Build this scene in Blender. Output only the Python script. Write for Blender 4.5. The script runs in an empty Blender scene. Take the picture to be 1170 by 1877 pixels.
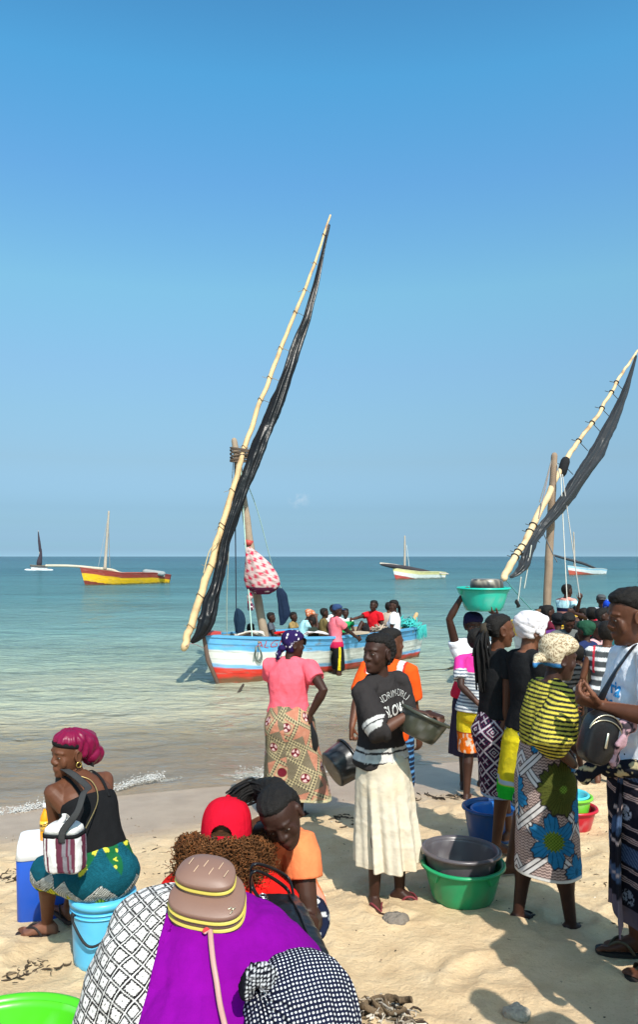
import bpy, bmesh, math, random
import numpy as np
from mathutils import Vector, Matrix
from mathutils.bvhtree import BVHTree

random.seed(7)
rng = np.random.default_rng(7)
SC = bpy.context.scene
COL = SC.collection

# ------------------------------------------------------------------ camera
H_EYE, FPX, HORIZON, PW, PH = 2.3, 1400.0, 1020.0, 1170.0, 1877.0
cam_d = bpy.data.cameras.new('camera')
cam = bpy.data.objects.new('camera', cam_d)
COL.objects.link(cam)
cam.location = (0, 0, H_EYE)
cam.rotation_euler = (math.radians(90), 0, 0)
cam_d.sensor_fit = 'VERTICAL'
cam_d.sensor_height = 36.0
cam_d.lens = 36.0 * FPX / PH
cam_d.shift_y = (HORIZON - PH / 2) / PH
cam_d.clip_start = 0.05
cam_d.clip_end = 60000
SC.camera = cam

# ------------------------------------------------------------------ sky, sun, exposure
SUN_EL = 47.0
SUN_DIR = np.array([0.33, -1.0, 0.0]); SUN_DIR /= np.linalg.norm(SUN_DIR)
sun_vec = np.array([SUN_DIR[0] * math.cos(math.radians(SUN_EL)), SUN_DIR[1] * math.cos(math.radians(SUN_EL)), math.sin(math.radians(SUN_EL))])
world = bpy.data.worlds.new('World'); SC.world = world
world.use_nodes = True
wn, wl = world.node_tree.nodes, world.node_tree.links
wn.clear()
w_out = wn.new('ShaderNodeOutputWorld')
w_bg = wn.new('ShaderNodeBackground'); w_bg.inputs['Strength'].default_value = 0.125
w_sky = wn.new('ShaderNodeTexSky'); w_sky.sky_type = 'NISHITA'; w_sky.sun_disc = False
w_sky.sun_elevation = math.radians(SUN_EL)
w_sky.sun_rotation = math.atan2(SUN_DIR[0], SUN_DIR[1])
w_sky.altitude = 0; w_sky.air_density = 1.0; w_sky.dust_density = 2.0; w_sky.ozone_density = 1.5
# the hazy tropical air of the photograph: the clear Nishita sky is a little too grey at the top of the view and too yellow at the horizon
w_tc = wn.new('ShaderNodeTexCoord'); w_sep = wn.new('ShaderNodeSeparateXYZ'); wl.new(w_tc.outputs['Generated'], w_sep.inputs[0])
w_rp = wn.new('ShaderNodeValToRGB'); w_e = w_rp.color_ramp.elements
w_stops = [(0.0, (1.6, 2.5, 3.45)), (.004, (1.3, 2.04, 2.9)), (.009, (1.02, 1.61, 2.36)), (.014, (.87, 1.44, 2.1)), (.021, (.73, 1.17, 1.81)), (.032, (.60, .95, 1.45)), (.043, (.54, .83, 1.21)), (.061, (.50, .73, 1.01)), (.121, (.605, .76, .84)), (.179, (.695, .90, .91)), (.236, (.78, 1.03, 1.03)), (.325, (.86, 1.32, 1.21)), (.437, (.72, 1.32, 1.46)), (.53, (.56, 1.45, 1.6)), (.62, (.45, 1.18, 1.4)), (.80, (1.1, 1.2, 1.15)), (1.0, (1.45, 1.35, 1.15))]  # last stops lie above the view, brightened to lift the fill in shadows
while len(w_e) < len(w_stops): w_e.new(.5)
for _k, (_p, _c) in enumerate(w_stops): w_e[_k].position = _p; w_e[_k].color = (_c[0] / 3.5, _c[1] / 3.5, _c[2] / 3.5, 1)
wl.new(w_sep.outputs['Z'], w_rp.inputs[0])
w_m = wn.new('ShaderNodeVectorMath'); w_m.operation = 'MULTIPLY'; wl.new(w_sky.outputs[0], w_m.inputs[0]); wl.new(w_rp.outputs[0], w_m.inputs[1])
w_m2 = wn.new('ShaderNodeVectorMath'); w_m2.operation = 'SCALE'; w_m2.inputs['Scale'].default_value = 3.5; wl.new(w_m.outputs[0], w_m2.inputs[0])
# one small wisp of cloud low over the sea
w_ax = Vector((-37 / 1400, 1, 105 / 1400)).normalized()
w_sub = wn.new('ShaderNodeVectorMath'); w_sub.operation = 'SUBTRACT'; w_sub.inputs[1].default_value = w_ax; wl.new(w_tc.outputs['Generated'], w_sub.inputs[0])
w_scl = wn.new('ShaderNodeVectorMath'); w_scl.operation = 'MULTIPLY'; w_scl.inputs[1].default_value = (1, 1, 1.15); wl.new(w_sub.outputs[0], w_scl.inputs[0])
w_len = wn.new('ShaderNodeVectorMath'); w_len.operation = 'LENGTH'; wl.new(w_scl.outputs[0], w_len.inputs[0])
w_no = wn.new('ShaderNodeTexNoise'); w_no.inputs['Scale'].default_value = 110; w_no.inputs['Detail'].default_value = 5; wl.new(w_tc.outputs['Generated'], w_no.inputs['Vector'])
w_mr = wn.new('ShaderNodeMapRange'); w_mr.interpolation_type = 'SMOOTHSTEP'; w_mr.inputs['From Min'].default_value = .018; w_mr.inputs['From Max'].default_value = .0; w_mr.inputs['To Max'].default_value = .5; wl.new(w_len.outputs['Value'], w_mr.inputs['Value'])
w_mu = wn.new('ShaderNodeMath'); w_mu.operation = 'MULTIPLY'; w_mu.use_clamp = True; wl.new(w_mr.outputs[0], w_mu.inputs[0]); w_cr = wn.new('ShaderNodeMapRange'); w_cr.inputs['From Min'].default_value = .42; w_cr.inputs['From Max'].default_value = .75; wl.new(w_no.outputs['Fac'], w_cr.inputs['Value']); wl.new(w_cr.outputs[0], w_mu.inputs[1])
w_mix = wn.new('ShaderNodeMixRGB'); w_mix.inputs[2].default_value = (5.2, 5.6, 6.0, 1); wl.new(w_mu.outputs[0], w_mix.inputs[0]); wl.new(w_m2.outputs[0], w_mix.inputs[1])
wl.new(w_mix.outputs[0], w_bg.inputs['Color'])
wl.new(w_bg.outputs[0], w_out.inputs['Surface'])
sun_d = bpy.data.lights.new('sun', 'SUN'); sun_d.energy = 4.6; sun_d.angle = math.radians(0.55); sun_d.color = (1.0, 0.95, 0.87)
sun = bpy.data.objects.new('sun', sun_d); COL.objects.link(sun)
sun.rotation_euler = Vector(tuple(-sun_vec)).to_track_quat('-Z', 'Y').to_euler()
sun.location = (5, -12, 14)
SC.view_settings.view_transform = 'Standard'
SC.view_settings.look = 'None'
SC.view_settings.exposure = 0.34
SC.view_settings.gamma = 1.0
SC.view_settings.use_curve_mapping = False
SC.cycles.max_bounces = 6
SC.cycles.use_denoising = True

# ------------------------------------------------------------------ maths helpers
def A(*v): return np.array(v, dtype=float)
def nrm(v):
    v = np.asarray(v, float); n = np.linalg.norm(v)
    return v / n if n > 1e-9 else v
def W(u, v, y): return A((u - PW / 2) / FPX * y, y, H_EYE - (v - HORIZON) / FPX * y)
def srgb(h):
    h = h.lstrip('#'); c = np.array([int(h[i:i + 2], 16) / 255 for i in (0, 2, 4)])
    return np.where(c <= 0.04045, c / 12.92, ((c + 0.055) / 1.055) ** 2.4)
def sstep(a, b, x):
    t = np.clip((np.asarray(x, float) - a) / (b - a), 0, 1); return t * t * (3 - 2 * t)
def _hash(ix, iy, iz, seed):
    h = (ix.astype(np.int64) * 374761393 + iy.astype(np.int64) * 668265263 + iz.astype(np.int64) * 1274126177 + seed * 974634777) & 0xffffffff
    h = ((h ^ (h >> 13)) * 1103515245) & 0xffffffff
    h = ((h ^ (h >> 16)) * 69069 + 12345) & 0xffffffff
    return (h ^ (h >> 15)) / 4294967295.0
def vnoise(p, seed=0):
    p = np.asarray(p, float); i = np.floor(p).astype(np.int64); f = p - i; f = f * f * (3 - 2 * f)
    r = 0
    for dx in (0, 1):
        for dy in (0, 1):
            for dz in (0, 1):
                w = (f[:, 0] if dx else 1 - f[:, 0]) * (f[:, 1] if dy else 1 - f[:, 1]) * (f[:, 2] if dz else 1 - f[:, 2])
                r = r + w * _hash(i[:, 0] + dx, i[:, 1] + dy, i[:, 2] + dz, seed)
    return r * 2 - 1
def fbm(p, seed=0, o=3):
    p = np.asarray(p, float); r = 0; a = 1; t = 0
    for k in range(o): r = r + a * vnoise(p * 2 ** k, seed + k); t += a; a *= .5
    return r / t
def hash1(a, b, s=0): return _hash(np.floor(a).astype(np.int64), np.floor(b).astype(np.int64), np.zeros(len(a), np.int64), s)

# ------------------------------------------------------------------ ground
def shore(x): return 7.9 + .35 * np.clip(x, -40, 40)
def ground(x, y):
    x = np.asarray(x, float); y = np.asarray(y, float)
    d = shore(x) - y
    up = 1.4 * (1 - np.exp(-.1 * np.maximum(d, 0) / 1.4))
    dn = -.048 * np.maximum(-d, 0); dn = np.where(dn < -.6, -.6 - 2.4 * (1 - np.exp((dn + .6) / 2.4)), dn)
    return up + dn
def G(u, v):
    y = 4.0
    for _ in range(60):
        x = (u - PW / 2) / FPX * y
        y = .5 * y + .5 * (H_EYE - float(ground(x, y))) * FPX / (v - HORIZON)
    x = (u - PW / 2) / FPX * y
    return A(x, y, float(ground(x, y)))

# ------------------------------------------------------------------ materials
def mat(name, rough=.8, spec=.3, bump=None, var=.12, vscale=18., metal=0, coat=0, sheen=0, detail_col=None):
    m = bpy.data.materials.new(name); m.use_nodes = True
    n, l = m.node_tree.nodes, m.node_tree.links
    b = n['Principled BSDF']
    b.inputs['Roughness'].default_value = rough
    b.inputs['Specular IOR Level'].default_value = spec
    b.inputs['Metallic'].default_value = metal
    b.inputs['Coat Weight'].default_value = coat
    b.inputs['Coat Roughness'].default_value = .12
    b.inputs['Sheen Weight'].default_value = sheen
    at = n.new('ShaderNodeAttribute'); at.attribute_name = 'Col'
    geo = n.new('ShaderNodeNewGeometry')
    no = n.new('ShaderNodeTexNoise'); no.inputs['Scale'].default_value = vscale; no.inputs['Detail'].default_value = 5
    l.new(geo.outputs['Position'], no.inputs['Vector'])
    mr = n.new('ShaderNodeMapRange'); mr.inputs['From Min'].default_value = .25; mr.inputs['From Max'].default_value = .75
    mr.inputs['To Min'].default_value = 1 - var; mr.inputs['To Max'].default_value = 1 + var
    no2 = n.new('ShaderNodeTexNoise'); no2.inputs['Scale'].default_value = vscale * .22; no2.inputs['Detail'].default_value = 3; l.new(geo.outputs['Position'], no2.inputs['Vector'])
    na = n.new('ShaderNodeMath'); na.operation = 'ADD'; l.new(no.outputs['Fac'], na.inputs[0]); l.new(no2.outputs['Fac'], na.inputs[1]); nh = n.new('ShaderNodeMath'); nh.operation = 'MULTIPLY'; nh.inputs[1].default_value = .5; l.new(na.outputs[0], nh.inputs[0])
    l.new(nh.outputs[0], mr.inputs['Value'])
    mx = n.new('ShaderNodeVectorMath'); mx.operation = 'SCALE'
    l.new(at.outputs['Color'], mx.inputs[0]); l.new(mr.outputs[0], mx.inputs['Scale'])
    l.new(mx.outputs[0], b.inputs['Base Color'])
    if bump:
        prev = None
        for (sc, st, dist) in bump:
            t = n.new('ShaderNodeTexNoise'); t.inputs['Scale'].default_value = sc; t.inputs['Detail'].default_value = 4
            l.new(geo.outputs['Position'], t.inputs['Vector'])
            bp = n.new('ShaderNodeBump'); bp.inputs['Strength'].default_value = st; bp.inputs['Distance'].default_value = dist
            l.new(t.outputs['Fac'], bp.inputs['Height'])
            if prev: l.new(prev.outputs[0], bp.inputs['Normal'])
            prev = bp
        l.new(prev.outputs[0], b.inputs['Normal'])
    return m
M = {}
M['skin'] = mat('skin', .54, .28, [(60, .2, .004), (400, .15, .001)], .22, 18)
M['cloth'] = mat('cloth', .95, .06, [(700, .35, .0015), (38, .4, .010)], .20, 20)
M['satin'] = mat('satin', .38, .28, [(30, .3, .01)], .06, 20)
M['hair'] = mat('hair', .66, .18, [(230, .9, .006)], .25, 60)
M['plastic'] = mat('plastic', .33, .45, [(25, .06, .004)], .10, 9)
M['rubber'] = mat('rubber', .6, .3, [(120, .2, .002)], .15, 30)
M['leather'] = mat('leather', .34, .28, [(120, .25, .002), (22, .3, .008)], .1, 20)
M['softleather'] = mat('softleather', .48, .4, [(220, .25, .001)], .06, 20)
M['tarp'] = mat('tarp', .30, .16, [(7, .25, .04), (40, .15, .006)], .2, 4)
M['wood'] = mat('wood', .72, .25, [(45, .35, .01)], .22, 9)
M['paint'] = mat('paint', .55, .35, [(14, .3, .02), (120, .15, .003)], .10, 6)
M['rope'] = mat('rope', .9, .1, [(300, .5, .003)], .15, 60)
M['metal'] = mat('metal', .3, .5, None, .05, 10, metal=.9)
M['eye'] = mat('eye', .35, .3, None, .0, 10)
M['weed'] = mat('weed', .85, .2, [(90, .6, .01)], .3, 30)
M['stone'] = mat('stone', .9, .2, [(60, .8, .02), (250, .5, .004)], .25, 30)

# ------------------------------------------------------------------ mesh builder
class MB:
    def __init__(s): s.v = []; s.f = []; s.n = 0; s.c = []
    def add(s, verts, faces, col=None):
        verts = np.asarray(verts, float).reshape(-1, 3)
        s.v.append(verts); o = s.n
        s.f += [tuple(int(i) + o for i in f) for f in faces]
        s.n += len(verts)
        c = np.zeros((len(verts), 3)) + (A(.5, .5, .5) if col is None else np.asarray(col, float))
        s.c.append(c)
        return s
    def V(s): return np.concatenate(s.v) if s.v else np.zeros((0, 3))
    def CC(s): return np.concatenate(s.c)
    def rings(s, R, col=None, cap=True, closed=True):
        R = np.asarray(R, float); m, n = R.shape[:2]; f = []
        for i in range(m - 1):
            for j in range(n if closed else n - 1):
                j2 = (j + 1) % n
                f.append((i * n + j, i * n + j2, (i + 1) * n + j2, (i + 1) * n + j))
        if cap:
            f.append(tuple(range(n))[::-1]); f.append(tuple(range((m - 1) * n, m * n)))
        if col is not None and np.ndim(col) == 2 and len(col) == m: col = np.repeat(np.asarray(col), n, axis=0)
        s.add(R.reshape(-1, 3), f, col); return s
    def tube(s, pts, rad, n=10, flat=None, up=None, col=None, round_ends=True):
        """tube through pts; rad scalar or list (or list of (rx, ry)); up = reference for the rx axis"""
        P = [np.asarray(p, float) for p in pts]; m = len(P)
        rad = [rad] * m if np.isscalar(rad) else list(rad)
        rad = [(r, r) if np.isscalar(r) else tuple(r) for r in rad]
        T = []
        for i in range(m):
            a = P[max(0, i - 1)]; b = P[min(m - 1, i + 1)]; T.append(nrm(b - a))
        x = np.asarray(up, float) if up is not None else (A(0, 0, 1) if abs(T[0][2]) < .9 else A(1, 0, 0))
        R = []; a = np.linspace(0, 2 * math.pi, n, endpoint=False)
        def ring(c, t, x, r):
            X = nrm(x - t * np.dot(x, t)); Y = np.cross(t, X)
            return c + np.outer(np.cos(a) * r[0], X) + np.outer(np.sin(a) * r[1], Y), X
        if round_ends:
            for k in (.97, .7):
                r = rad[0]; h = math.sqrt(1 - k * k)
                rr, _ = ring(P[0] - T[0] * min(r) * k, T[0], x, (r[0] * h, r[1] * h)); R.append(rr)
        for i in range(m):
            rr, X = ring(P[i], T[i], x, rad[i]); R.append(rr)
            if up is None: x = X
        if round_ends:
            for k in (.7, .97):
                r = rad[-1]; h = math.sqrt(1 - k * k)
                rr, _ = ring(P[-1] + T[-1] * min(r) * k, T[-1], x, (r[0] * h, r[1] * h)); R.append(rr)
        return s.rings(R, col)
    def ell(s, c, ax, r, n=12, m=8, col=None):
        """ellipsoid; ax 3x3 rows = axes, r radii"""
        ax = np.asarray(ax, float); R = []
        for i in range(m + 1):
            t = -math.pi / 2 + math.pi * (i + (.04 if i == 0 else -.04 if i == m else 0)) / m
            a = np.linspace(0, 2 * math.pi, n, endpoint=False)
            p = np.outer(np.cos(a) * math.cos(t) * r[0], ax[0]) + np.outer(np.sin(a) * math.cos(t) * r[1], ax[1]) + ax[2] * math.sin(t) * r[2]
            R.append(np.asarray(c, float) + p)
        return s.rings(R, col)
    def box(s, c, size, ax=None, col=None, taper=1.0):
        ax = np.eye(3) if ax is None else np.asarray(ax, float); h = np.asarray(size, float) / 2
        v = []
        for z in (-1, 1):
            for (x, y) in ((-1, -1), (1, -1), (1, 1), (-1, 1)):
                k = taper if z > 0 else 1
                v.append(np.asarray(c, float) + ax[0] * x * h[0] * k + ax[1] * y * h[1] * k + ax[2] * z * h[2])
        return s.add(v, [(3, 2, 1, 0), (4, 5, 6, 7), (0, 1, 5, 4), (1, 2, 6, 5), (2, 3, 7, 6), (3, 0, 4, 7)], col)
    def lathe(s, prof, c, ax=None, n=48, col=None, wob=0):
        ax = np.eye(3) if ax is None else np.asarray(ax, float); a = np.linspace(0, 2 * math.pi, n, endpoint=False)
        R = []
        for (r, z) in prof:
            r = max(r, .0005); k = 1 + wob * np.sin(2 * a + 1)
            R.append(np.asarray(c, float) + np.outer(np.cos(a) * r * k, ax[0]) + np.outer(np.sin(a) * r * k, ax[1]) + ax[2] * z)
        return s.rings(R, col, cap=False)

def catmull(pts, n):
    P = np.asarray(pts, float); m = len(P); out = []
    for t in np.linspace(0, m - 1, n):
        i = min(int(t), m - 2); f = t - i
        p0, p1, p2, p3 = P[max(i - 1, 0)], P[i], P[i + 1], P[min(i + 2, m - 1)]
        out.append(.5 * ((2 * p1) + (p2 - p0) * f + (2 * p0 - 5 * p1 + 4 * p2 - p3) * f * f + (3 * p1 - p0 - 3 * p2 + p3) * f ** 3))
    return np.array(out)

def set_col(me, col):
    at = me.color_attributes.new('Col', 'FLOAT_COLOR', 'POINT')
    n = len(me.vertices); c = np.ones((n, 4), np.float32); c[:, :3] = col
    at.data.foreach_set('color', c.ravel())
def get_v(me):
    a = np.empty(len(me.vertices) * 3, np.float32); me.vertices.foreach_get('co', a); return a.reshape(-1, 3).astype(float)
def get_n(me):
    a = np.empty(len(me.vertices) * 3, np.float32); me.vertex_normals.foreach_get('vector', a); return a.reshape(-1, 3).astype(float)
def mesh_of(mb, name='m'):
    me = bpy.data.meshes.new(name); me.from_pydata(mb.V().tolist(), [], mb.f); me.update(); return me
def fix_normals(me):
    bm = bmesh.new(); bm.from_mesh(me); bmesh.ops.recalc_face_normals(bm, faces=bm.faces); bm.to_mesh(me); bm.free()
def remesh(mb, voxel, smooth=2, name='m', factor=.5):
    me = mesh_of(mb, name); ob = bpy.data.objects.new('tmp', me); COL.objects.link(ob)
    r = ob.modifiers.new('r', 'REMESH'); r.mode = 'VOXEL'; r.voxel_size = voxel; r.use_smooth_shade = True
    if smooth:
        sm = ob.modifiers.new('s', 'SMOOTH'); sm.factor = factor; sm.iterations = smooth
    dg = bpy.context.evaluated_depsgraph_get()
    m2 = bpy.data.meshes.new_from_object(ob.evaluated_get(dg))
    bpy.data.objects.remove(ob); bpy.data.meshes.remove(me)
    m2.name = name; return m2
def link(name, me, material, parent=None, org=None, smooth=True, **props):
    """link mesh whose coordinates are world; org = where the object's own origin goes"""
    if org is None and parent is not None and parent.type == 'EMPTY': org = np.array(parent.location)
    ob = bpy.data.objects.new(name, me)
    COL.objects.link(ob)
    me.materials.clear(); me.materials.append(M[material] if isinstance(material, str) else material)
    if parent is not None:
        ob.parent = parent
        org = np.array(parent['org']) if 'org' in parent else np.array(parent.location)
        me.transform(Matrix.Translation(Vector(tuple(-org))))
        ob['org'] = [float(q) for q in org]
    else:
        if org is None:
            v = get_v(me); org = A((v[:, 0].min() + v[:, 0].max()) / 2, (v[:, 1].min() + v[:, 1].max()) / 2, v[:, 2].min())
        me.transform(Matrix.Translation(Vector(tuple(-np.asarray(org)))))
        ob.location = tuple(org); ob['org'] = [float(q) for q in org]
    if smooth: me.polygons.foreach_set('use_smooth', [True] * len(me.polygons))
    for k, v in props.items(): ob[k] = v
    return ob
def obj(name, mb, material, parent=None, col=None, smooth=True, fix=True, **props):
    me = mesh_of(mb, name)
    if fix: fix_normals(me)
    set_col(me, mb.CC() if col is None else col)
    return link(name, me, material, parent, smooth=smooth, **props)
def sharp(ob, ang=35):
    try: ob.data.set_sharp_from_angle(angle=math.radians(ang))
    except Exception: pass
    return ob
def thing(name, label, cat, loc, group=None):
    o = bpy.data.objects.new(name, None); COL.objects.link(o); o.location = tuple(loc); o.empty_display_size = .1
    o['org'] = [float(q) for q in loc]; o['label'] = label; o['category'] = cat
    if group: o['group'] = group
    return o
def tag(o, label, cat, group=None):
    o['label'] = label; o['category'] = cat
    if group: o['group'] = group
    return o
def grid_mesh(P, name='g'):
    """P (m,n,3) array -> quad grid mesh"""
    m, n = P.shape[:2]; me = bpy.data.meshes.new(name)
    idx = np.arange(m * n).reshape(m, n)
    q = np.stack([idx[:-1, :-1], idx[:-1, 1:], idx[1:, 1:], idx[1:, :-1]], -1).reshape(-1, 4)
    me.vertices.add(m * n); me.vertices.foreach_set('co', P.reshape(-1).astype(np.float32))
    me.loops.add(len(q) * 4); me.loops.foreach_set('vertex_index', q.reshape(-1).astype(np.int32))
    me.polygons.add(len(q)); me.polygons.foreach_set('loop_start', np.arange(0, len(q) * 4, 4, dtype=np.int32))
    me.polygons.foreach_set('loop_total', np.full(len(q), 4, np.int32))
    me.update(calc_edges=True); me.validate(); return me
# ------------------------------------------------------------------ sand
def axis(dense0, dense1, step, lo, hi, grow=1.25):
    a = list(np.arange(dense0, dense1 + 1e-6, step)); s = step
    while a[-1] < hi: s *= grow; a.append(a[-1] + s)
    s = step
    while a[0] > lo: s *= grow; a.insert(0, a[0] - s)
    return np.array(a)
def build_sand():
    xs = axis(-4.2, 4.6, .022, -600, 600); ys = axis(1.6, 10.5, .022, -80, 300)
    X, Y = np.meshgrid(xs, ys); x = X.ravel(); y = Y.ravel(); z = ground(x, y); d = shore(x) - y
    p = np.stack([x, y, 0 * x], 1)
    near = np.exp(-np.maximum(0, np.hypot(x, y - 4) - 7) / 3)
    dry = sstep(.9, 1.9, d + .35 * fbm(p * .9, 3)) 
    und = .022 * fbm(p * 1.7, 11, 3) + .008 * fbm(p * 6, 12, 3)
    foot = np.zeros(len(x))
    r2 = np.random.default_rng(3)
    for k in range(420):                                    # footprints: shallow oval hollows with raised rims
        cx, cy = r2.uniform(-3.6, 4.2), r2.uniform(2.0, 8.4); an = r2.uniform(0, 6.28)
        w = (np.abs(x - cx) < .4) & (np.abs(y - cy) < .4)
        if not w.any(): continue
        dx = x[w] - cx; dy = y[w] - cy
        a = (dx * math.cos(an) + dy * math.sin(an)) / .12; b = (-dx * math.sin(an) + dy * math.cos(an)) / .055
        q = a * a + b * b; foot[w] += (-.020 * np.exp(-q) + .014 * np.exp(-(np.sqrt(q) - 1.7) ** 2 * 4)) * r2.uniform(.4, 1)
    fine = .006 * fbm(p * 20, 5, 2)
    z = z + near * (dry * (und + foot + fine) + (1 - dry) * .25 * und * (d > -.4))
    me = grid_mesh(np.stack([x, y, z], 1).reshape(len(ys), len(xs), 3), 'beach')
    at = me.attributes.new('dry', 'FLOAT', 'POINT')
    at.data.foreach_set('value', sstep(.95, 2.0, d + .5 * fbm(p * .7, 3)).astype(np.float32))
    m = bpy.data.materials.new('sand'); m.use_nodes = True; n, l = m.node_tree.nodes, m.node_tree.links
    b = n['Principled BSDF']; geo = n.new('ShaderNodeNewGeometry')
    a = n.new('ShaderNodeAttribute'); a.attribute_name = 'dry'
    def noise(s, det=6, r=.6):
        t = n.new('ShaderNodeTexNoise'); t.inputs['Scale'].default_value = s; t.inputs['Detail'].default_value = det; t.inputs['Roughness'].default_value = r
        l.new(geo.outputs['Position'], t.inputs['Vector']); return t
    def ramp(src, stops):
        r = n.new('ShaderNodeValToRGB'); e = r.color_ramp.elements
        while len(e) < len(stops): e.new(.5)
        for k, (pos, c) in enumerate(stops): e[k].position = pos; e[k].color = (*c, 1)
        l.new(src, r.inputs[0]); return r
    n1 = noise(5); n2 = noise(90, 4); n3 = noise(600, 2)
    dryc = ramp(n1.outputs['Fac'], [(.3, (.555, .395, .228)), (.55, (.64, .475, .285)), (.75, (.69, .53, .335))])
    wetc = ramp(n1.outputs['Fac'], [(.3, (.33, .238, .165)), (.7, (.42, .315, .225))])
    mx = n.new('ShaderNodeMixRGB'); l.new(a.outputs['Fac'], mx.inputs[0]); l.new(wetc.outputs[0], mx.inputs[1]); l.new(dryc.outputs[0], mx.inputs[2])
    sp = ramp(n2.outputs['Fac'], [(.30, (.62, .58, .55)), (.42, (1, 1, 1)), (.7, (1.0, 1.0, 1.0))])
    sp2 = ramp(n3.outputs['Fac'], [(.3, (.80, .80, .80)), (.6, (1.08, 1.08, 1.08))])
    m1 = n.new('ShaderNodeMixRGB'); m1.blend_type = 'MULTIPLY'; m1.inputs[0].default_value = .55; l.new(mx.outputs[0], m1.inputs[1]); l.new(sp.outputs[0], m1.inputs[2])
    m2 = n.new('ShaderNodeMixRGB'); m2.blend_type = 'MULTIPLY'; m2.inputs[0].default_value = .6; l.new(m1.outputs[0], m2.inputs[1]); l.new(sp2.outputs[0], m2.inputs[2])
    l.new(m2.outputs[0], b.inputs['Base Color'])
    rr = n.new('ShaderNodeMapRange'); rr.inputs['To Min'].default_value = .30; rr.inputs['To Max'].default_value = .95; l.new(a.outputs['Fac'], rr.inputs['Value']); l.new(rr.outputs[0], b.inputs['Roughness'])
    b.inputs['Specular IOR Level'].default_value = .3
    b1 = n.new('ShaderNodeBump'); b1.inputs['Distance'].default_value = .02; l.new(n.new('ShaderNodeMath').outputs[0], b1.inputs['Strength'])
    ms = b1.inputs['Strength'].links[0].from_node; ms.operation = 'MULTIPLY_ADD'; ms.inputs[1].default_value = .75; ms.inputs[2].default_value = .06; l.new(a.outputs['Fac'], ms.inputs[0])
    nb = noise(28, 8, .65); l.new(nb.outputs['Fac'], b1.inputs['Height'])
    b2 = n.new('ShaderNodeBump'); b2.inputs['Distance'].default_value = .004; b2.inputs['Strength'].default_value = .5; l.new(n3.outputs['Fac'], b2.inputs['Height']); l.new(b1.outputs[0], b2.inputs['Normal'])
    l.new(b2.outputs[0], b.inputs['Normal'])
    o = link('beach', me, m, org=A(0, 0, 0)); o['kind'] = 'structure'
    return me
sand_me = build_sand()

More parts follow.
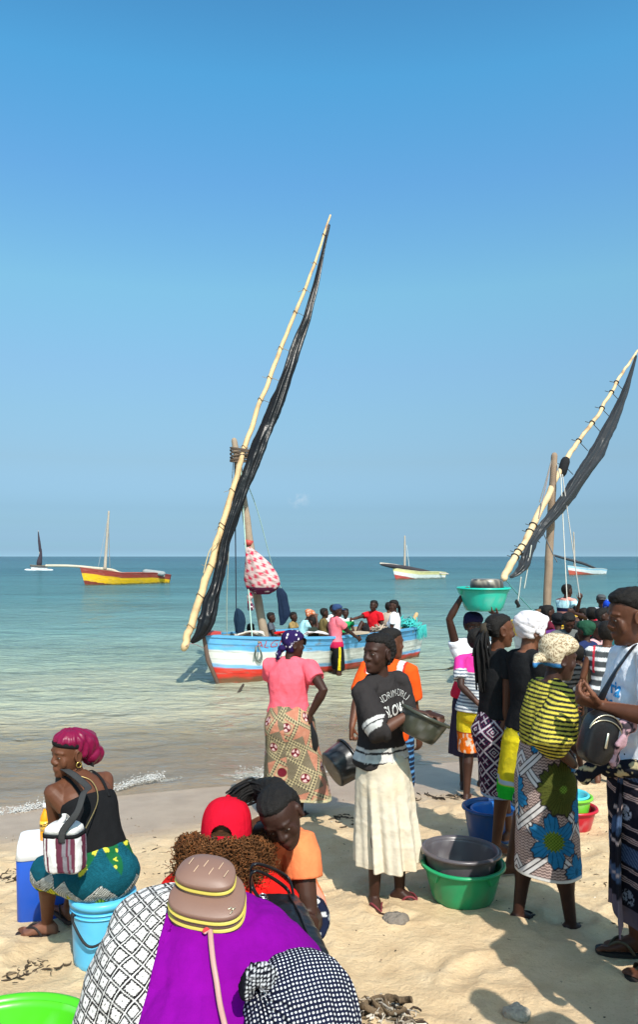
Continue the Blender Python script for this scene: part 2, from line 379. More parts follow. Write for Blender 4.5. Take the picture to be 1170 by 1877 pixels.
# ------------------------------------------------------------------ sea
def sea_height(x, y):
    p = np.stack([x, y, 0 * x], 1); d = y - shore(x)
    k = np.exp(-np.maximum(0, y - 30) / 40)
    w = np.sin(d * 2 * math.pi / 1.35 + 1.6 * fbm(p * .35, 21)) ; w = np.where(w > 0, np.abs(w) ** 1.5, w * .7)
    shoal = np.exp(-np.maximum(d, 0) / 5)
    z = .036 * w * shoal * (.6 + .5 * fbm(p * .5, 25))
    q = p * A(1.1, 2.6, 1)
    z += (.032 * fbm(q * .8, 31, 3) + .018 * fbm(q * 2.2, 35, 3)) * sstep(-.2, 1.5, d) * k
    z += .05 * fbm(p * A(.25, .6, 1), 41, 2) * sstep(3, 14, d) * k
    return z
def build_sea():
    xs = axis(-7, 9.5, .045, -30000, 30000, 1.12); ys = axis(5.8, 19, .04, 4.5, 42000, 1.05)
    X, Y = np.meshgrid(xs, ys); x = X.ravel(); y = Y.ravel(); d = y - shore(x)
    z = sea_height(x, y) - .012 * (1 - sstep(0, .5, d)) + .004
    me = grid_mesh(np.stack([x, y, z], 1).reshape(len(ys), len(xs), 3), 'sea')
    p = np.stack([x, y, 0 * x], 1)
    dn = d + 1.3 * fbm(p * A(.25, .5, 1), 51, 3) * sstep(1, 6, d)
    keys = np.array([-1, 0, 1.5, 3.5, 6, 10, 18, 40, 120, 500, 4000])
    cols = np.array([(.29, .215, .14), (.29, .215, .14), (.34, .27, .175), (.37, .33, .225), (.345, .355, .255), (.255, .325, .25), (.15, .26, .235), (.078, .19, .195), (.040, .125, .148), (.020, .080, .105), (.016, .07, .095)])
    c = np.stack([np.interp(dn, keys, cols[:, i]) for i in range(3)], 1)
    set_col(me, c)
    at = me.attributes.new('opaque', 'FLOAT', 'POINT'); at.data.foreach_set('value', (sstep(-.15, 4.5, dn) * .88 + .04 * sstep(-.1, .3, dn)).astype(np.float32))
    at = me.attributes.new('far', 'FLOAT', 'POINT'); at.data.foreach_set('value', sstep(2.3, 7.5, np.log(np.maximum(y, 1))).astype(np.float32))
    m = bpy.data.materials.new('sea_water'); m.use_nodes = True; n, l = m.node_tree.nodes, m.node_tree.links; n.clear()
    out = n.new('ShaderNodeOutputMaterial'); geo = n.new('ShaderNodeNewGeometry')
    def att(nm): t = n.new('ShaderNodeAttribute'); t.attribute_name = nm; return t
    col, op, far = att('Col'), att('opaque'), att('far')
    def noise(scale, vec, det=4, r=.55):
        mp = n.new('ShaderNodeVectorMath'); mp.operation = 'MULTIPLY'; mp.inputs[1].default_value = vec; l.new(geo.outputs['Position'], mp.inputs[0])
        t = n.new('ShaderNodeTexNoise'); t.inputs['Scale'].default_value = scale; t.inputs['Detail'].default_value = det; t.inputs['Roughness'].default_value = r; l.new(mp.outputs[0], t.inputs['Vector']); return t
    n1 = noise(3.2, (1, 1.9, 1), 5); n2 = noise(.55, (1, 1.7, 1), 4); n3 = noise(11, (1, 1.6, 1), 3)
    def bump(src, dist, prev=None, s=1.0):
        b = n.new('ShaderNodeBump'); b.inputs['Distance'].default_value = dist; b.inputs['Strength'].default_value = s; l.new(src.outputs['Fac'], b.inputs['Height'])
        if prev: l.new(prev.outputs[0], b.inputs['Normal'])
        return b
    b3 = bump(n3, .02); b1 = bump(n1, .12, b3); b2 = bump(n2, .6, b1)
    bs = n.new('ShaderNodeMath'); bs.operation = 'MULTIPLY_ADD'; l.new(op.outputs['Fac'], bs.inputs[0]); bs.inputs[1].default_value = .65; bs.inputs[2].default_value = .14
    for b in (b1, b2): l.new(bs.outputs[0], b.inputs['Strength'])
    # streaks of lighter and darker water in the base colour
    sv = noise(.10, (.5, 1.6, 1), 6, .62); mr = n.new('ShaderNodeMapRange'); mr.inputs['From Min'].default_value = .3; mr.inputs['From Max'].default_value = .7; mr.inputs['To Min'].default_value = .72; mr.inputs['To Max'].default_value = 1.28
    l.new(sv.outputs['Fac'], mr.inputs['Value'])
    sc = n.new('ShaderNodeVectorMath'); sc.operation = 'SCALE'; l.new(col.outputs['Color'], sc.inputs[0]); l.new(mr.outputs[0], sc.inputs['Scale'])
    di = n.new('ShaderNodeBsdfDiffuse'); l.new(sc.outputs[0], di.inputs['Color']); l.new(b2.outputs[0], di.inputs['Normal'])
    tr = n.new('ShaderNodeBsdfTransparent'); tr.inputs['Color'].default_value = (.93, .93, .88, 1)
    m1 = n.new('ShaderNodeMixShader'); l.new(op.outputs['Fac'], m1.inputs[0]); l.new(tr.outputs[0], m1.inputs[1]); l.new(di.outputs[0], m1.inputs[2])
    gl = n.new('ShaderNodeBsdfGlossy'); gl.inputs['Roughness'].default_value = .09; l.new(b2.outputs[0], gl.inputs['Normal'])
    gr = n.new('ShaderNodeMath'); gr.operation = 'MULTIPLY_ADD'; l.new(far.outputs['Fac'], gr.inputs[0]); gr.inputs[1].default_value = .20; gr.inputs[2].default_value = .06; l.new(gr.outputs[0], gl.inputs['Roughness'])
    fr = n.new('ShaderNodeFresnel'); fr.inputs['IOR'].default_value = 1.33; l.new(b2.outputs[0], fr.inputs['Normal'])
    # a far patch of sea shows many steep wavelets at once: its mean reflectance stays well under the flat-water value
    fm = n.new('ShaderNodeMath'); fm.operation = 'MINIMUM'; fm.inputs[1].default_value = .42; l.new(fr.outputs[0], fm.inputs[0])
    m2 = n.new('ShaderNodeMixShader'); l.new(fm.outputs[0], m2.inputs[0]); l.new(m1.outputs[0], m2.inputs[1]); l.new(gl.outputs[0], m2.inputs[2])
    l.new(m2.outputs[0], out.inputs['Surface'])
    o = link('sea', me, m, org=A(0, 0, 0)); o['kind'] = 'structure'
build_sea()
# ------------------------------------------------------------------ people: rig
def rot(v, axis, ang):
    v = np.asarray(v, float); k = nrm(axis); c, s = math.cos(ang), math.sin(ang)
    return v * c + np.cross(k, v) * s + k * np.dot(k, v) * (1 - c)
def ik(a, b, l1, l2, hint):
    d = b - a; D = np.linalg.norm(d); L = min(D, (l1 + l2) * .998); L = max(L, abs(l1 - l2) * 1.05 + .01); e = nrm(d)
    x = (l1 * l1 - l2 * l2 + L * L) / (2 * L); h = math.sqrt(max(l1 * l1 - x * x, 1e-8))
    p = np.asarray(hint, float) - e * np.dot(hint, e); p = nrm(p)
    return a + e * x + p * h, a + e * L
class Rig: pass
UP = A(0, 0, 1)
def rig(x, y, face, H=1.62, z=None, **p):
    r = Rig(); s = r.s = H / 1.7; r.p = p; r.H = H
    fa = math.radians(face); r.F = A(math.sin(fa), math.cos(fa), 0); r.R = A(math.cos(fa), -math.sin(fa), 0)
    r.base = A(x, y, float(ground(x, y)) if z is None else z)
    def L(v): return r.base + s * (r.R * v[0] + r.F * v[1] + UP * v[2])
    def D(v): return r.R * v[0] + r.F * v[1] + UP * v[2]
    r.L = L; r.D = D
    def T(v): return np.asarray(v[1], float) if isinstance(v, tuple) and len(v) == 2 and v[0] == 'w' else L(v)
    r.T = T
    r.fat = p.get('fat', 1.0)
    lean, side, twist = (math.radians(p.get(k, 0)) for k in ('lean', 'side', 'twist'))
    r.pelvis = T(p.get('pelvis', (0, 0, .93)))
    def bend(k):
        d = rot(UP, np.cross(UP, r.F), lean * k) if abs(lean) > 1e-6 else UP.copy()
        d = rot(d, r.F, side * k); return nrm(d)
    d1, d2, d3 = bend(.55), bend(1.0), bend(p.get('hunch', 1.25))
    r.waist = r.pelvis + d1 * .14 * s; r.chest = r.waist + d2 * .18 * s; r.neck = r.chest + d3 * .21 * s
    r.Rs = rot(rot(r.R, UP, -twist), r.F, side); r.Rs = nrm(r.Rs - d3 * np.dot(r.Rs, d3)); r.Fs = np.cross(d3, r.Rs); r.d3 = d3
    r.sp_h = [.80, .93, 1.07, 1.25, 1.46, 1.52]
    pd = p.get('pelvis_down', -d1)
    r.sp_p = [r.pelvis - d1 * .13 * s, r.pelvis, r.waist, r.chest, r.neck, r.neck + d3 * .06 * s]
    sw = p.get('shoulder_w', .170); sh = p.get('shrug', 0)
    r.sho = {1: r.neck - d3 * (.060 - sh) * s + r.Rs * sw * s, -1: r.neck - d3 * (.060 - sh) * s - r.Rs * sw * s}
    hy, hp, hr = (math.radians(p.get(k, 0)) for k in ('hyaw', 'hpitch', 'hroll'))
    a = fa + hy; hf = A(math.sin(a), math.cos(a), 0); hx = A(math.cos(a), -math.sin(a), 0)
    r.hf = nrm(hf * math.cos(hp) - UP * math.sin(hp)); hu = nrm(UP * math.cos(hp) + hf * math.sin(hp))
    r.hu = rot(hu, r.hf, hr); r.hx = rot(hx, r.hf, hr)
    r.hs = p.get('hs', (H / 1.7) * .45 + .55)
    r.head = r.neck + d3 * .035 * s + r.hu * .108 * r.hs + r.hf * .022 * s
    if 'head' in p: r.head = T(p['head'])
    r.elb, r.wri, r.hd, r.pn = {}, {}, {}, {}
    for k, nm in ((1, 'R'), (-1, 'L')):
        w = T(p['hand' + nm]) if 'hand' + nm in p else r.sho[k] + r.D((.07 * k, .05, -.50)) * s
        hint = p.get('elb' + nm, (.45 * k, -1, -.1)); hint = r.D(hint)
        al = p.get('arm', 1.0)
        r.elb[k], r.wri[k] = ik(r.sho[k], w, .285 * s * al, .25 * s * al, hint)
        r.hd[k] = nrm(r.D(p['hd' + nm])) if 'hd' + nm in p else nrm(nrm(r.wri[k] - r.elb[k]) + .0 * UP)
        pn = r.D(p['pn' + nm]) if 'pn' + nm in p else -r.R * k + r.F * .2
        r.pn[k] = nrm(pn - r.hd[k] * np.dot(pn, r.hd[k]))
    r.hip, r.knee, r.ank, r.toe = {}, {}, {}, {}
    for k, nm in ((1, 'R'), (-1, 'L')):
        r.hip[k] = r.pelvis + r.R * .088 * k * s - d1 * .03 * s
        a = T(p['foot' + nm]) if 'foot' + nm in p else L((.095 * k, 0, .085))
        hint = r.D(p.get('knee' + nm, (.12 * k, 1, 0)))
        r.knee[k], r.ank[k] = ik(r.hip[k], a, .412 * s, .410 * s, hint)
        yaw = fa + math.radians(p.get('toe' + nm, 9 * k)); r.toe[k] = A(math.sin(yaw), math.cos(yaw), 0)
    return r
def spine(r, h):
    hs = r.sp_h; c = A(*[np.interp(h, hs, [q[i] for q in r.sp_p]) for i in range(3)])
    if h < hs[0]: c = r.sp_p[0] + (r.sp_p[0] - r.sp_p[1]) / .13 * (hs[0] - h)
    e = .02; a = A(*[np.interp(h - e, hs, [q[i] for q in r.sp_p]) for i in range(3)]); b = A(*[np.interp(h + e, hs, [q[i] for q in r.sp_p]) for i in range(3)])
    t = nrm(b - a) if np.linalg.norm(b - a) > 1e-6 else UP
    w = float(sstep(.95, 1.40, h)); x = nrm(r.R * (1 - w) + r.Rs * w); x = nrm(x - t * np.dot(x, t)); return c, x, np.cross(t, x), t
TORSO = [(.80, .10, .085), (.86, .152, .110), (.93, .168, .118), (1.0, .152, .100), (1.08, .132, .095), (1.16, .138, .101), (1.25, .153, .108), (1.33, .157, .101), (1.385, .138, .085), (1.43, .092, .067), (1.47, .058, .057)]
def torso_r(h):
    t = np.array(TORSO); return np.interp(h, t[:, 0], t[:, 1]), np.interp(h, t[:, 0], t[:, 2])
def sup(n, e=2.35):
    a = np.linspace(0, 2 * math.pi, n, endpoint=False); c, s = np.cos(a), np.sin(a)
    return np.sign(c) * np.abs(c) ** (2 / e), np.sign(s) * np.abs(s) ** (2 / e)
def torso_rings(r, hs, ease=0.0, n=28, kx=None):
    cx, sy = sup(n); R = []
    for h in hs:
        c, x, f, t = spine(r, h); rx, ry = torso_r(h); fat = 1 + (r.fat - 1) * float(sstep(1.46, 1.30, h))
        e = ease(h) if callable(ease) else ease
        back = -.012 * r.s
        R.append(c + f * back + np.outer(cx * (rx * fat + e) * r.s, x) + np.outer(sy * (ry * fat + e) * r.s, f))
    return R
HEADP = [(-.118, .020, .070, .010), (-.108, .034, .082, -.012), (-.090, .045, .085, -.030), (-.068, .055, .085, -.048), (-.045, .062, .084, -.064), (-.020, .068, .081, -.080), (.002, .071, .078, -.090), (.022, .073, .084, -.097), (.045, .074, .085, -.100), (.068, .071, .077, -.097), (.088, .060, .060, -.082), (.101, .043, .036, -.060), (.109, .020, .010, -.034)]
def head_rings(r, infl=0, n=26, lo=-9, prof=HEADP):
    cx, sy = sup(n, 2.15); R = []; k = r.hs
    for (u, w, f, b) in prof:
        if u < lo: continue
        c = r.head + r.hu * (u + (infl * u / .11)) * k + r.hf * ((f + b) / 2) * k
        R.append(c + np.outer(cx * (w + infl) * k, r.hx) + np.outer(sy * ((f - b) / 2 + infl) * k, r.hf))
    return R
def hp(r, x, f, u): return r.head + (r.hx * x + r.hf * f + r.hu * u) * r.hs
def hax(r): return np.stack([r.hx, r.hf, r.hu])
def arm_radii(r):
    k = r.p.get('limb', 1.0) * r.s; return [.050 * k, .050 * k, .043 * k, .040 * k, .035 * k, .038 * k, .033 * k, .0245 * k]
def arm_pts(r, k):
    a, b, c = r.sho[k], r.elb[k], r.wri[k]; i = r.Rs * k
    return [a - i * .035 * r.s + r.d3 * .004, a, a + (b - a) * .35, a + (b - a) * .7, b, b + (c - b) * .25, b + (c - b) * .55, c]
def hand(mb, r, k, curl=35, spread=1.0, fine=True):
    s = r.hs * .96; w, d, n = r.wri[k], r.hd[k], r.pn[k]; side = np.cross(d, n) * k   # towards the thumb
    th = side if np.dot(side, side) > 0 else r.R
    mb.tube([w - d * .01 * s, w + d * .03 * s, w + d * .065 * s, w + d * .090 * s], [(.022 * s, .017 * s), (.033 * s, .017 * s), (.041 * s, .0155 * s), (.038 * s, .012 * s)], 12, up=th)
    ln = [.072, .082, .076, .060]; c = math.radians(curl); ax = np.cross(d, n)
    for i in range(4):
        o = (.031 - .0205 * i) * s; base = w + d * (.082 - .003 * abs(i - 1.2)) * s + th * o
        dd = nrm(d + th * (.16 - .105 * i) * spread); P = [base]; q = base; cc = 0
        for j, fr in enumerate((.45, .31, .24)):
            cc += c * (.75 + .12 * i) * (1, .95, .6)[j]
            q = q + rot(dd, ax, cc) * ln[i] * fr * s; P.append(q)
        f = 1.0 if fine else 1.35
        mb.tube(P, [.0098 * s * f, .0092 * s * f, .0085 * s * f, .0072 * s * f], 8)
    b0 = w + d * .022 * s + th * .026 * s; t1 = nrm(d * .75 + th * .75 + n * .35); t2 = nrm(d + th * .35 + n * (.3 + curl / 110))
    p1 = b0 + t1 * .040 * s; p2 = p1 + t2 * .030 * s; p3 = p2 + nrm(t2 + n * curl / 120 * .5 - th * .15) * .024 * s
    mb.tube([b0 - d * .008 * s, p1, p2, p3], [.0145 * s, .0115 * s, .0105 * s, .0085 * s], 8)
def foot(mb, r, k, fine=True):
    s = r.s * .95; a = r.ank[k]; t = r.toe[k]; x = np.cross(t, UP); zs = a[2] - .085 * r.s; R = []
    cx, sy = sup(14, 2.5)
    for (o, w, h, sh) in ((-.068, .014, .030, 0), (-.06, .028, .055, 0), (-.03, .034, .085, 0), (0, .036, .098, 0), (.035, .037, .082, 0), (.07, .041, .062, .003), (.105, .046, .044, .006), (.135, .046, .032, .006), (.152, .040, .022, .005)):
        c = a * A(1, 1, 0) + t * o * s + x * (-k) * sh * s * -1 + UP * (zs + h * s / 2)
        R.append(c + np.outer(cx * w * s, x) + np.outer(sy * h / 2 * s, UP))
    mb.rings(R)
    for i in range(5):
        off = (-.034 + .0172 * i) * s * (-k) * -1 * -1
        L = (.052, .050, .044, .036, .026)[i] * s; rad = (.0135, .0098, .0092, .0088, .0085)[i] * s
        xo = x * ((.032 - .0168 * i) * s * (-k))
        b = a * A(1, 1, 0) + t * (.135 - .006 * i) * s + xo + UP * (zs + .016 * s)
        mb.tube([b, b + t * L * .6 + UP * .003 * s, b + t * L - UP * .004 * s], [rad, rad * 1.02, rad * .92], 8)
def leg_pts(r, k):
    a, b, c = r.hip[k], r.knee[k], r.ank[k]; back = -nrm(np.cross(r.R, nrm(c - b))) * 0
    bk = nrm(b - (a + c) / 2) if np.linalg.norm(b - (a + c) / 2) > .02 else r.F
    cb = -bk * .014 * r.s
    return [a + (a - b) * .08, a + (b - a) * .2, a + (b - a) * .6, b, b + (c - b) * .28 + cb, b + (c - b) * .6 + cb * .5, c - UP * .01 * r.s], [(.080) * r.s * r.p.get('thigh', 1), .088 * r.s * r.p.get('thigh', 1), .070 * r.s * r.p.get('thigh', 1), .052 * r.s, .056 * r.s * r.p.get('calf', 1), .043 * r.s, .033 * r.s]
def face_bits(mb, r):
    k = r.hs; ax = hax(r)
    mb.tube([hp(r, 0, .077, .020), hp(r, 0, .085, -.004), hp(r, 0, .093, -.025), hp(r, 0, .090, -.036)], [(.009 * k), (.011 * k), (.0155 * k), (.011 * k)], 10)
    for i in (1, -1):
        mb.ell(hp(r, .0165 * i, .085, -.031), ax, A(.0125, .012, .0095) * k)
        mb.ell(hp(r, .039 * i, .056, -.028), ax, A(.028, .0185, .036) * k)                 # cheek
        mb.tube([hp(r, .010 * i, .083, .026), hp(r, .032 * i, .082, .030), hp(r, .054 * i, .064, .024)], [.0070 * k, .0080 * k, .0065 * k], 8)   # brow
        mb.tube([hp(r, .015 * i, .077, .004), hp(r, .033 * i, .0765, .010), hp(r, .050 * i, .066, .003)], [.006 * k, .0075 * k, .006 * k], 8)  # upper lid
        mb.tube([hp(r, .016 * i, .0765, -.005), hp(r, .033 * i, .075, -.010), hp(r, .049 * i, .065, -.004)], [.005 * k, .006 * k, .005 * k], 8)
        e = np.stack([r.hx, r.hf, r.hu]); sx = r.hx * i
        R = []
        for t in np.linspace(0, 2 * math.pi, 12, endpoint=False):                            # ear: a rim around a shallow bowl
            R.append(hp(r, .074 * i + .010 * i * (1 if math.cos(t) < .3 else .3), -.012 - .017 * math.cos(t), -.004 + .030 * math.sin(t)))
        R.append(R[0]); mb.tube(R, .0068 * k, 7)
        mb.ell(hp(r, .074 * i, -.010, -.006), ax, A(.007, .015, .024) * k)
    mb.tube([hp(r, -.026, .075, -.068), hp(r, -.012, .0855, -.0595), hp(r, 0, .087, -.0605), hp(r, .012, .0855, -.0595), hp(r, .026, .075, -.068)], [.005 * k, .0080 * k, .0080 * k, .0080 * k, .005 * k], 8)
    mb.tube([hp(r, -.023, .075, -.070), hp(r, -.010, .0835, -.0745), hp(r, .010, .0835, -.0745), hp(r, .023, .075, -.070)], [.005 * k, .0090 * k, .0090 * k, .005 * k], 8)
    mb.ell(hp(r, 0, .074, -.102), ax, A(.022, .014, .014) * k)
SK = {'a': srgb('#43281c'), 'b': srgb('#523121'), 'c': srgb('#362018'), 'd': srgb('#5c3725')}
def make_body(r, E, skin='a', vox=.0058, curlR=35, curlL=35, hands=True, feet=True, face=True):
    mb = MB(); fine = vox < .009
    hs = [t[0] for t in TORSO]
    mb.rings(torso_rings(r, hs))
    mb.tube([r.neck - r.d3 * .04 * r.s, r.neck + r.d3 * .02 * r.s, hp(r, 0, -.016, -.075), hp(r, 0, -.018, -.02)], [.060 * r.s, .051 * r.s, .049 * r.s, .05 * r.s], 14)
    mb.rings(head_rings(r))
    if face: face_bits(mb, r)
    for k in (1, -1):
        mb.tube([r.neck - r.d3 * .035 * r.s, r.neck - r.d3 * .045 * r.s + r.Rs * k * .09 * r.s, r.sho[k]], [.05 * r.s, .047 * r.s, .046 * r.s], 12)   # trapezius
        mb.tube([spine(r, 1.27)[0] + r.Rs * k * .10 * r.s, r.sho[k]], [.06 * r.s, .05 * r.s], 12)
        mb.tube(arm_pts(r, k), arm_radii(r), 14)
        if hands: hand(mb, r, k, curlR if k > 0 else curlL, fine=fine)
        P, Rd = leg_pts(r, k); mb.tube(P, Rd, 14)
        if feet: foot(mb, r, k)
    me = remesh(mb, vox, 3 if fine else 1, 'body', .45)
    v = get_v(me); c = np.zeros((len(v), 3)) + SK[skin]
    c = c * (1 + .20 * fbm(v * 11, 3, 3))[:, None] + np.maximum(fbm(v * 7, 8, 2), 0)[:, None] * A(.020, .008, .004)
    p = (v - r.head) / r.hs; x, f, u = p @ r.hx, p @ r.hf, p @ r.hu
    lip = np.exp(-((x / .024) ** 2 + ((u + .065) / .011) ** 2) ** 2) * (f > .07)
    c = c * (1 - .55 * lip[:, None]) + .55 * lip[:, None] * (SK[skin] * 1.15 + A(.06, .016, .016))
    for k in (1, -1):
        q = v - r.wri[k]; pal = (q @ r.pn[k] > .004) * (np.linalg.norm(q, axis=1) < .19 * r.hs)
        c[pal > 0] = c[pal > 0] * 1.5 + A(.03, .015, .01)
        sole = (v[:, 2] < r.ank[k][2] - .072 * r.s) & (np.linalg.norm(v - r.ank[k], axis=1) < .25); c[sole] = c[sole] * 1.6 + .02
    set_col(me, c)
    b = link('body', me, 'skin', E)
    r.body_v = v
    if face:
        for i in (1, -1):
            m = MB(); g = hp(r, .033 * i, .0750, 0); gz = nrm(r.hf * .97 + r.hx * .22 * i)
            xx = nrm(np.cross(gz, r.hu)); axs = np.stack([xx, gz, np.cross(xx, gz)])
            m.ell(g, axs, A(.0125, .0062, .0058) * r.hs, 16, 12)
            vv = m.V(); q = (vv - g) / r.hs; d = np.hypot(q @ axs[0], (q @ axs[2]))
            cc = np.where((d < .0062)[:, None], A(.012, .007, .005), A(.28, .24, .21)); cc = np.where((q @ gz > 0)[:, None], cc, A(.3, .2, .15))
            obj('eye', m, 'eye', E, cc)
    return b
# ------------------------------------------------------------------ clothes
def wrinkle(me, amp, freq=A(9, 9, 9), seed=0, extra=None):
    v = get_v(me); n = get_n(me)
    d = amp * (1 - 2 * np.abs(fbm(v * freq, seed, 3))) + amp * .5 * fbm(v * freq * 2.3, seed + 9, 2)
    if extra is not None: d = d + extra(v)
    v2 = v + n * d[:, None]; me.vertices.foreach_set('co', v2.astype(np.float32).ravel()); me.update(); return v2
def seg_t(v, a, b):
    d = b - a; t = (v - a) @ d / np.dot(d, d); q = a + np.clip(t, 0, 1)[:, None] * d; return t, np.linalg.norm(v - q, axis=1)
def shirt(r, E, colour, hem=.92, sleeve=.55, ease=.016, flare=.03, vox=.0075, amp=.004, bust=0, belly=0, cuff=.016, neck=1.462, name='shirt', material='cloth', seed=0, sleeves=(1, -1), strap=False, tuck=False, drop=0, wf=9):
    mb = MB()
    top = 1.30 if strap else neck
    hs = [h for h in np.arange(hem, top, .035)] + [top]
    mb.rings(torso_rings(r, hs, lambda h: ease + flare * float(sstep(1.2, hem, h)), 30))
    if not strap:
        for k in (1, -1):
            c0 = r.neck - r.d3 * .030 * r.s
            mb.tube([c0 + r.Rs * k * .035 * r.s, c0 - r.d3 * .012 * r.s + r.Rs * k * .09 * r.s, r.sho[k]], [(.052 + ease * .5) * r.s, (.049 + ease * .6) * r.s, (.050 + ease * .7) * r.s], 12)
            mb.tube([spine(r, 1.27)[0] + r.Rs * k * .10 * r.s, r.sho[k] - UP * .02 * r.s], [(.06 + ease) * r.s, (.048 + ease) * r.s], 12)
            if k in sleeves and sleeve > 0:
                a, b, c = r.sho[k], r.elb[k], r.wri[k]; P = [a - r.Rs * k * .03 * r.s]; Rr = [(.05 + ease) * r.s]; lr = r.p.get('limb', 1)
                for t in np.linspace(0, min(sleeve, 1), 5): P.append(a + (b - a) * t); Rr.append(((.051 - .014 * t) * lr + ease + cuff * t + drop * math.sin(t * 2.2)) * r.s)
                if sleeve > 1:
                    for t in np.linspace(.15, sleeve - 1, 4): P.append(b + (c - b) * t); Rr.append(((.038 - .012 * t) * lr + ease + cuff * .6) * r.s)
                mb.tube(P, Rr, 14, round_ends=False)
    if bust:
        for k in (1, -1):
            c, x, f, t = spine(r, 1.225); mb.ell(c + x * k * .072 * r.s + f * (.085 + .03 * (bust - 1)) * r.s * (1 + (r.fat - 1) * .6), np.stack([x, f, t]), A(.066, .055, .066) * r.s * bust, 14, 10)
    if belly:
        c, x, f, t = spine(r, 1.06); mb.ell(c + f * .05 * r.s, np.stack([x, f, t]), A(.14 * r.fat, .10 * belly, .13) * r.s, 14, 10)
    me = remesh(mb, vox, 4, name, .5)
    v = wrinkle(me, amp, A(wf, wf, wf * .75), seed)
    q = (v - r.base); l = np.stack([q @ r.R, q @ r.F, q @ UP], 1) / r.s
    info = {}
    for k in (1, -1):
        t, d = seg_t(v, r.sho[k], r.elb[k]); out = (v - r.sho[k]) @ (r.Rs * k)
        tt, dd = seg_t(v, r.elb[k], r.wri[k])
        info[k] = np.where((dd < d) & (tt > 0), 1 + tt, t), np.minimum(d, dd)
    c = spine(r, 1.25); hgt = 1.25 + ((v - c[0]) @ c[3]) / r.s
    info['h'] = hgt; info['sx'] = (v - c[0]) @ c[1] / r.s; info['sf'] = (v - c[0]) @ c[2] / r.s
    arm = np.zeros(len(v)); at = np.zeros(len(v))
    for k in (1, -1):
        t, d = info[k]; lim = (.050 + ease + .014 + drop + cuff * .9) * r.s * max(1, r.p.get('limb', 1)); m = (d < lim) & (t > .12); arm[m] = k; at[m] = t[m]
    info['arm'] = arm; info['at'] = at
    col = colour(l, info, v) if callable(colour) else np.zeros((len(v), 3)) + colour
    set_col(me, col); o = link(name, me, material, E)
    r.tree = BVHTree.FromPolygons([Vector(q) for q in v.tolist()], [tuple(p.vertices) for p in me.polygons])
    return o
def skirt(r, E, colour, top=1.03, hem=.30, keys=((0, .150, .112), (.22, .195, .150), (1, .22, .19)), folds=9, amp=.018, nv=110, na=240, off=(0, 0), name='wrap_skirt', material='cloth', seed=0, wrap=None, tilt=0, foldstart=.15, bulge=None, hemfn=None, knees=False):
    th = np.linspace(-math.pi, math.pi, na, endpoint=False); vs = np.concatenate([np.linspace(0, 1, nv), [1.0, .985, .95]])
    kk = np.array(keys); rs = np.random.default_rng(seed + 5); ph = rs.uniform(0, 6.28, 4)
    f = .55 * np.sin(folds * th + ph[0]) + .35 * np.sin((folds * 2 - 3) * th + ph[1]) + .35 * np.sin(3 * th + ph[2])
    ct = spine(r, top)[0]; P = np.zeros((len(vs), na, 3)); zt = ct[2]; zh = r.base[2] + hem * r.s
    oc = (r.ank[1] + r.ank[-1]) / 2 + r.D((off[0], off[1], 0)) * r.s
    for i, v in enumerate(vs):
        rx = np.interp(v, kk[:, 0], kk[:, 1]) * r.s * (1 + (r.fat - 1) * (1 - .55 * v)); ry = np.interp(v, kk[:, 0], kk[:, 2]) * r.s * (1 + (r.fat - 1) * (1 - .55 * v))
        if i >= nv: rx -= .006; ry -= .006
        w = v ** 1.1; cc = ct * (1 - w) + oc * w
        ins = 0 if i < nv else .0
        a = amp * r.s * (foldstart * .4 + (1 - foldstart * .4) * float(sstep(foldstart * .5, 1, v)))
        tw = th + .22 * v * math.sin(seed)
        rad = f * a
        x = np.sign(np.sin(th)) * np.abs(np.sin(th)) ** .92 * (rx + rad); y = np.sign(np.cos(th)) * np.abs(np.cos(th)) ** .92 * (ry + rad)
        z = zt * (1 - v) + zh * v + (tilt * y * v if tilt else 0)
        if hemfn is not None: z = z + hemfn(th) * v * r.s
        pt = A(0, 0, 0) + cc * A(1, 1, 0) + np.outer(x, r.R) + np.outer(y, r.F); pt[:, 2] = z
        if bulge is not None: pt = pt + bulge(th, v)[:, None] * (np.outer(np.sin(th), r.R) + np.outer(np.cos(th), r.F))
        P[i] = pt
    V = P.reshape(-1, 3); N = V - (np.repeat(P.mean(1), na, axis=0)); N[:, 2] = 0; N /= np.linalg.norm(N, axis=1)[:, None] + 1e-9
    vv = np.repeat(vs, na)
    wr = .006 * (1 - 2 * np.abs(fbm(V * A(7, 7, 11) + seed, seed, 3))) * (1 - .4 * vv) * r.s
    V = V + N * wr[:, None]; P = V.reshape(P.shape)
    Pc = np.concatenate([P, P[:, :1]], 1); me = grid_mesh(Pc, name)
    TH = np.tile(np.concatenate([th, [math.pi]]), len(vs)); VV = np.repeat(vs, na + 1)
    peri = .5 * (kk[-1, 1] + kk[-1, 2]) * r.s * (1 + (r.fat - 1) * .5)
    a = TH * peri; b = VV * (zt - zh)
    VC = Pc.reshape(-1, 3)
    set_col(me, colour(a, b, TH, VV, VC) if callable(colour) else np.zeros((len(TH), 3)) + colour)
    return link(name, me, material, E)
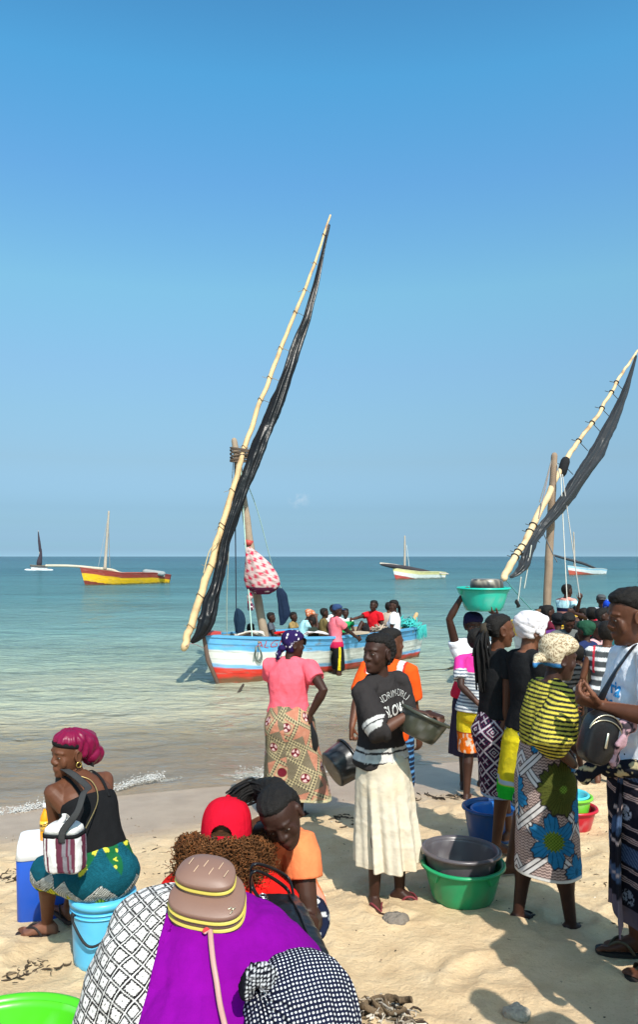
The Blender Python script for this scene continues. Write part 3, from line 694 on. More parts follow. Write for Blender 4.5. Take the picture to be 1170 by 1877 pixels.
def shorts(r, E, colour, frac=.75, ease=.022, top=1.0, vox=.009, name='shorts', amp=.004, seed=0, material='cloth', calf=0, flare=.015):
    mb = MB(); mb.rings(torso_rings(r, [.82, .86, .93, top], ease))
    for k in (1, -1):
        a, b, c = r.hip[k], r.knee[k], r.ank[k]; P, R = [], []; _, rr = leg_pts(r, k)
        for t in np.linspace(-.05, min(frac, 1), 6): P.append(a + (b - a) * t); R.append((np.interp(t, [0, .2, .6, 1], [.082, .088, .070, .054]) * r.p.get('thigh', 1) + ease + flare * t) * r.s)
        if frac > 1:
            for t in np.linspace(.15, frac - 1, 5): P.append(b + (c - b) * t); R.append((np.interp(t, [0, .3, 1], [.054, .056, .038]) + ease) * r.s)
        mb.tube(P, R, 14, round_ends=False)
    me = remesh(mb, vox, 4, name); v = wrinkle(me, amp, A(9, 9, 9), seed)
    q = (v - r.base); l = np.stack([q @ r.R, q @ r.F, q @ UP], 1) / r.s
    set_col(me, colour(l, v) if callable(colour) else np.zeros((len(v), 3)) + colour)
    return link(name, me, material, E)
def blob_cloth(r, E, name, mb, colour, vox=.008, amp=.004, freq=9, seed=0, material='cloth', smooth=4, extra=None):
    me = remesh(mb, vox, smooth, name); v = wrinkle(me, amp, A(freq, freq, freq), seed, extra)
    set_col(me, colour(v) if callable(colour) else np.zeros((len(v), 3)) + colour)
    return link(name, me, material, E)
HAIR = A(.012, .010, .009)
def cap_hair(r, E, infl=.012, line=.052, back=-.075, vox=.006, rough=.004, freq=70, seed=0, colour=None, extra=None, name='hair', grooves=0):
    """hair as a shell over the skull: forehead line at `line`, down to `back` behind"""
    mb = MB(); k = r.hs; R = []; n = 30; cx, sy = sup(n, 2.1)
    for (u, w, f, b) in HEADP:
        if u < back: continue
        ff = f if u > line + .02 else (f * float(sstep(line - .045, line + .02, u)) + (1 - float(sstep(line - .045, line + .02, u))) * (-.012))
        if u < -.005: ff = min(ff, -.02)
        i = infl * float(sstep(back - .02, back + .04, u)); fe, be = ff + i * (.25 + .75 * float(sstep(.06, .10, u))), b - i
        c = r.head + r.hu * (u + infl * max(u, 0) / .1) * k + r.hf * ((fe + be) / 2) * k
        R.append(c + np.outer(cx * (w + i * .8) * k, r.hx) + np.outer(sy * ((fe - be) / 2) * k, r.hf))
    mb.rings(R)
    if extra: extra(mb)
    me = remesh(mb, vox, 2, name); v = get_v(me); nn = get_n(me)
    p = (v - r.head) / k; d = rough * fbm(p * freq, seed, 2)
    if grooves:
        ang = np.arctan2(p @ r.hx, (p @ r.hu) + .03); d = d - .0035 * np.abs(np.sin(ang * grooves)) ** .5
    v = v + nn * d[:, None] * k; me.vertices.foreach_set('co', v.astype(np.float32).ravel()); me.update()
    set_col(me, HAIR if colour is None else colour); return link(name, me, 'hair', E)
def strands(r, E, paths, rad=.006, colour=None, n=6, name='braid', wav=0, parent=None):
    mb = MB()
    for P in paths:
        P = catmull(P, 14); t = np.arange(14); m = len(P)
        mb.tube(P, [rad * (1 + .18 * math.sin(i * 2.6)) * (1 if i < m - 3 else .8) for i in range(m)], n)
    return obj(name, mb, 'hair', parent or E, np.zeros((mb.n, 3)) + (HAIR if colour is None else colour))
def scarf(r, E, colour, infl=.020, line=.035, back=-.06, tilt=0, vox=.0065, amp=.005, freq=16, seed=0, extra=None, name='headscarf', material='cloth', hi=1.0, pleat=0, bands=0):
    mb = MB(); k = r.hs; R = []; cx, sy = sup(30, 2.1)
    for (u, w, f, b) in HEADP:
        if u < back: continue
        s_ = float(sstep(line - .05, line + .015, u))
        ff = f * s_ + (1 - s_) * (-.005)
        i = infl * (.6 + .4 * float(sstep(-.06, .06, u)))
        c = r.head + r.hu * (u * hi + infl * max(u, 0) / .1 + tilt * 0) * k + r.hf * ((ff + b) / 2) * k
        R.append(c + np.outer(cx * (w + i) * k, r.hx) + np.outer(sy * ((ff - b) / 2 + i) * k, r.hf))
    mb.rings(R)
    if extra: extra(mb)
    me = remesh(mb, vox, 3, name)
    def ex(v):
        q = (v - r.head) / k; a = np.arctan2(q @ r.hx, q @ r.hf + .01); u = q @ r.hu
        d = pleat * (np.sin(a * 17 + 3 * fbm(v * 12, 4, 2)) * sstep(.14, .06, u) + .6 * np.sin(a * 9 + u * 60 + 4 * fbm(v * 10, 6, 2)))
        return d + bands * np.abs(np.sin((u + .45 * (q @ r.hx) * np.sin(a * .5) + .25 * (q @ r.hf)) * 75)) ** .6
    v = wrinkle(me, amp * k, A(freq, freq, freq), seed, ex)
    p = (v - r.head) / k; l = np.stack([p @ r.hx, p @ r.hf, p @ r.hu], 1)
    set_col(me, colour(l) if callable(colour) else np.zeros((len(v), 3)) + colour)
    return link(name, me, material, E)
def flipflop(r, E, k, sole=A(.05, .03, .03), strap=A(.08, .02, .02)):
    s = r.s * .95; a = r.ank[k] * A(1, 1, 0); z = r.ank[k][2] - .085 * r.s; t = r.toe[k]; x = np.cross(t, UP)
    mb = MB(); R = []
    prof = [(-.078, .012), (-.07, .030), (-.03, .040), (.03, .040), (.08, .047), (.13, .052), (.165, .046), (.190, .030), (.197, .010)]
    for (o, w) in prof:
        c = a + t * o * s; R.append(np.array([c - x * w * s + UP * (z - .014), c + x * w * s + UP * (z - .014), c + x * w * s + UP * (z + .004), c - x * w * s + UP * (z + .004)]))
    mb.rings(R); o = obj('sandal', mb, 'rubber', E, np.zeros((mb.n, 3)) + sole); sharp(o)
    m = MB(); tip = a + t * .140 * s + x * (-k) * .016 * s + UP * (z + .02 * s)
    for sd in (1, -1): m.tube(catmull([tip, a + t * .10 * s + x * sd * .022 * s + UP * (z + .052 * s), a + t * .055 * s + x * sd * .041 * s + UP * (z + .050 * s), a + t * .02 * s + x * sd * .042 * s + UP * (z + .003)], 10), [(.008 * s, .004 * s)] * 10, 8)
    obj('strap', m, 'rubber', o, np.zeros((m.n, 3)) + strap)
def person(label, r, group=None): return thing('person', label, 'person', r.base, group)
def text_on(txt, size, target, org, xd, yd, nd, colour, parent, warp=None, offset=.0025, name='lettering', reach=.25, bold=0, sx=1.0):
    cu = bpy.data.curves.new('t', 'FONT'); cu.body = txt; cu.size = size; cu.align_x = 'CENTER'; cu.align_y = 'CENTER'; cu.resolution_u = 3; cu.offset = bold
    to = bpy.data.objects.new('t', cu); COL.objects.link(to); dg = bpy.context.evaluated_depsgraph_get()
    me = bpy.data.meshes.new_from_object(to.evaluated_get(dg)); bpy.data.objects.remove(to); bpy.data.curves.remove(cu)
    bm = bmesh.new(); bm.from_mesh(me); bmesh.ops.triangulate(bm, faces=bm.faces)
    for _ in range(3):
        es = [e for e in bm.edges if e.calc_length() > size * .09]
        if not es: break
        bmesh.ops.subdivide_edges(bm, edges=es, cuts=1); bmesh.ops.triangulate(bm, faces=bm.faces)
    xd, yd, nd = nrm(xd), nrm(yd), nrm(nd)
    for v in bm.verts:
        x, y = v.co.x * sx, v.co.y
        if warp: x, y = warp(x, y)
        p = org + xd * x + yd * y
        h = target.ray_cast(Vector(tuple(p + nd * reach)), Vector(tuple(-nd)), reach * 2)
        q = A(*h[0]) + nd * offset if h[0] is not None else p
        v.co = Vector(tuple(q))
    bm.to_mesh(me); bm.free(); set_col(me, colour)
    return link(name, me, 'cloth', parent, smooth=False)
# ------------------------------------------------------------------ prints
def mixc(a, b, t): t = np.clip(np.asarray(t, float), 0, 1)[:, None]; return a * (1 - t) + b * t
def base_col(n, c): return np.zeros((n, 3)) + np.asarray(c)
def lines(x, w, soft=.25): d = np.abs((x + .5) % 1 - .5) * 2; return 1 - sstep(w * (1 - soft), w * (1 + soft) + 1e-6, d)
# ------------------------------------------------------------------ vessels for the catch
def tilt_ax(dirz, spin=0):
    z = nrm(dirz); x = nrm(np.cross(A(0, 1, 0), z)) if abs(z[1]) < .95 else nrm(np.cross(A(1, 0, 0), z)); y = np.cross(z, x)
    c, s = math.cos(spin), math.sin(spin); return np.stack([x * c + y * s, -x * s + y * c, z])
def basin(name, label, cat, loc, rt, rb, h, col, ax=None, lip=.018, lugs=0, rimcol=None, inner=None, group=None, lug_at=0, material='plastic', dirt=None, wob=0):
    ax = np.eye(3) if ax is None else ax; loc = np.asarray(loc, float)
    E = thing(name, label, cat, loc, group)
    k = lambda t: rb + (rt - rb) * t ** .8
    outer = [(0, 0), (rb * .9, 0), (rb * .985, .004), (rb + .004, .014)] + [(k(t), h * t) for t in (.12, .3, .5, .7, .86)] + [(rt - .003, h - .012)]
    inn = [(rt - .008, h - .010)] + [(k(t) - .006, max(h * t, .012)) for t in (.86, .7, .5, .3, .12)] + [(rb * .9, .010), (0, .009)]
    m = MB(); m.lathe(outer + inn, loc, ax, 56, wob=wob)
    v = m.V(); c = base_col(len(v), col)
    zz = (v - loc) @ ax[2] / h
    nz = fbm(v * A(14, 14, 5), 3, 3)
    sc_ = fbm(v * A(30, 30, 9), 17, 3); c = mixc(c, c * .5 + .05, .6 * sstep(.12, .45, sc_) * sstep(1.0, .2, zz)); c = mixc(c, c * .7 + .16, .45 * sstep(.30, .5, fbm(v * A(9, 9, 60), 19, 2)))
    if dirt is not None: c = mixc(c, A(*dirt), .55 * np.clip(nz * 1.3 + .1, 0, 1) * sstep(.9, .1, zz))
    obj('bowl', m, material, E, c)
    m = MB(); m.lathe([(rt - .010, h - .012), (rt - .004, h + .001), (rt + lip * .5, h + .004), (rt + lip, h - .001), (rt + lip + .002, h - .013), (rt + lip - .004, h - .014), (rt, h - .006), (rt - .010, h - .012)], loc, ax, 56, wob=wob)
    obj('rim', m, material, E, base_col(m.n, col if rimcol is None else rimcol))
    for i in range(lugs):
        a = lug_at + i * 2 * math.pi / lugs; d = ax[0] * math.cos(a) + ax[1] * math.sin(a); t = np.cross(ax[2], d); c0 = loc + ax[2] * (h - .035) + d * (k(.86) + .004)
        m = MB(); R = []
        for (z, w, o) in ((.026, .045, .016), (0, .030, .012), (-.030, .010, .004)):
            q = c0 + ax[2] * z; R.append(np.array([q - t * w - d * .02, q + t * w - d * .02, q + t * w + d * o, q - t * w + d * o]))
        m.rings(R); sharp(obj('handle', m, material, E, base_col(m.n, col)))
    return E

# ------------------------------------------------------------------ boats
def boat_frame(bow, stern):
    b, s = np.asarray(bow, float), np.asarray(stern, float); d = s - b; L = np.linalg.norm(d); x = d / L; y = np.cross(UP, x)
    return b, x, y, L
def hull(E, fr, beam, sheer, keel, bands, rake=.35, wear=1, material='paint', nt=110, nq=56, sternw=.35, floor=-.32, seed=0, inside=A(.25, .2, .14), gun=A(.3, .22, .14)):
    b0, x, y, L = fr
    def hb(t): 
        f = np.minimum(1, np.maximum(t, 0) / .42) ; bw = np.sin(f * math.pi / 2) ** .72
        g = np.clip((t - .5) / .5, 0, 1); return beam / 2 * bw * (1 - (1 - sternw) * g ** 2.1)
    def sh(t): return np.interp(t, [0, .15, .4, .75, 1], [sheer[0], sheer[0] - (sheer[0] - sheer[1]) * .42, sheer[1] + .02, sheer[1], sheer[2]])
    ts = np.linspace(0, 1, nt) ** 1.1; qs = np.linspace(0, 1, nq)
    def pt(t, q, side, off=0, top=None):
        z = keel + (sh(t) - keel) * q
        w = max(hb(t) - off, 0) * (q ** (.42 + .25 * t)); xx = t * L - rake * (1 - t) ** 6 * (q ** .8) * 0 + (rake * (1 - q)) * (1 - t) ** 5 - (.25 * rake * (1 - q)) * -t ** 6 * -1
        return b0 * A(1, 1, 0) + x * xx + y * side * w + UP * z
    P = np.array([[pt(t, q, -1) for q in qs[::-1]] + [pt(t, q, 1) for q in qs[1:]] for t in ts])
    strake = .006 * np.abs(np.sin(np.concatenate([qs[::-1], qs[1:]]) * math.pi * 6)) ** .3
    for j in range(P.shape[1]):
        side = -1 if j < nq else 1; P[:, j] += y * side * strake[j]
    end = P[-1:].copy(); cen = end.mean(1, keepdims=True); tr = cen + (end - cen) * .02; Pp = np.concatenate([P, tr], 0)
    me = grid_mesh(Pp, 'hull'); v = get_v(me)
    tt = np.repeat(np.concatenate([ts, [1]]), P.shape[1]); below = sh(tt) - v[:, 2]
    c = bands(below, tt, v); n1 = fbm(v * A(6, 6, 14), seed + 2, 3); n2 = fbm(v * A(18, 18, 30), seed + 7, 2)
    if wear:
        c = mixc(c, A(.16, .11, .07), wear * .75 * sstep(.32, .55, n1 * .6 + n2 * .5)); c = c * (1 + .16 * n1)[:, None]; c = mixc(c, A(.30, .27, .22), wear * .5 * sstep(.18, .42, fbm(v * A(2.5, 2.5, 26), seed + 11, 3)))
    c = mixc(c, A(.10, .085, .04), .85 * sstep(.16, .03, v[:, 2] + .10 * n1)); set_col(me, c); H = link('hull', me, material, E)
    fp = lambda t: sh(t) + floor
    I = []
    for t in np.linspace(.03, .985, 40):
        row = []
        for q in np.linspace(1, .0, 8):
            z = fp(t) + (sh(t) - .006 - fp(t)) * q; qq = (z - keel) / (sh(t) - keel); w = max(hb(t) * qq ** (.42 + .25 * t) - .05, .004); row.append(b0 * A(1, 1, 0) + x * (t * L + rake * (1 - qq) * (1 - t) ** 5) - y * w + UP * z)
        row += [r_ + y * 2 * np.dot(b0 * A(1, 1, 0) + x * (t * L) - r_, y) for r_ in row[::-1]]
        I.append(row)
    me = grid_mesh(np.array(I), 'lining'); set_col(me, base_col(len(me.vertices), inside)); link('lining', me, 'wood', E)
    for s_ in (-1, 1):
        R = []
        for t in np.linspace(.0, .99, 60):
            w = hb(t); c0 = b0 * A(1, 1, 0) + x * (t * L) + y * s_ * w + UP * sh(t)
            R.append(np.array([c0 + y * s_ * .022 - UP * .03, c0 + y * s_ * .024 + UP * .016, c0 - y * s_ * .055 + UP * .016, c0 - y * s_ * .055 - UP * .03]))
        m = MB(); m.rings(R); o = obj('gunwale', m, material, E, base_col(m.n, gun)); sharp(o)
    return H, hb, sh
def spar(E, pts, radii, name='yard', col=A(.55, .37, .2), n=64, seed=0, knots=0, wob=.008, material='wood'):
    P = catmull(pts, n); Rr = np.interp(np.linspace(0, 1, n), np.linspace(0, 1, len(radii)), radii)
    P = P + np.stack([fbm(np.stack([np.arange(n) * .22, np.zeros(n) + k, np.zeros(n)], 1), seed, 2) for k in range(3)], 1) * wob
    Rr = Rr * (1 + .10 * fbm(np.stack([np.arange(n) * .6, np.zeros(n), np.zeros(n)], 1), seed + 4, 2))
    m = MB(); m.tube(P, list(Rr), 14); v = m.V(); c = base_col(len(v), col); nz = fbm(v * A(20, 20, 5), seed, 3)
    c = c * (1 + .22 * nz)[:, None]
    r2 = np.random.default_rng(seed)
    for _ in range(knots):
        q = P[r2.integers(2, n - 2)] + r2.normal(0, .03, 3); c = mixc(c, A(.26, .12, .05), .8 * np.exp(-(np.linalg.norm(v - q, axis=1) / .055) ** 2))
    return obj(name, m, material, E, c), P, Rr
def rope(E, pts, rad=.008, col=A(.35, .30, .2), name='rope', n=24, sag=0, material='rope'):
    P = catmull(pts, n) if len(pts) > 2 else np.array([np.asarray(pts[0]) * (1 - t) + np.asarray(pts[1]) * t for t in np.linspace(0, 1, n)])
    if sag: P[:, 2] -= sag * 4 * np.linspace(0, 1, n) * (1 - np.linspace(0, 1, n))
    m = MB(); m.tube(P, rad, 6); return obj(name, m, material, E, base_col(m.n, col))
def furled_sail(E, keys, depth_of, col, seed=0, material='tarp', flat=.8, pleat=1.0, wk=.64):
    """keys: (u, v, width in pixels); gathered sail as one deeply pleated roll hanging beside its yard"""
    P = []; Wd = []
    for (u, v, w) in keys: y = depth_of(v); P.append(W(u, v, y)); Wd.append(w * wk / 2 / FPX * y)
    n = 220; P = catmull(P, n); Wd = np.interp(np.linspace(0, 1, n), np.linspace(0, 1, len(Wd)), Wd); na = 44
    R = []; th = np.linspace(0, 2 * math.pi, na, endpoint=False)
    for i in range(n):
        t = nrm(P[min(i + 1, n - 1)] - P[max(i - 1, 0)]); xx = nrm(A(0, 1, 0) - t * t[1]); sd = np.cross(t, xx)
        s = i / n
        f = .86 + pleat * (.15 * np.sin(5 * th + 7 * s + seed) + .12 * np.sin(8 * th - 11 * s) + .06 * np.sin(2 * th + 40 * s + 2 * np.sin(s * 23)))
        R.append(P[i] + np.outer(np.cos(th) * Wd[i] * f, sd) + np.outer(np.sin(th) * Wd[i] * flat * f, xx))
    m = MB(); m.rings(R); v = m.V(); k = np.minimum(1, np.repeat(Wd, na) / .12)
    vs_ = v - np.repeat(P, na, axis=0); ln = np.stack([vs_[:, 0] * 9, vs_[:, 1] * 9 + np.repeat(np.arange(n), na) * .035, np.repeat(np.arange(n), na) * .06], 1); d = (.030 * (1 - 2 * np.abs(fbm(ln, seed, 3))) + .005 * fbm(v * 14, seed + 3, 2)) * k
    cen = np.repeat(P, na, axis=0); nn = v - cen; nn /= np.linalg.norm(nn, axis=1)[:, None] + 1e-9
    m.v = [v + nn * d[:, None]]
    return obj('sail', m, material, E, base_col(m.n, col))

# --- the blue, white and red dhow moored in the shallows
def col_bands(stops):
    def f(below, t, v):
        c = base_col(len(below), stops[0][1]); w = .012 * fbm(v * 5, 5, 2)
        c = c * (1 - .45 * sstep(.010, .003, np.abs((below + w * .4 + .03) % .125 - .0625)))[:, None]
        for (z, cc) in stops[1:]: c = mixc(c, np.asarray(cc), sstep(z - .008, z + .008, below + w))
        c = c * (1 - .30 * sstep(.012, .004, np.abs((below + w * .4 + .03) % .13 - .065)) * (fbm(v * A(3, 3, 9), 9, 2) > -.15))[:, None]
        return c
    return f
BLUE = A(.13, .42, .72); WHITE = A(.74, .72, .66); RED = A(.62, .035, .02)
B1 = boat_frame(W(372, 1165, 13.6) * A(1, 1, 0), W(764, 1165, 17.6) * A(1, 1, 0))
dhow = thing('sailing_dhow', 'wooden dhow painted blue, white and red with its dark sail furled on a tall yard', 'sailboat', (B1[0] + B1[1] * B1[3] / 2) * A(1, 1, 0))
H1, hb1, sh1 = hull(dhow, B1, 1.75, (.90, .74, .72), -.35, col_bands([(0, BLUE), (.265, WHITE), (.52, A(.22, .48, .75)), (.59, RED)]), rake=.45, wear=.8, gun=A(.10, .33, .55), seed=1, sternw=.30)
def b1(t, side, z): return B1[0] * A(1, 1, 0) + B1[1] * t * B1[3] + B1[2] * side * hb1(t) + UP * (sh1(t) + z)
H1_tree = BVHTree.FromPolygons([Vector(tuple(q)) for q in (get_v(H1.data) + np.array(H1['org'])).tolist()], [tuple(p.vertices) for p in H1.data.polygons])
m = MB(); m.tube([B1[0] * A(1, 1, 0) + A(0, 0, 1.0), B1[0] * A(1, 1, 0) + B1[1] * .10 + A(0, 0, .45), B1[0] * A(1, 1, 0) + B1[1] * .42 - A(0, 0, .2)], [.04, .04, .04], 8); obj('stem_post', m, 'paint', dhow, base_col(m.n, A(.13, .08, .06)))
m = MB(); m.box(b1(.02, 0, .04), (.34, .30, .05), np.stack([B1[1], B1[2], UP]), A(.45, .05, .04)); sharp(obj('bow_cap', m, 'paint', dhow))
for t in (.16, .34, .52, .70, .86):
    m = MB(); m.box(b1(t, 0, -.075), (.22, hb1(t) * 2 - .09, .04), np.stack([B1[1], B1[2], UP]), A(.30, .22, .14)); sharp(obj('thwart', m, 'wood', dhow))
# painted name on the bow planks
nside = B1[2] if B1[2][1] < 0 else -B1[2]; sgn = 1 if B1[2][1] < 0 else -1
nm_o = b1(.19, sgn, -.125) + nside * .02
text_on('ALGMI', .19, H1_tree, nm_o, B1[1], UP, nside, A(.55, .03, .02), H1, lambda x, y: (x * 1.15 + y * .1, y + .012 * math.sin(x * 30)), .006, bold=-.004)
text_on('F·943', .085, H1_tree, b1(.58, sgn, -.09), B1[1], UP, nside, A(.5, .06, .05), H1, None, .006)
# patches of bare wood, primer and red paint on the planking
rp = np.random.default_rng(4)
def dm(y0, y1, v0, v1): return lambda v: y0 + (y1 - y0) * (v - v0) / (v1 - v0)
dy1 = dm(13.35, 15.9, 1186, 393)
mast_p = [W(486, 1172, 14.7), W(466, 1060, 14.7), W(449, 930, 14.75), W(429, 808, 14.8)]
spar(dhow, mast_p, [.085, .082, .072, .058], 'mast', A(.30, .225, .16), 40, 3, 2)
m = MB(); q0, q1 = W(455, 1000, 14.7), W(457, 990, 14.7); m.tube([q0, q1], .0825, 16, round_ends=False); obj('mast_band', m, 'paint', dhow, base_col(m.n, A(.42, .06, .05)))
ypts = [(337, 1186), (350, 1148), (375, 1070), (405, 970), (432, 880), (455, 800), (495, 690), (530, 600), (573, 492), (606, 394)]
YP, _r = [W(u, v, dy1(v)) for (u, v) in ypts], [.066, .068, .066, .060, .056, .048, .042, .038, .030, .018]
_, yard1, yr1 = spar(dhow, YP, _r, 'yard', A(.62, .42, .22), 120, 8, 26, .020)
sail1 = [(604, 412, 5), (594, 455, 8), (580, 520, 14), (562, 585, 20), (542, 640, 26), (522, 700, 30), (500, 760, 36), (479, 810, 38), (462, 855, 36), (444, 900, 32), (428, 945, 28), (413, 990, 24), (406, 1030, 26), (396, 1075, 30), (385, 1110, 40), (377, 1140, 42), (366, 1162, 26), (350, 1178, 8)]
furled_sail(dhow, sail1, lambda v: dy1(v) - .02, A(.010, .010, .011), 2)
def yard_pt(P, v, dyf):
    zz = H_EYE - (v - HORIZON) / FPX * dyf(v); i = int(np.argmin(np.abs(P[:, 2] - zz))); return P[i], i
for k, v in enumerate((430, 485, 530, 575, 640, 690, 735, 822, 900, 960, 972, 1040, 1090, 1150)):
    p, i = yard_pt(yard1, v, dy1); r_ = yr1[i] + .007; t = nrm(yard1[min(i + 2, 119)] - yard1[i - 2]); xx = nrm(np.cross(t, A(0, 1, 0))); yy = np.cross(t, xx)
    R = [p + (xx * math.cos(a) + yy * math.sin(a)) * r_ + t * .02 * math.sin(a * 2) for a in np.linspace(0, 2 * math.pi, 14)]
    sp_ = np.array([W(u, w, dy1(w)) for (u, w, _) in sail1]); zz = sp_[:, 2]; o_ = np.argsort(zz)
    q = A(np.interp(p[2] - .1, zz[o_], sp_[o_, 0]), p[1], p[2] - .1)
    m = MB(); m.tube(R, .007, 6); m.tube([p + A(r_, 0, 0), q], .005, 6); m.tube([p - A(r_, 0, 0), p - A(r_ + .05 * (k % 3), -.02, .03 - .06 * (k % 2))], .004, 5)
    obj('lashing', m, 'rope', dhow, base_col(m.n, A(.30, .22, .12) if k % 3 else A(.12, .09, .06)))
p, i = yard_pt(yard1, 832, dy1)
m = MB()
for k in range(6):
    c0 = p * .5 + W(434, 836, 14.75) * .5 + A(.03, -.05, -.12 + .045 * k); R = [c0 + A(.20 * math.cos(a), .13 * math.sin(a), .03 * math.sin(a + k)) for a in np.linspace(0, 2 * math.pi, 16)]; m.tube(R, .017, 6)
obj('halyard_lashing', m, 'rope', dhow, base_col(m.n, A(.11, .08, .06)))
mt = W(430, 815, 14.8)
rope(dhow, [mt, W(422, 930, 14.6), W(417, 1035, 14.4)], .007, A(.25, .24, .2))
rope(dhow, [mt, W(433, 1125, 14.3)], .011, A(.03, .035, .05))
rope(dhow, [W(437, 850, 14.75), W(470, 930, 15.4), W(500, 1040, 16.1), W(516, 1080, 16.4)], .009, A(.40, .55, .48))
rope(dhow, [W(441, 850, 14.5), W(450, 1000, 14.3), W(457, 1100, 14.2), W(463, 1178, 14.05)], .012, A(.42, .58, .50))
rope(dhow, [W(420, 1000, 14.2), W(416, 1090, 14.1), W(416, 1165, 14.0)], .007, A(.28, .30, .24))
rope(dhow, [W(398, 1005, 14.0), W(393, 1080, 13.9), W(380, 1160, 13.7)], .008, A(.5, .38, .2))
rope(dhow, [W(380, 1040, 13.8), W(372, 1075, 13.7), W(366, 1120, 13.6)], .010, A(.5, .38, .2))
rope(dhow, [W(404, 974, 13.9), W(398, 995, 13.8), W(384, 1010, 13.75), W(373, 1050, 13.65)], .010, A(.5, .38, .2))
# mooring line looped over the side
lp = []
for (u, v) in ((452, 1160), (466, 1166), (470, 1185), (468, 1200), (472, 1210), (478, 1212), (480, 1202), (475, 1185), (468, 1168)):
    h = H1_tree.ray_cast(Vector(tuple(W(u, v, 10))), Vector(tuple(nrm(W(u, v, 20) - W(u, v, 10)))), 20); lp.append((A(*h[0]) if h[0] is not None else W(u, v, 14.2)) - A(0, .035, 0))
rope(dhow, lp, .016, A(.17, .20, .17), 'mooring_rope', 40)
rope(dhow, [W(374, 1188, 13.6), W(352, 1180, 13.3), W(338, 1186, 13.3)], .006, A(.3, .2, .2))
# tiller post and net heaped on the stern
m = MB(); m.tube([W(748, 1165, 17.2), W(755, 1145, 17.2), W(764, 1126, 17.2)], [.05, .05, .045], 8); m.tube([W(741, 1160, 17.2), W(746, 1146, 17.2)], [.07, .10], 8); obj('tiller_post', m, 'wood', dhow, base_col(m.n, A(.55, .34, .17)))
m = MB(); rr = np.random.default_rng(5)
for k in range(70):
    c0 = b1(.93 - rr.uniform(0, .10), sgn * rr.uniform(-.3, 1.0), .03 + rr.uniform(0, .10)); R = [c0 + A(*rr.normal(0, .08, 3)) * A(1, 1, .6) for _ in range(5)]; m.tube(catmull(R, 14), .011, 5)
for k in range(34):
    c0 = b1(.90 + .003 * k, sgn * 1.02, .03) + nside * .02; m.tube([c0, c0 + nside * .015 - UP * (.22 + .1 * rr.random()) + B1[1] * rr.normal(0, .04)], .006, 5)
o = obj('fishing_net', m, 'rope', None, base_col(m.n, A(.06, .45, .42)), smooth=True); tag(o, 'turquoise fishing net heaped over the stern of the blue dhow', 'fishing net')
# water growth and rot along the waterline
# things hanging from the rigging
def cloth_body(name, label, cat, keys, depth, colour, material='cloth', flat=.55, seed=0, pleat=.10, n=60, na=36, amp=.01):
    P = [W(u, v, depth) for (u, v, w) in keys]; Wd = [w / 2 / FPX * depth for (_, _, w) in keys]
    P = catmull(P, n); Wd = np.maximum(catmull(np.array([[w, 0, 0] for w in Wd]), n)[:, 0], .004); th = np.linspace(0, 2 * math.pi, na, endpoint=False); R = []
    for i in range(n):
        f = 1 + pleat * (np.sin(5 * th + seed + i * .05) + .6 * np.sin(9 * th - i * .09))
        R.append(P[i] + np.outer(np.cos(th) * Wd[i] * f, A(1, 0, 0)) + np.outer(np.sin(th) * Wd[i] * flat * f, A(0, 1, 0)))
    m = MB(); m.rings(R); v = m.V(); v = v + np.stack([fbm(v * 9, seed + k, 3) for k in range(3)], 1) * amp * A(1, 1, .4); m.v = [v]
    o = obj(name, m, material, None, colour(v) if callable(colour) else base_col(len(v), colour)); return tag(o, label, cat)
def kanga(v):
    a = (v[:, 0] + .45 * v[:, 2]) * 8.2; b = (v[:, 2] - .35 * v[:, 0]) * 6.6; i, j = np.floor(a), np.floor(b); fa, fb = a - i - .5, b - j - .5
    c = base_col(len(v), A(.52, .38, .36)); c = mixc(c, A(.20, .09, .08), .8 * sstep(.1, .5, fbm(v * 40, 3, 2)))
    dmd = (np.abs(fa) + np.abs(fb)); c = mixc(c, A(.50, .02, .06), sstep(.36, .32, dmd)); c = mixc(c, A(.8, .6, .6), sstep(.10, .07, np.abs(dmd - .17)) * (fa > -.05) * .0)
    lo = v[:, 2] < (v[:, 2].min() + .14); st = lo[:, None] * 1.0; c2 = mixc(base_col(len(v), A(.10, .02, .05)), A(.75, .6, .6), sstep(.25, .45, fbm(v * 22, 8, 2))); return c * (1 - st) + c2 * st
cloth_body('cloth_bundle', 'red and white patterned cloth bundle tied to the mast of the blue dhow', 'cloth bundle', [(455, 1003, 8), (461, 1012, 22), (471, 1030, 42), (478, 1050, 56), (482, 1068, 62), (482, 1080, 54), (480, 1089, 30)], 14.3, kanga, 'cloth', .8, 2, .06)
cloth_body('cloth_knot', 'red and white knotted cloth tail hanging below the patterned bundle', 'cloth', [(458, 1086, 6), (459, 1094, 11), (457, 1101, 7), (460, 1112, 12), (459, 1119, 9)], 14.25, kanga, 'cloth', .8, 4, .1)
cloth_body('hanging_trousers', 'dark navy trousers hanging from the stay behind the mast', 'trousers', [(512, 1078, 10), (516, 1090, 18), (519, 1108, 19), (521, 1125, 19), (519, 1138, 12), (516, 1146, 6)], 16.2, A(.014, .024, .05), 'cloth', .5, 7, .12)
cloth_body('hanging_jacket', 'dark blue jacket hanging on a black line near the bow', 'jacket', [(435, 1115, 5), (438, 1122, 14), (440, 1136, 20), (440, 1150, 18), (440, 1160, 15)], 14.3, A(.014, .03, .055), 'cloth', .5, 9, .12)
cloth_body('folded_tarp', 'cream folded tarp heaped beside the foot of the mast', 'tarp', [(432, 1168, 6), (442, 1162, 18), (456, 1158, 22), (470, 1158, 24), (480, 1166, 12)], 14.35, A(.66, .60, .52), 'cloth', 1.4, 3, .12, amp=.03)
cloth_body('red_tarp', 'bright red tarp bundled on the deck behind the mast', 'tarp', [(500, 1166, 10), (512, 1160, 18), (525, 1158, 20), (540, 1164, 14)], 15.3, A(.60, .015, .015), 'cloth', 1.4, 5, .1, amp=.03)

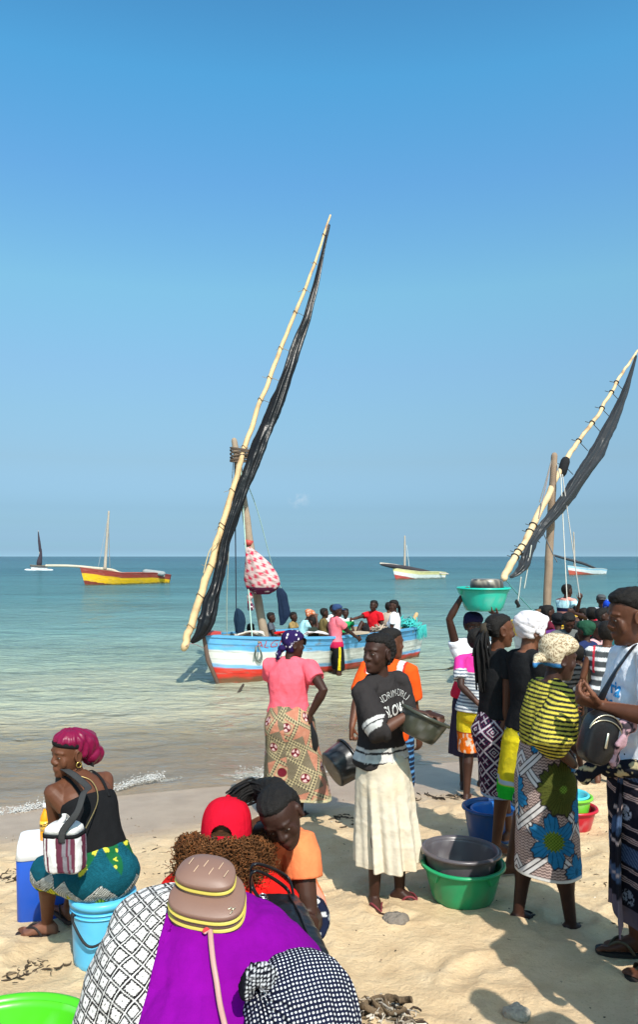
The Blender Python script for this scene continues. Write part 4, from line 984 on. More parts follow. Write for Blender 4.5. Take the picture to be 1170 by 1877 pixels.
# --- the second dhow behind the crowd
dy2 = dm(12.2, 15.2, 1060, 640)
B2 = boat_frame(W(955, 1150, 12.6) * A(1, 1, 0), W(1150, 1150, 16.6) * A(1, 1, 0))
dhow2 = thing('sailing_dhow', 'wooden dhow with yellow gunwale and grey furled sail behind the crowd', 'sailboat', (B2[0] + B2[1] * B2[3] / 2) * A(1, 1, 0))
YEL = A(.75, .43, .02)
H2, hb2, sh2 = hull(dhow2, B2, 1.8, (1.22, 1.05, 1.0), -.35, col_bands([(0, YEL), (.24, A(.62, .62, .60)), (.85, A(.3, .3, .3))]), rake=.4, wear=.7, gun=YEL * .9, seed=6, sternw=.4)
def b2(t, side, z): return B2[0] * A(1, 1, 0) + B2[1] * t * B2[3] + B2[2] * side * hb2(t) + UP * (sh2(t) + z)
for t in (.2, .4, .6, .8):
    m = MB(); m.box(b2(t, 0, -.075), (.22, hb2(t) * 2 - .09, .04), np.stack([B2[1], B2[2], UP]), A(.30, .22, .14)); sharp(obj('thwart', m, 'wood', dhow2))
spar(dhow2, [W(1002, 1150, 13.4), W(1006, 1050, 13.4), W(1012, 940, 13.4), W(1017, 835, 13.4)], [.072, .070, .066, .056], 'mast', A(.26, .185, .13), 40, 13, 3)
yp2 = [(924, 1060), (942, 1030), (972, 975), (1005, 908), (1036, 852), (1060, 812), (1090, 770), (1120, 722), (1145, 678), (1170, 642)]
_, yard2, yr2 = spar(dhow2, [W(u, v, dy2(v)) for u, v in yp2], [.056, .058, .056, .052, .048, .040, .036, .032, .028, .020], 'yard', A(.62, .45, .26), 100, 18, 14, .03)
sail2 = [(1167, 652, 5), (1156, 690, 12), (1141, 735, 21), (1121, 780, 30), (1098, 825, 36), (1070, 868, 38), (1042, 908, 34), (1018, 940, 28), (994, 968, 22), (978, 992, 22), (968, 1015, 26), (962, 1034, 28), (950, 1050, 18), (936, 1058, 6)]
furled_sail(dhow2, sail2, lambda v: dy2(v) - .02, A(.028, .030, .033), 5, 'tarp', .8, .85)
for k, v in enumerate((700, 718, 746, 776, 806, 850, 960, 972, 1000, 1010, 1022)):
    p, i = yard_pt(yard2, v, dy2); r_ = yr2[i] + .010; t = nrm(yard2[min(i + 2, 99)] - yard2[max(i - 2, 0)]); xx = nrm(np.cross(t, A(0, 1, 0))); yy = np.cross(t, xx)
    R = [p + (xx * math.cos(a) + yy * math.sin(a)) * r_ for a in np.linspace(0, 2 * math.pi, 14)]
    m = MB(); m.tube(R, .010, 6); m.tube([p + xx * r_, p + A(.16, 0, -.18)], .007, 5); m.tube([p - xx * r_, p + A(-.13, 0, .02)], .006, 5)
    obj('lashing', m, 'rope', dhow2, base_col(m.n, A(.05, .045, .04)))
p, i = yard_pt(yard2, 856, dy2); m = MB(); m.tube([p + A(-.02, -.02, -.10), p + A(.04, -.02, .10)], .085, 10); obj('halyard_lashing', m, 'rope', dhow2, base_col(m.n, A(.02, .02, .022)))
for a_, b_, c_ in (((1012, 842, 13.4), (990, 920, 13.0), A(.2, .19, .17)), ((1020, 842, 13.4), (1030, 880, 13.2), A(.3, .3, .28)), ((1029, 870, 13.2), (1041, 1110, 13.0), A(.60, .58, .52)), ((1032, 870, 13.2), (1064, 1095, 13.0), A(.45, .43, .40)), ((990, 960, 12.8), (1022, 1030, 12.9), A(.12, .14, .16)), ((928, 1062, 12.2), (980, 1122, 12.6), A(.10, .28, .26)), ((1012, 842, 13.4), (988, 950, 12.9), A(.25, .2, .2)), ((975, 1000, 12.4), (962, 1078, 12.4), A(.55, .55, .48)), ((956, 1058, 12.3), (950, 1104, 12.3), A(.5, .5, .45))):
    rope(dhow2, [W(*a_), W(*b_)], .009, c_, sag=.02)
cloth_body('hanging_rag', 'small black rag dangling from the bow line of the grey-sailed dhow', 'rag', [(948, 1099, 4), (948, 1104, 7), (951, 1110, 7), (949, 1114, 4)], 12.3, A(.02, .02, .02), 'cloth', .7, 3, .1)

# --- the boats further out
def far_boat(name, label, bow, stern, yb, ys, sheer_px, beam, bands, mast, yard, sailcol, extra=None, gun=A(.3, .2, .12), keys=None, sternw=.3):
    B = W(bow[0], HORIZON, yb) * A(1, 1, 0), W(stern[0], HORIZON, ys) * A(1, 1, 0)
    fr = boat_frame(*B); E = thing(name, label, 'sailboat', (fr[0] + fr[1] * fr[3] / 2) * A(1, 1, 0))
    hull(E, fr, beam, sheer_px, -.5, bands, rake=.6, wear=.5, nt=50, nq=34, gun=gun, seed=int(yb), sternw=sternw)
    if mast: spar(E, [W(*q) for q in mast[0]], mast[1], 'mast', A(.40, .33, .26), 20, 3)
    if yard: spar(E, [W(*q) for q in yard[0]], yard[1], 'yard', yard[2], 24, 5, wob=.03)
    return E, fr
fb, fr3 = far_boat('fishing_boat', 'yellow wooden boat with dark red keel and bare mast anchored offshore', (146, 0), (310, 0), 60, 66, (1.45, .95, .72), 2.1, col_bands([(0, A(.33, .05, .035)), (.42, A(.82, .46, .01)), (1.02, A(.20, .03, .02))]),
    ([(192, 1042, 62), (195, 995, 62), (199, 938, 62)], [.13, .11, .07]), ([(84, 1037, 60), (130, 1038, 61), (175, 1042, 62), (205, 1045, 62.5), (228, 1052, 63), (300, 1056, 65)], [.10, .11, .12, .12, .11, .08], A(.50, .44, .34)), None, gun=A(.35, .06, .045))
rope(fb, [W(198, 942, 62), W(201, 1040, 62.5)], .03, A(.25, .25, .25)); rope(fb, [W(197, 950, 62), W(180, 1038, 61)], .02, A(.3, .3, .3))
m = MB()
for k in range(8): m.ell(W(268 + 4 * k, 1049 + .5 * k, 64.5) + A(0, 0, .05), np.eye(3), (.35, .3, .22), 10, 6)
obj('sail', m, 'cloth', fb, base_col(m.n, A(.26, .28, .28)))
fb, fr5 = far_boat('fishing_boat', 'pale yellow and white boat with a dark furled sail lying over its deck', (720, 0), (816, 0), 76, 81, (1.15, .75, .62), 1.7, lambda below, t, v: mixc(mixc(base_col(len(t), A(.72, .62, .28)), A(.78, .76, .70), sstep(.30, .34, below)), A(.45, .06, .05), sstep(0, .08, .55 - v[:, 2] - t * 1.3) * (v[:, 2] < .6)),
    ([(742, 1052, 77), (742.5, 1015, 77), (742.5, 983, 77)], [.13, .11, .07]), None, None, gun=A(.7, .62, .35))
_, P5, _r5 = spar(fb, [W(698, 1033, 75), W(722, 1036, 76), W(750, 1041, 77), (W(785, 1048, 79)), W(822, 1052, 80)], [.10, .12, .12, .10, .06], 'yard', A(.5, .42, .34), 24, 5, wob=.02)
m = MB(); m.tube(catmull([W(699, 1034.5, 75), W(722, 1038, 76), W(748, 1042, 77), W(770, 1047, 78), W(790, 1049, 79)], 24), list(np.interp(np.linspace(0, 1, 24), [0, .2, .5, .8, 1], [.10, .22, .25, .28, .12])), 10); obj('sail', m, 'cloth', fb, base_col(m.n, A(.05, .045, .05)))
rope(fb, [W(746, 1000, 77), W(751, 1042, 77)], .025, A(.6, .6, .55))
fb, fr6 = far_boat('fishing_boat', 'small white and pale blue boat with red bow, beyond the ropes of the grey-sailed dhow', (1041, 0), (1111, 0), 93, 99, (1.2, .80, .62), 1.7, lambda below, t, v: mixc(mixc(base_col(len(t), A(.35, .58, .70)), A(.76, .75, .72), sstep(.22, .26, below)), A(.45, .08, .05), sstep(0, .1, .70 - v[:, 2] - t * 1.0) * (v[:, 2] < .8)),
    ([(1054, 1046, 94), (1053.5, 1010, 94), (1052.5, 976, 94)], [.13, .11, .07]), ([(1017, 1018, 92), (1040, 1025, 93), (1070, 1033, 95), (1090, 1041, 97), (1099, 1045, 98)], [.12, .16, .17, .14, .08], A(.05, .05, .055)), None, gun=A(.6, .6, .55))
fb, fr4 = far_boat('fishing_boat', 'tiny distant boat with a narrow dark sail making white wake', (54, 0), (86, 0), 128, 131, (.9, .75, .8), 1.6, col_bands([(0, A(.10, .10, .10)), (.4, A(.6, .6, .6))]),
    ([(74, 1040, 130), (72, 1010, 130), (69.5, 973, 130)], [.12, .10, .05]), None, None)
m = MB(); m.tube(catmull([W(69.5, 974, 130), W(71, 990, 130), W(72.5, 1003, 130), W(73, 1012, 130)], 14), list(np.interp(np.linspace(0, 1, 14), [0, .4, .8, 1], [.06, .22, .24, .12])), 8)
m.tube(catmull([W(75, 1006, 130), W(74, 1018, 130), W(72, 1028, 130), W(71, 1036, 130)], 14), list(np.interp(np.linspace(0, 1, 14), [0, .4, .8, 1], [.08, .32, .50, .4])), 8); obj('sail', m, 'cloth', fb, base_col(m.n, A(.05, .04, .05)))
m = MB(); rr = np.random.default_rng(9)
for k in range(60): u = rr.uniform(50, 92); m.ell(W(u, 1043.5, 129 + rr.uniform(-2, 1.5)) * A(1, 1, 0) + A(0, 0, .03), np.eye(3), A(.5, .3, .14) * rr.uniform(.5, 1.2), 8, 5)
o = obj('wake_foam', m, 'cloth', None, base_col(m.n, A(.8, .82, .82))); o['kind'] = 'stuff'
# ------------------------------------------------------------------ people on the sand

def at(u, v): return G(u, v)
def wp(u, v, y): return ('w', W(u, v, y))

def p_skirt_woman():
    """the tall girl in the middle: cream skirt, charcoal tee, looking over her shoulder, basin on her hip"""
    r = rig(.365, 4.42, 142, 1.525, z=.30, lean=2, twist=-6, side=3, hyaw=90, hpitch=-2, hroll=2, handR=wp(758, 1304, 4.22), elbR=(.8, -.1, -.6), hdR=None or (-.65, .62, -.15), pnR=(.2, .1, -1),
            handL=wp(788, 1308, 4.36), fat=.92, elbL=(-.25, -1, -.9), hdL=(-.1, .84, -.1), pnL=(0, .2, -1), footR=(.085, .02, .085), footL=(-.10, .06, .085), toeR=28, toeL=-28, shoulder_w=.175, hs=.95, thigh=.66, calf=.9)
    E = person('girl in charcoal tee and long cream skirt with short hair, looking over her shoulder', r)
    make_body(r, E, 'c', .0055, 30, 55)
    cap_hair(r, E, .013, .056, -.07, .0052, .0085, 120, 3)
    dark = A(.030, .026, .026); wht = A(.58, .56, .53)
    def col(l, i, v):
        c = base_col(len(v), dark); c = c * (1 + .25 * fbm(v * 6, 2, 3))[:, None]
        a = i['at']; m = (i['arm'] != 0)
        wh = m * (((a > .74) & (a < .83)) | ((a > .86) & (a < .995)))
        h = l[:, 2]; hem = (~m) & (((h > .935) & (h < .985)) | ((h > .998) & (h < 1.018)))
        k = np.maximum(wh, hem).astype(float) * (.85 + .3 * fbm(v * 30, 4, 2)); return mixc(c, wht, k)
    o = shirt(r, E, col, hem=.90, sleeve=1.02, ease=.016, flare=.020, cuff=.024, amp=.010, drop=.004, bust=.8, vox=.0062)
    ch, x, f, t = spine(r, 1.315); x = -x
    arc = lambda R: (lambda a, b: (math.sin(a / R) * (R + b), math.cos(a / R) * (R + b) - R))
    text_on('UNDRIM-DERLI', .058, r.tree, ch + f * .12 + t * .045 + x * .01, x, t, f, wht, o, arc(.20), .003, bold=-.001, sx=.80)
    text_on('SLOWI', .088, r.tree, ch + f * .13 - t * .050 + x * .012, x, t, f, wht, o, None, .003, bold=.0015, sx=.72)
    def ccol(a, b, th, vv, P):
        c = base_col(len(a), A(.60, .53, .42)); n = fbm(P * 5, 4, 4); c = mixc(c, A(.50, .41, .29), .55 * sstep(.0, .5, n) + .25 * sstep(.72, .95, vv) * sstep(-.3, .4, n)); return mixc(c, A(.62, .52, .38), .8 * sstep(.55, .8, fbm(P * 11, 8, 2) + .3)) 
    skirt(r, E, ccol, 1.00, .262, ((0, .150, .112), (.10, .182, .15), (.28, .195, .172), (1, .205, .192)), 9, .037, 120, 300, foldstart=.05, seed=11, off=(-.02, .0))
    for k in (1, -1): flipflop(r, E, k, A(.28, .12, .11), A(.20, .035, .045))
    return r
def p_pink_woman():
    r = rig(-.25, 6.35, 12, 1.52, z=.13, lean=4, twist=8, hyaw=58, hpitch=6, handR=wp(570, 1308, 6.2), elbR=(.9, -.5, 0), handL=wp(508, 1305, 6.75), elbL=(-1, -.2, 0), hdR=(-.1, .3, -1), limb=1.18, fat=1.10, footR=(.11, -.03, .085), footL=(-.10, .12, .085), shoulder_w=.192, thigh=.8)
    E = person('woman seen from behind in pink tee, wearing a peach and brown patterned wrap skirt', r)
    make_body(r, E, 'c', .007)
    def sc(l):
        n = len(l); c = base_col(n, A(.022, .012, .065)); i = np.floor(l / .034); f = l / .034 - i - .5
        h = _hash(i[:, 0].astype(int), i[:, 1].astype(int), i[:, 2].astype(int), 3); q = f + (np.stack([np.sin(h * 50), np.cos(h * 70), np.sin(h * 90)], 1)) * .2
        d = np.hypot(np.linalg.norm(q * A(1, 1, .75), axis=1), 0); c = mixc(c, A(.75, .73, .78), (h > .45) * sstep(.26, .20, d))
        return mixc(c, A(.62, .6, .66), (l[:, 2] < .012 + .02) * (l[:, 2] > -.01) * (l[:, 1] > -.06) * sstep(.02, .12, fbm(l * 90, 5, 2)))
    def knot(mb):
        c = hp(r, .0, -.105, -.045); mb.ell(c, hax(r), A(.045, .035, .03) * r.hs, 10, 8); mb.tube([c, hp(r, -.02, -.125, -.10), hp(r, -.03, -.115, -.16)], [(.022, .010), (.026, .010), (.02, .008)], 8); mb.tube([c, hp(r, .02, -.13, -.09), hp(r, .015, -.13, -.13)], [(.02, .01), (.022, .01), (.016, .007)], 8)
    scarf(r, E, sc, .013, .05, -.07, amp=.003, extra=knot, seed=2)
    m = MB(); 
    for k in range(14): m.tube(catmull([hp(r, -.03 + k * .005, .06 - .003 * k, .075), hp(r, -.03 + k * .006, .088, .06), hp(r, -.03 + .007 * k, .094, .03), hp(r, -.02 + .006 * k, .092, .005 + .01 * (k % 3))], 8), .004, 5)
    obj('hair', m, 'hair', E, base_col(m.n, HAIR))
    def pc(l, i, v): c = base_col(len(v), A(.78, .115, .155)); return c * (1 + .08 * fbm(v * 5, 3, 3))[:, None]
    shirt(r, E, pc, hem=.98, sleeve=.52, ease=.020, flare=.006, amp=.010, belly=.9, vox=.0075, cuff=.024, seed=4, wf=8)
    def kc(a, b, th, vv, P):
        n = len(a); c = base_col(n, A(.40, .165, .105)); ts = a * 4.4 + b * 1.3; tb = b * 4.4 - a * 1.6
        tan = A(.40, .33, .19); drk = A(.060, .050, .040); mar = A(.13, .012, .022)
        i, j = np.floor(ts), np.floor(tb); fa, fb = ts - i - .5, tb - j - .5; dd = np.abs(fa) + np.abs(fb)
        alt = (hash1(i, j, 2) > .46); weave = .5 + .5 * np.sin(a * 330) * np.sin(b * 330)
        c = mixc(c, mixc(base_col(n, A(.095, .075, .052)), A(.30, .25, .16), weave * .55), alt * 1.0)
        c = mixc(c, A(.46, .22, .15), (~alt) * .4 * sstep(-.1, .4, fbm(P * 60, 3, 2)))
        edge = sstep(.13, .09, np.abs(dd - .46)); dots = sstep(-.2, .35, np.sin(a * 190 + b * 60) * np.sin(b * 190 - a * 60))
        c = mixc(c, mixc(base_col(n, tan), drk, dots), edge)
        c = mixc(c, tan, sstep(.30, .27, dd) * .9); rr = np.hypot(fa, fb * 1.05); c = mixc(c, mar, sstep(.20, .17, rr))
        ang = np.arctan2(fb, fa); wh = sstep(.16, .14, rr) * (np.abs(((ang / 2.094) % 1) - .5) < .30) * (rr > .05) * (hash1(i, j, 5) > .3); c = mixc(c, A(.62, .42, .40), wh)
        stp = sstep(.96, .98, vv); return mixc(c, A(.5, .48, .28), stp * .7)
    skirt(r, E, kc, 1.06, .205, ((0, .160, .130), (.18, .205, .185), (.45, .225, .20), (1, .285, .235)), 5, .022, 150, 300, seed=3, off=(.05, -.03), tilt=-.06, bulge=lambda th, v: .045 * math.exp(-((v - .24) / .16) ** 2) * np.exp(-((np.abs(th) - 2.75) / .65) ** 2) + .07 * v ** 2 * np.exp(-((th - 1.9) / .6) ** 2))
    for k in (1, -1): flipflop(r, E, k, A(.03, .03, .03), A(.03, .02, .02))
    # black plastic bag in her hand
    w = r.wri[1]; c0 = w + r.hd[1] * .09
    m = MB(); P = [c0 + A(0, 0, .03), c0 - A(0, 0, .03), c0 + A(.01, 0, -.10), c0 + A(.02, .01, -.19), c0 + A(.02, .01, -.235)]; m.tube(P, [(.012, .01), (.022, .02), (.045, .035), (.050, .04), (.03, .02)], 16)
    v = m.V(); m.v = [v + .008 * np.stack([fbm(v * 22, k, 2) for k in range(3)], 1)]
    o = obj('plastic_bag', m, 'tarp', None, base_col(m.n, A(.016, .017, .018))); tag(o, 'small black plastic bag hanging from the hand of the woman in pink', 'plastic bag')
    return r
def p_orange_boy():
    r = rig(.505, 5.55, 30, 1.54, z=.21, hyaw=40, hpitch=2, handL=wp(640, 1352, 5.32), elbL=(-1, -.5, 0), handR=(.22, .1, .86), hdL=(-.1, .1, -1), shoulder_w=.185, footL=(-.16, .02, .085))
    E = person('boy in bright orange jersey standing behind the girl with the cream skirt', r)
    make_body(r, E, 'b', .0075, 30, 70)
    cap_hair(r, E, .010, .055, -.07, .007, .003, 90, 8)
    def oc(l, i, v):
        c = base_col(len(v), A(.72, .085, .012)); d = np.abs((v - r.neck) @ r.Rs) / r.s; wh = (d > .105) & (d < .152) & (i['h'] > 1.30) & (i['at'] < .3); c = mixc(c, A(.72, .70, .70), wh * 1.0)
        return mixc(c, A(.55, .02, .02), ((d > .152) & (d < .17) & (i['h'] > 1.30) & (i['at'] < .3)) * .8)
    shirt(r, E, oc, hem=.86, sleeve=.80, ease=.018, flare=.02, amp=.005, cuff=.02, vox=.008)
    def sc(l, v): return mixc(base_col(len(v), A(.015, .02, .04)), A(.10, .28, .55), (np.sin(v[:, 2] * 160) > .55) * .8)
    shorts(r, E, sc, 1.25, .03, .95)
    for k in (1, -1): flipflop(r, E, k, A(.09, .04, .035), A(.05, .02, .02))
    return r
def p_ponytail():
    r = rig(1.215, 5.2, 72, 1.57, z=.31, hyaw=4, hpitch=1, handR=wp(933, 1372, 5.06), elbR=(.4, -1, -.1), handL=(-.20, .12, .87), shoulder_w=.165, hdR=(-.05, .12, -1), footR=(.07, -.05, .085), footL=(-.10, .16, .085), fat=.94)
    E = person('slim woman with a long braided ponytail and a navy lattice print wrap skirt', r)
    make_body(r, E, 'b', .006, 30, 30)
    cap_hair(r, E, .012, .060, -.06, .006, .004, 60, 4, grooves=9)
    rr = np.random.default_rng(2); Ps = []
    for k in range(46):
        a = rr.uniform(-1, 1); b = rr.uniform(0, 1); o = rr.normal(0, .018, 3)
        root = hp(r, .055 * a, -.05 - .04 * b, .085 - .08 * b); tie = hp(r, .012 * a, -.112, .012) + o * .3
        Ps.append([root, hp(r, .04 * a, -.112, .045 - .03 * b), tie, tie - r.hf * .03 - UP * .10 + o, tie - r.hf * .015 - UP * .23 + o * 1.3, tie - r.hf * .0 - UP * (.36 + .05 * rr.random()) + o * 1.4])
    strands(r, E, Ps, .0078, A(.012, .011, .011))
    m = MB(); c = hp(r, 0, -.118, .010); m.tube([c + A(0, 0, .012), c - A(0, 0, .014)], .034, 12); obj('hair_tie', m, 'cloth', E, base_col(m.n, A(.05, .04, .03)))
    shirt(r, E, lambda l, i, v: mixc(base_col(len(v), A(.016, .016, .017)), A(.28, .27, .28), ((l[:, 2] < 1.24) & (np.sin(l[:, 2] * 230) > -.2)) * (l[:, 2] < 1.235) * 1.0) if False else base_col(len(v), A(.016, .016, .017)), hem=.98, sleeve=.42, ease=.010, flare=.004, amp=.004, bust=.95, cuff=.012, vox=.0068)
    def kc(a, b, th, vv, P):
        n = len(a); navy = A(.012, .012, .030); wht = A(.52, .46, .50); mar = A(.16, .02, .06)
        s, t = (a + b) * 7.2, (a - b) * 7.2; c = base_col(n, navy); c = mixc(c, mar, .8 * (np.sin(a * 240) * np.sin(b * 240) > .35))
        i, j = np.floor(s), np.floor(t); fs, ft = s - i - .5, t - j - .5; q = np.maximum(np.abs(fs), np.abs(ft))
        c = mixc(c, wht, sstep(.435, .455, q)); c = mixc(c, wht * .9, sstep(.035, .02, np.abs(q - .24)) * ((i + j) % 2 == 0)); c = mixc(c, wht * .9, sstep(.03, .015, np.abs(q - .08)) * ((i + j) % 2 == 0))
        c = mixc(c, wht * .8, sstep(.05, .03, np.minimum(np.abs(fs), np.abs(ft))) * ((i + j) % 2 == 1) * (q < .3))
        return mixc(c, A(.30, .42, .58), sstep(.965, .975, vv))
    skirt(r, E, kc, 1.045, .40, ((0, .135, .105), (.25, .175, .165), (1, .165, .165)), 3, .008, 150, 280, seed=5, bulge=lambda th, v: .035 * math.exp(-((v - .28) / .2) ** 2) * np.exp(-((np.abs(th) - 2.9) / .7) ** 2))
    return r
def p_stripe():
    r = rig(1.175, 4.02, 78, 1.52, z=.33, lean=6, hunch=1.8, hyaw=2, hpitch=8, twist=4, handR=wp(1053, 1402, 3.86), elbR=(.5, -.6, -.8), handL=(-.02, .30, 1.0), elbL=(-1, 0, -.5), hdR=(-.9, .3, .15), pnR=(0, -1, 0), hdL=(.8, .3, 0), fat=.95, limb=1.0, footR=(.10, .13, .085), footL=(-.10, -.10, .085), shoulder_w=.165, calf=1.2, thigh=.9)
    E = person('older woman in yellow and black striped top and blue flower print wrap skirt', r)
    make_body(r, E, 'c', .0055, 45, 40)
    def sc(l):
        n = len(l); a = np.arctan2(l[:, 0], l[:, 1]) * .095; b = l[:, 2]; c = base_col(n, A(.62, .52, .36)); u, w = a * 62, b * 62; i = np.floor(u + .5 * (np.floor(w) % 2)); fu = u + .5 * (np.floor(w) % 2) - i - .5; fw = w - np.floor(w) - .5
        c = mixc(c, A(.20, .13, .07), sstep(.10, .05, np.abs(np.hypot(fu, fw) - .34))); c = mixc(c, A(.35, .22, .12), sstep(.12, .06, np.hypot(fu, fw)))
        fl = sstep(.045, .03, np.hypot(a + .06, b - .075)); c = mixc(c, A(.09, .06, .05), fl * (fbm(l * 70, 3, 2) > -.05)); 
        return mixc(c, A(.04, .17, .38), sstep(-.018, -.024, b - .1 * (l[:, 1] + .02)) * 1.0)
    def tail(mb):
        c = hp(r, 0, -.115, -.015); mb.ell(c, hax(r), A(.05, .03, .028) * r.hs, 10, 8); mb.tube([c, hp(r, .03, -.15, -.03), hp(r, .05, -.165, -.055)], [(.025, .012), (.03, .012), (.015, .008)], 8)
    scarf(r, E, sc, .020, .052, -.045, amp=.004, extra=tail, seed=6, hi=1.04)
    def yc(l, i, v):
        h = np.where(i['arm'] != 0, l[:, 2] + .10 * (i['sf']) - .12 * i['at'] * 0, i['h'])
        s = (h + .010 * fbm(v * 7, 2, 2)) * 44; return mixc(base_col(len(v), A(.53, .455, .065)), A(.016, .018, .018), sstep(-.3, .3, np.sin(s * 2 * math.pi)))
    shirt(r, E, yc, hem=1.10, sleeve=1.10, ease=.018, flare=.0, amp=.009, cuff=.045, drop=.026, bust=.95, belly=.8, vox=.0058, seed=9, wf=8)
    def kc(a, b, th, vv, P):
        n = len(a); drk = A(.030, .022, .024); wht = A(.60, .57, .55)
        w = np.sin((a * 1.0 + .006 * np.sign(np.sin(b * 300))) * 420) * .5 + .5; c = mixc(base_col(n, A(.46, .34, .30)), A(.10, .065, .06), (np.sin(b * 420 + 1.2 * np.sin(a * 260)) > .1) * .85)
        s, t = (a * .9 + b) * 3.6, (a * .9 - b) * 3.6
        for q in (s, t):
            d = np.abs((q + .5) % 1 - .5); c = mixc(c, drk, sstep(.135, .12, d)); c = mixc(c, wht, sstep(.050, .042, np.abs(d - .058)) ); c = mixc(c, drk, sstep(.02, .012, d))
        def flower(c, ca, cb, R, npet, pet, cen, rc, cend, rot_=0, deep=.35, vein=True):
            x, y = (a - ca), (b - cb); rr = np.hypot(x, y); an = np.arctan2(y, x) + rot_; edge = R * (1 - deep + deep * np.abs(np.cos(an * npet / 2)) ** .8) * (1 + .05 * np.sin(an * 23))
            k = sstep(edge + .004, edge - .004, rr); c = mixc(c, drk, sstep(edge + .012, edge + .006, rr)); pc = mixc(base_col(n, pet), pet * .25, (np.sin(an * npet * 4) > .8) * .6 * (rr > rc)) if vein else base_col(n, pet)
            c = c * (1 - k)[:, None] + pc * k[:, None]; kc_ = sstep(rc + .003, rc - .003, rr * (1 + .12 * np.sin(an * 17))); cc = mixc(base_col(n, cen), cend, (np.sin(x * 380) * np.sin(y * 380) > .0) * .8); return c * (1 - kc_)[:, None] + cc * kc_[:, None]
        bl = A(.022, .175, .36); gr = A(.075, .085, .018)
        A0 = .265
        c = flower(c, A0 - .02, .235, .135, 11, gr, A(.20, .36, .05), .020, A(.05, .10, .01), 0, .15)
        c = flower(c, A0 + .035, .50, .135, 6, bl, A(.17, .25, .03), .050, A(.05, .09, .01), .4, .52)
        c = flower(c, A0 - .19, .10, .105, 5, bl, A(.22, .18, .03), .030, A(.07, .09, .01), .9, .42)
        c = flower(c, A0 - .165, .345, .085, 5, bl, bl * .6, .02, bl * .4, .3, .42)
        c = flower(c, A0 - .11, .665, .09, 5, bl, bl * .6, .02, bl * .4, .1, .42)
        c = flower(c, A0 + .30, .30, .12, 6, bl, A(.17, .25, .03), .045, A(.05, .09, .01), .2, .38)
        c = flower(c, A0 - .42, .42, .13, 6, bl, A(.17, .25, .03), .045, A(.05, .09, .01), .2, .38)
        c = flower(c, A0 + .12, .0, .07, 5, bl, bl * .6, .02, bl * .4, .3, .42)
        return mixc(c, A(.66, .64, .60), sstep(.975, .982, vv))
    skirt(r, E, kc, 1.145, .35, ((0, .145, .130), (.30, .185, .178), (.6, .182, .178), (1, .182, .195)), 4, .010, 190, 380, seed=7, tilt=-.10, off=(0, .02))
    for k in (1, -1): flipflop(r, E, k, A(.02, .018, .018), A(.02, .018, .02))
    return r
def p_turban():
    r = rig(1.345, 4.85, 74, 1.60, z=.32, hyaw=4, hpitch=4, lean=-2, handR=wp(1003, 1206, 4.85), elbR=(.7, -.2, -1), hdR=(.1, .35, .8), pnR=(-.3, -.6, .5), handL=(-.1, .3, 1.05), fat=.86, footR=(.08, -.20, .085), footL=(-.10, .05, .085))
    E = person('woman in a white turban with her hand at her chin, standing behind the striped top', r)
    make_body(r, E, 'b', .006, 60, 40)
    def fold(mb):
        for k in range(5):
            mb.tube(catmull([hp(r, .082, .02 - .02 * k, -.02 + .02 * k), hp(r, .05, .075 - .03 * k, .075 + .008 * k), hp(r, -.02, .085 - .03 * k, .085 + .006 * k), hp(r, -.075, .03 - .03 * k, .04)], 12), (.010), 8)
        mb.ell(hp(r, 0, -.075, .058), hax(r), A(.058, .052, .042) * r.hs, 14, 10)
    scarf(r, E, lambda l: base_col(len(l), A(.60, .56, .58)), .013, .040, -.045, bands=.006, amp=.004, extra=fold, seed=3, hi=1.0)
    shirt(r, E, A(.014, .014, .015), hem=.95, sleeve=.45, ease=.014, bust=1, vox=.008)
    def kc(a, b, th, vv, P):
        n = len(a); c = base_col(n, A(.62, .50, .015)); c = mixc(c, A(.35, .42, .50), sstep(.03, .02, np.abs(vv - .80))); g = sstep(.83, .84, vv); c = mixc(c, A(.015, .40, .03), g)
        return mixc(c, A(.35, .30, .02), .5 * (fbm(P * 14, 2, 2) > .1) * (1 - g))
    skirt(r, E, kc, 1.04, .50, ((0, .15, .125), (.3, .20, .175), (.85, .19, .17), (1, .17, .16)), 5, .014, 110, 240, seed=8, name='yellow_wrap')
    def pl(l, v):
        a = np.arctan2((v - r.pelvis) @ r.R, (v - r.pelvis) @ r.F) * .2; c = base_col(len(v), A(.012, .022, .025)); s1 = lines(a * 26, .22); s2 = lines(v[:, 2] * 26, .22); c = mixc(c, A(.10, .16, .17), .6 * lines(a * 26 + .5, .5)); c = mixc(c, A(.5, .5, .5), .8 * np.maximum(s1, s2)); return c
    shorts(r, E, pl, 1.02, .035, .95, vox=.0075, flare=.03)
    return r
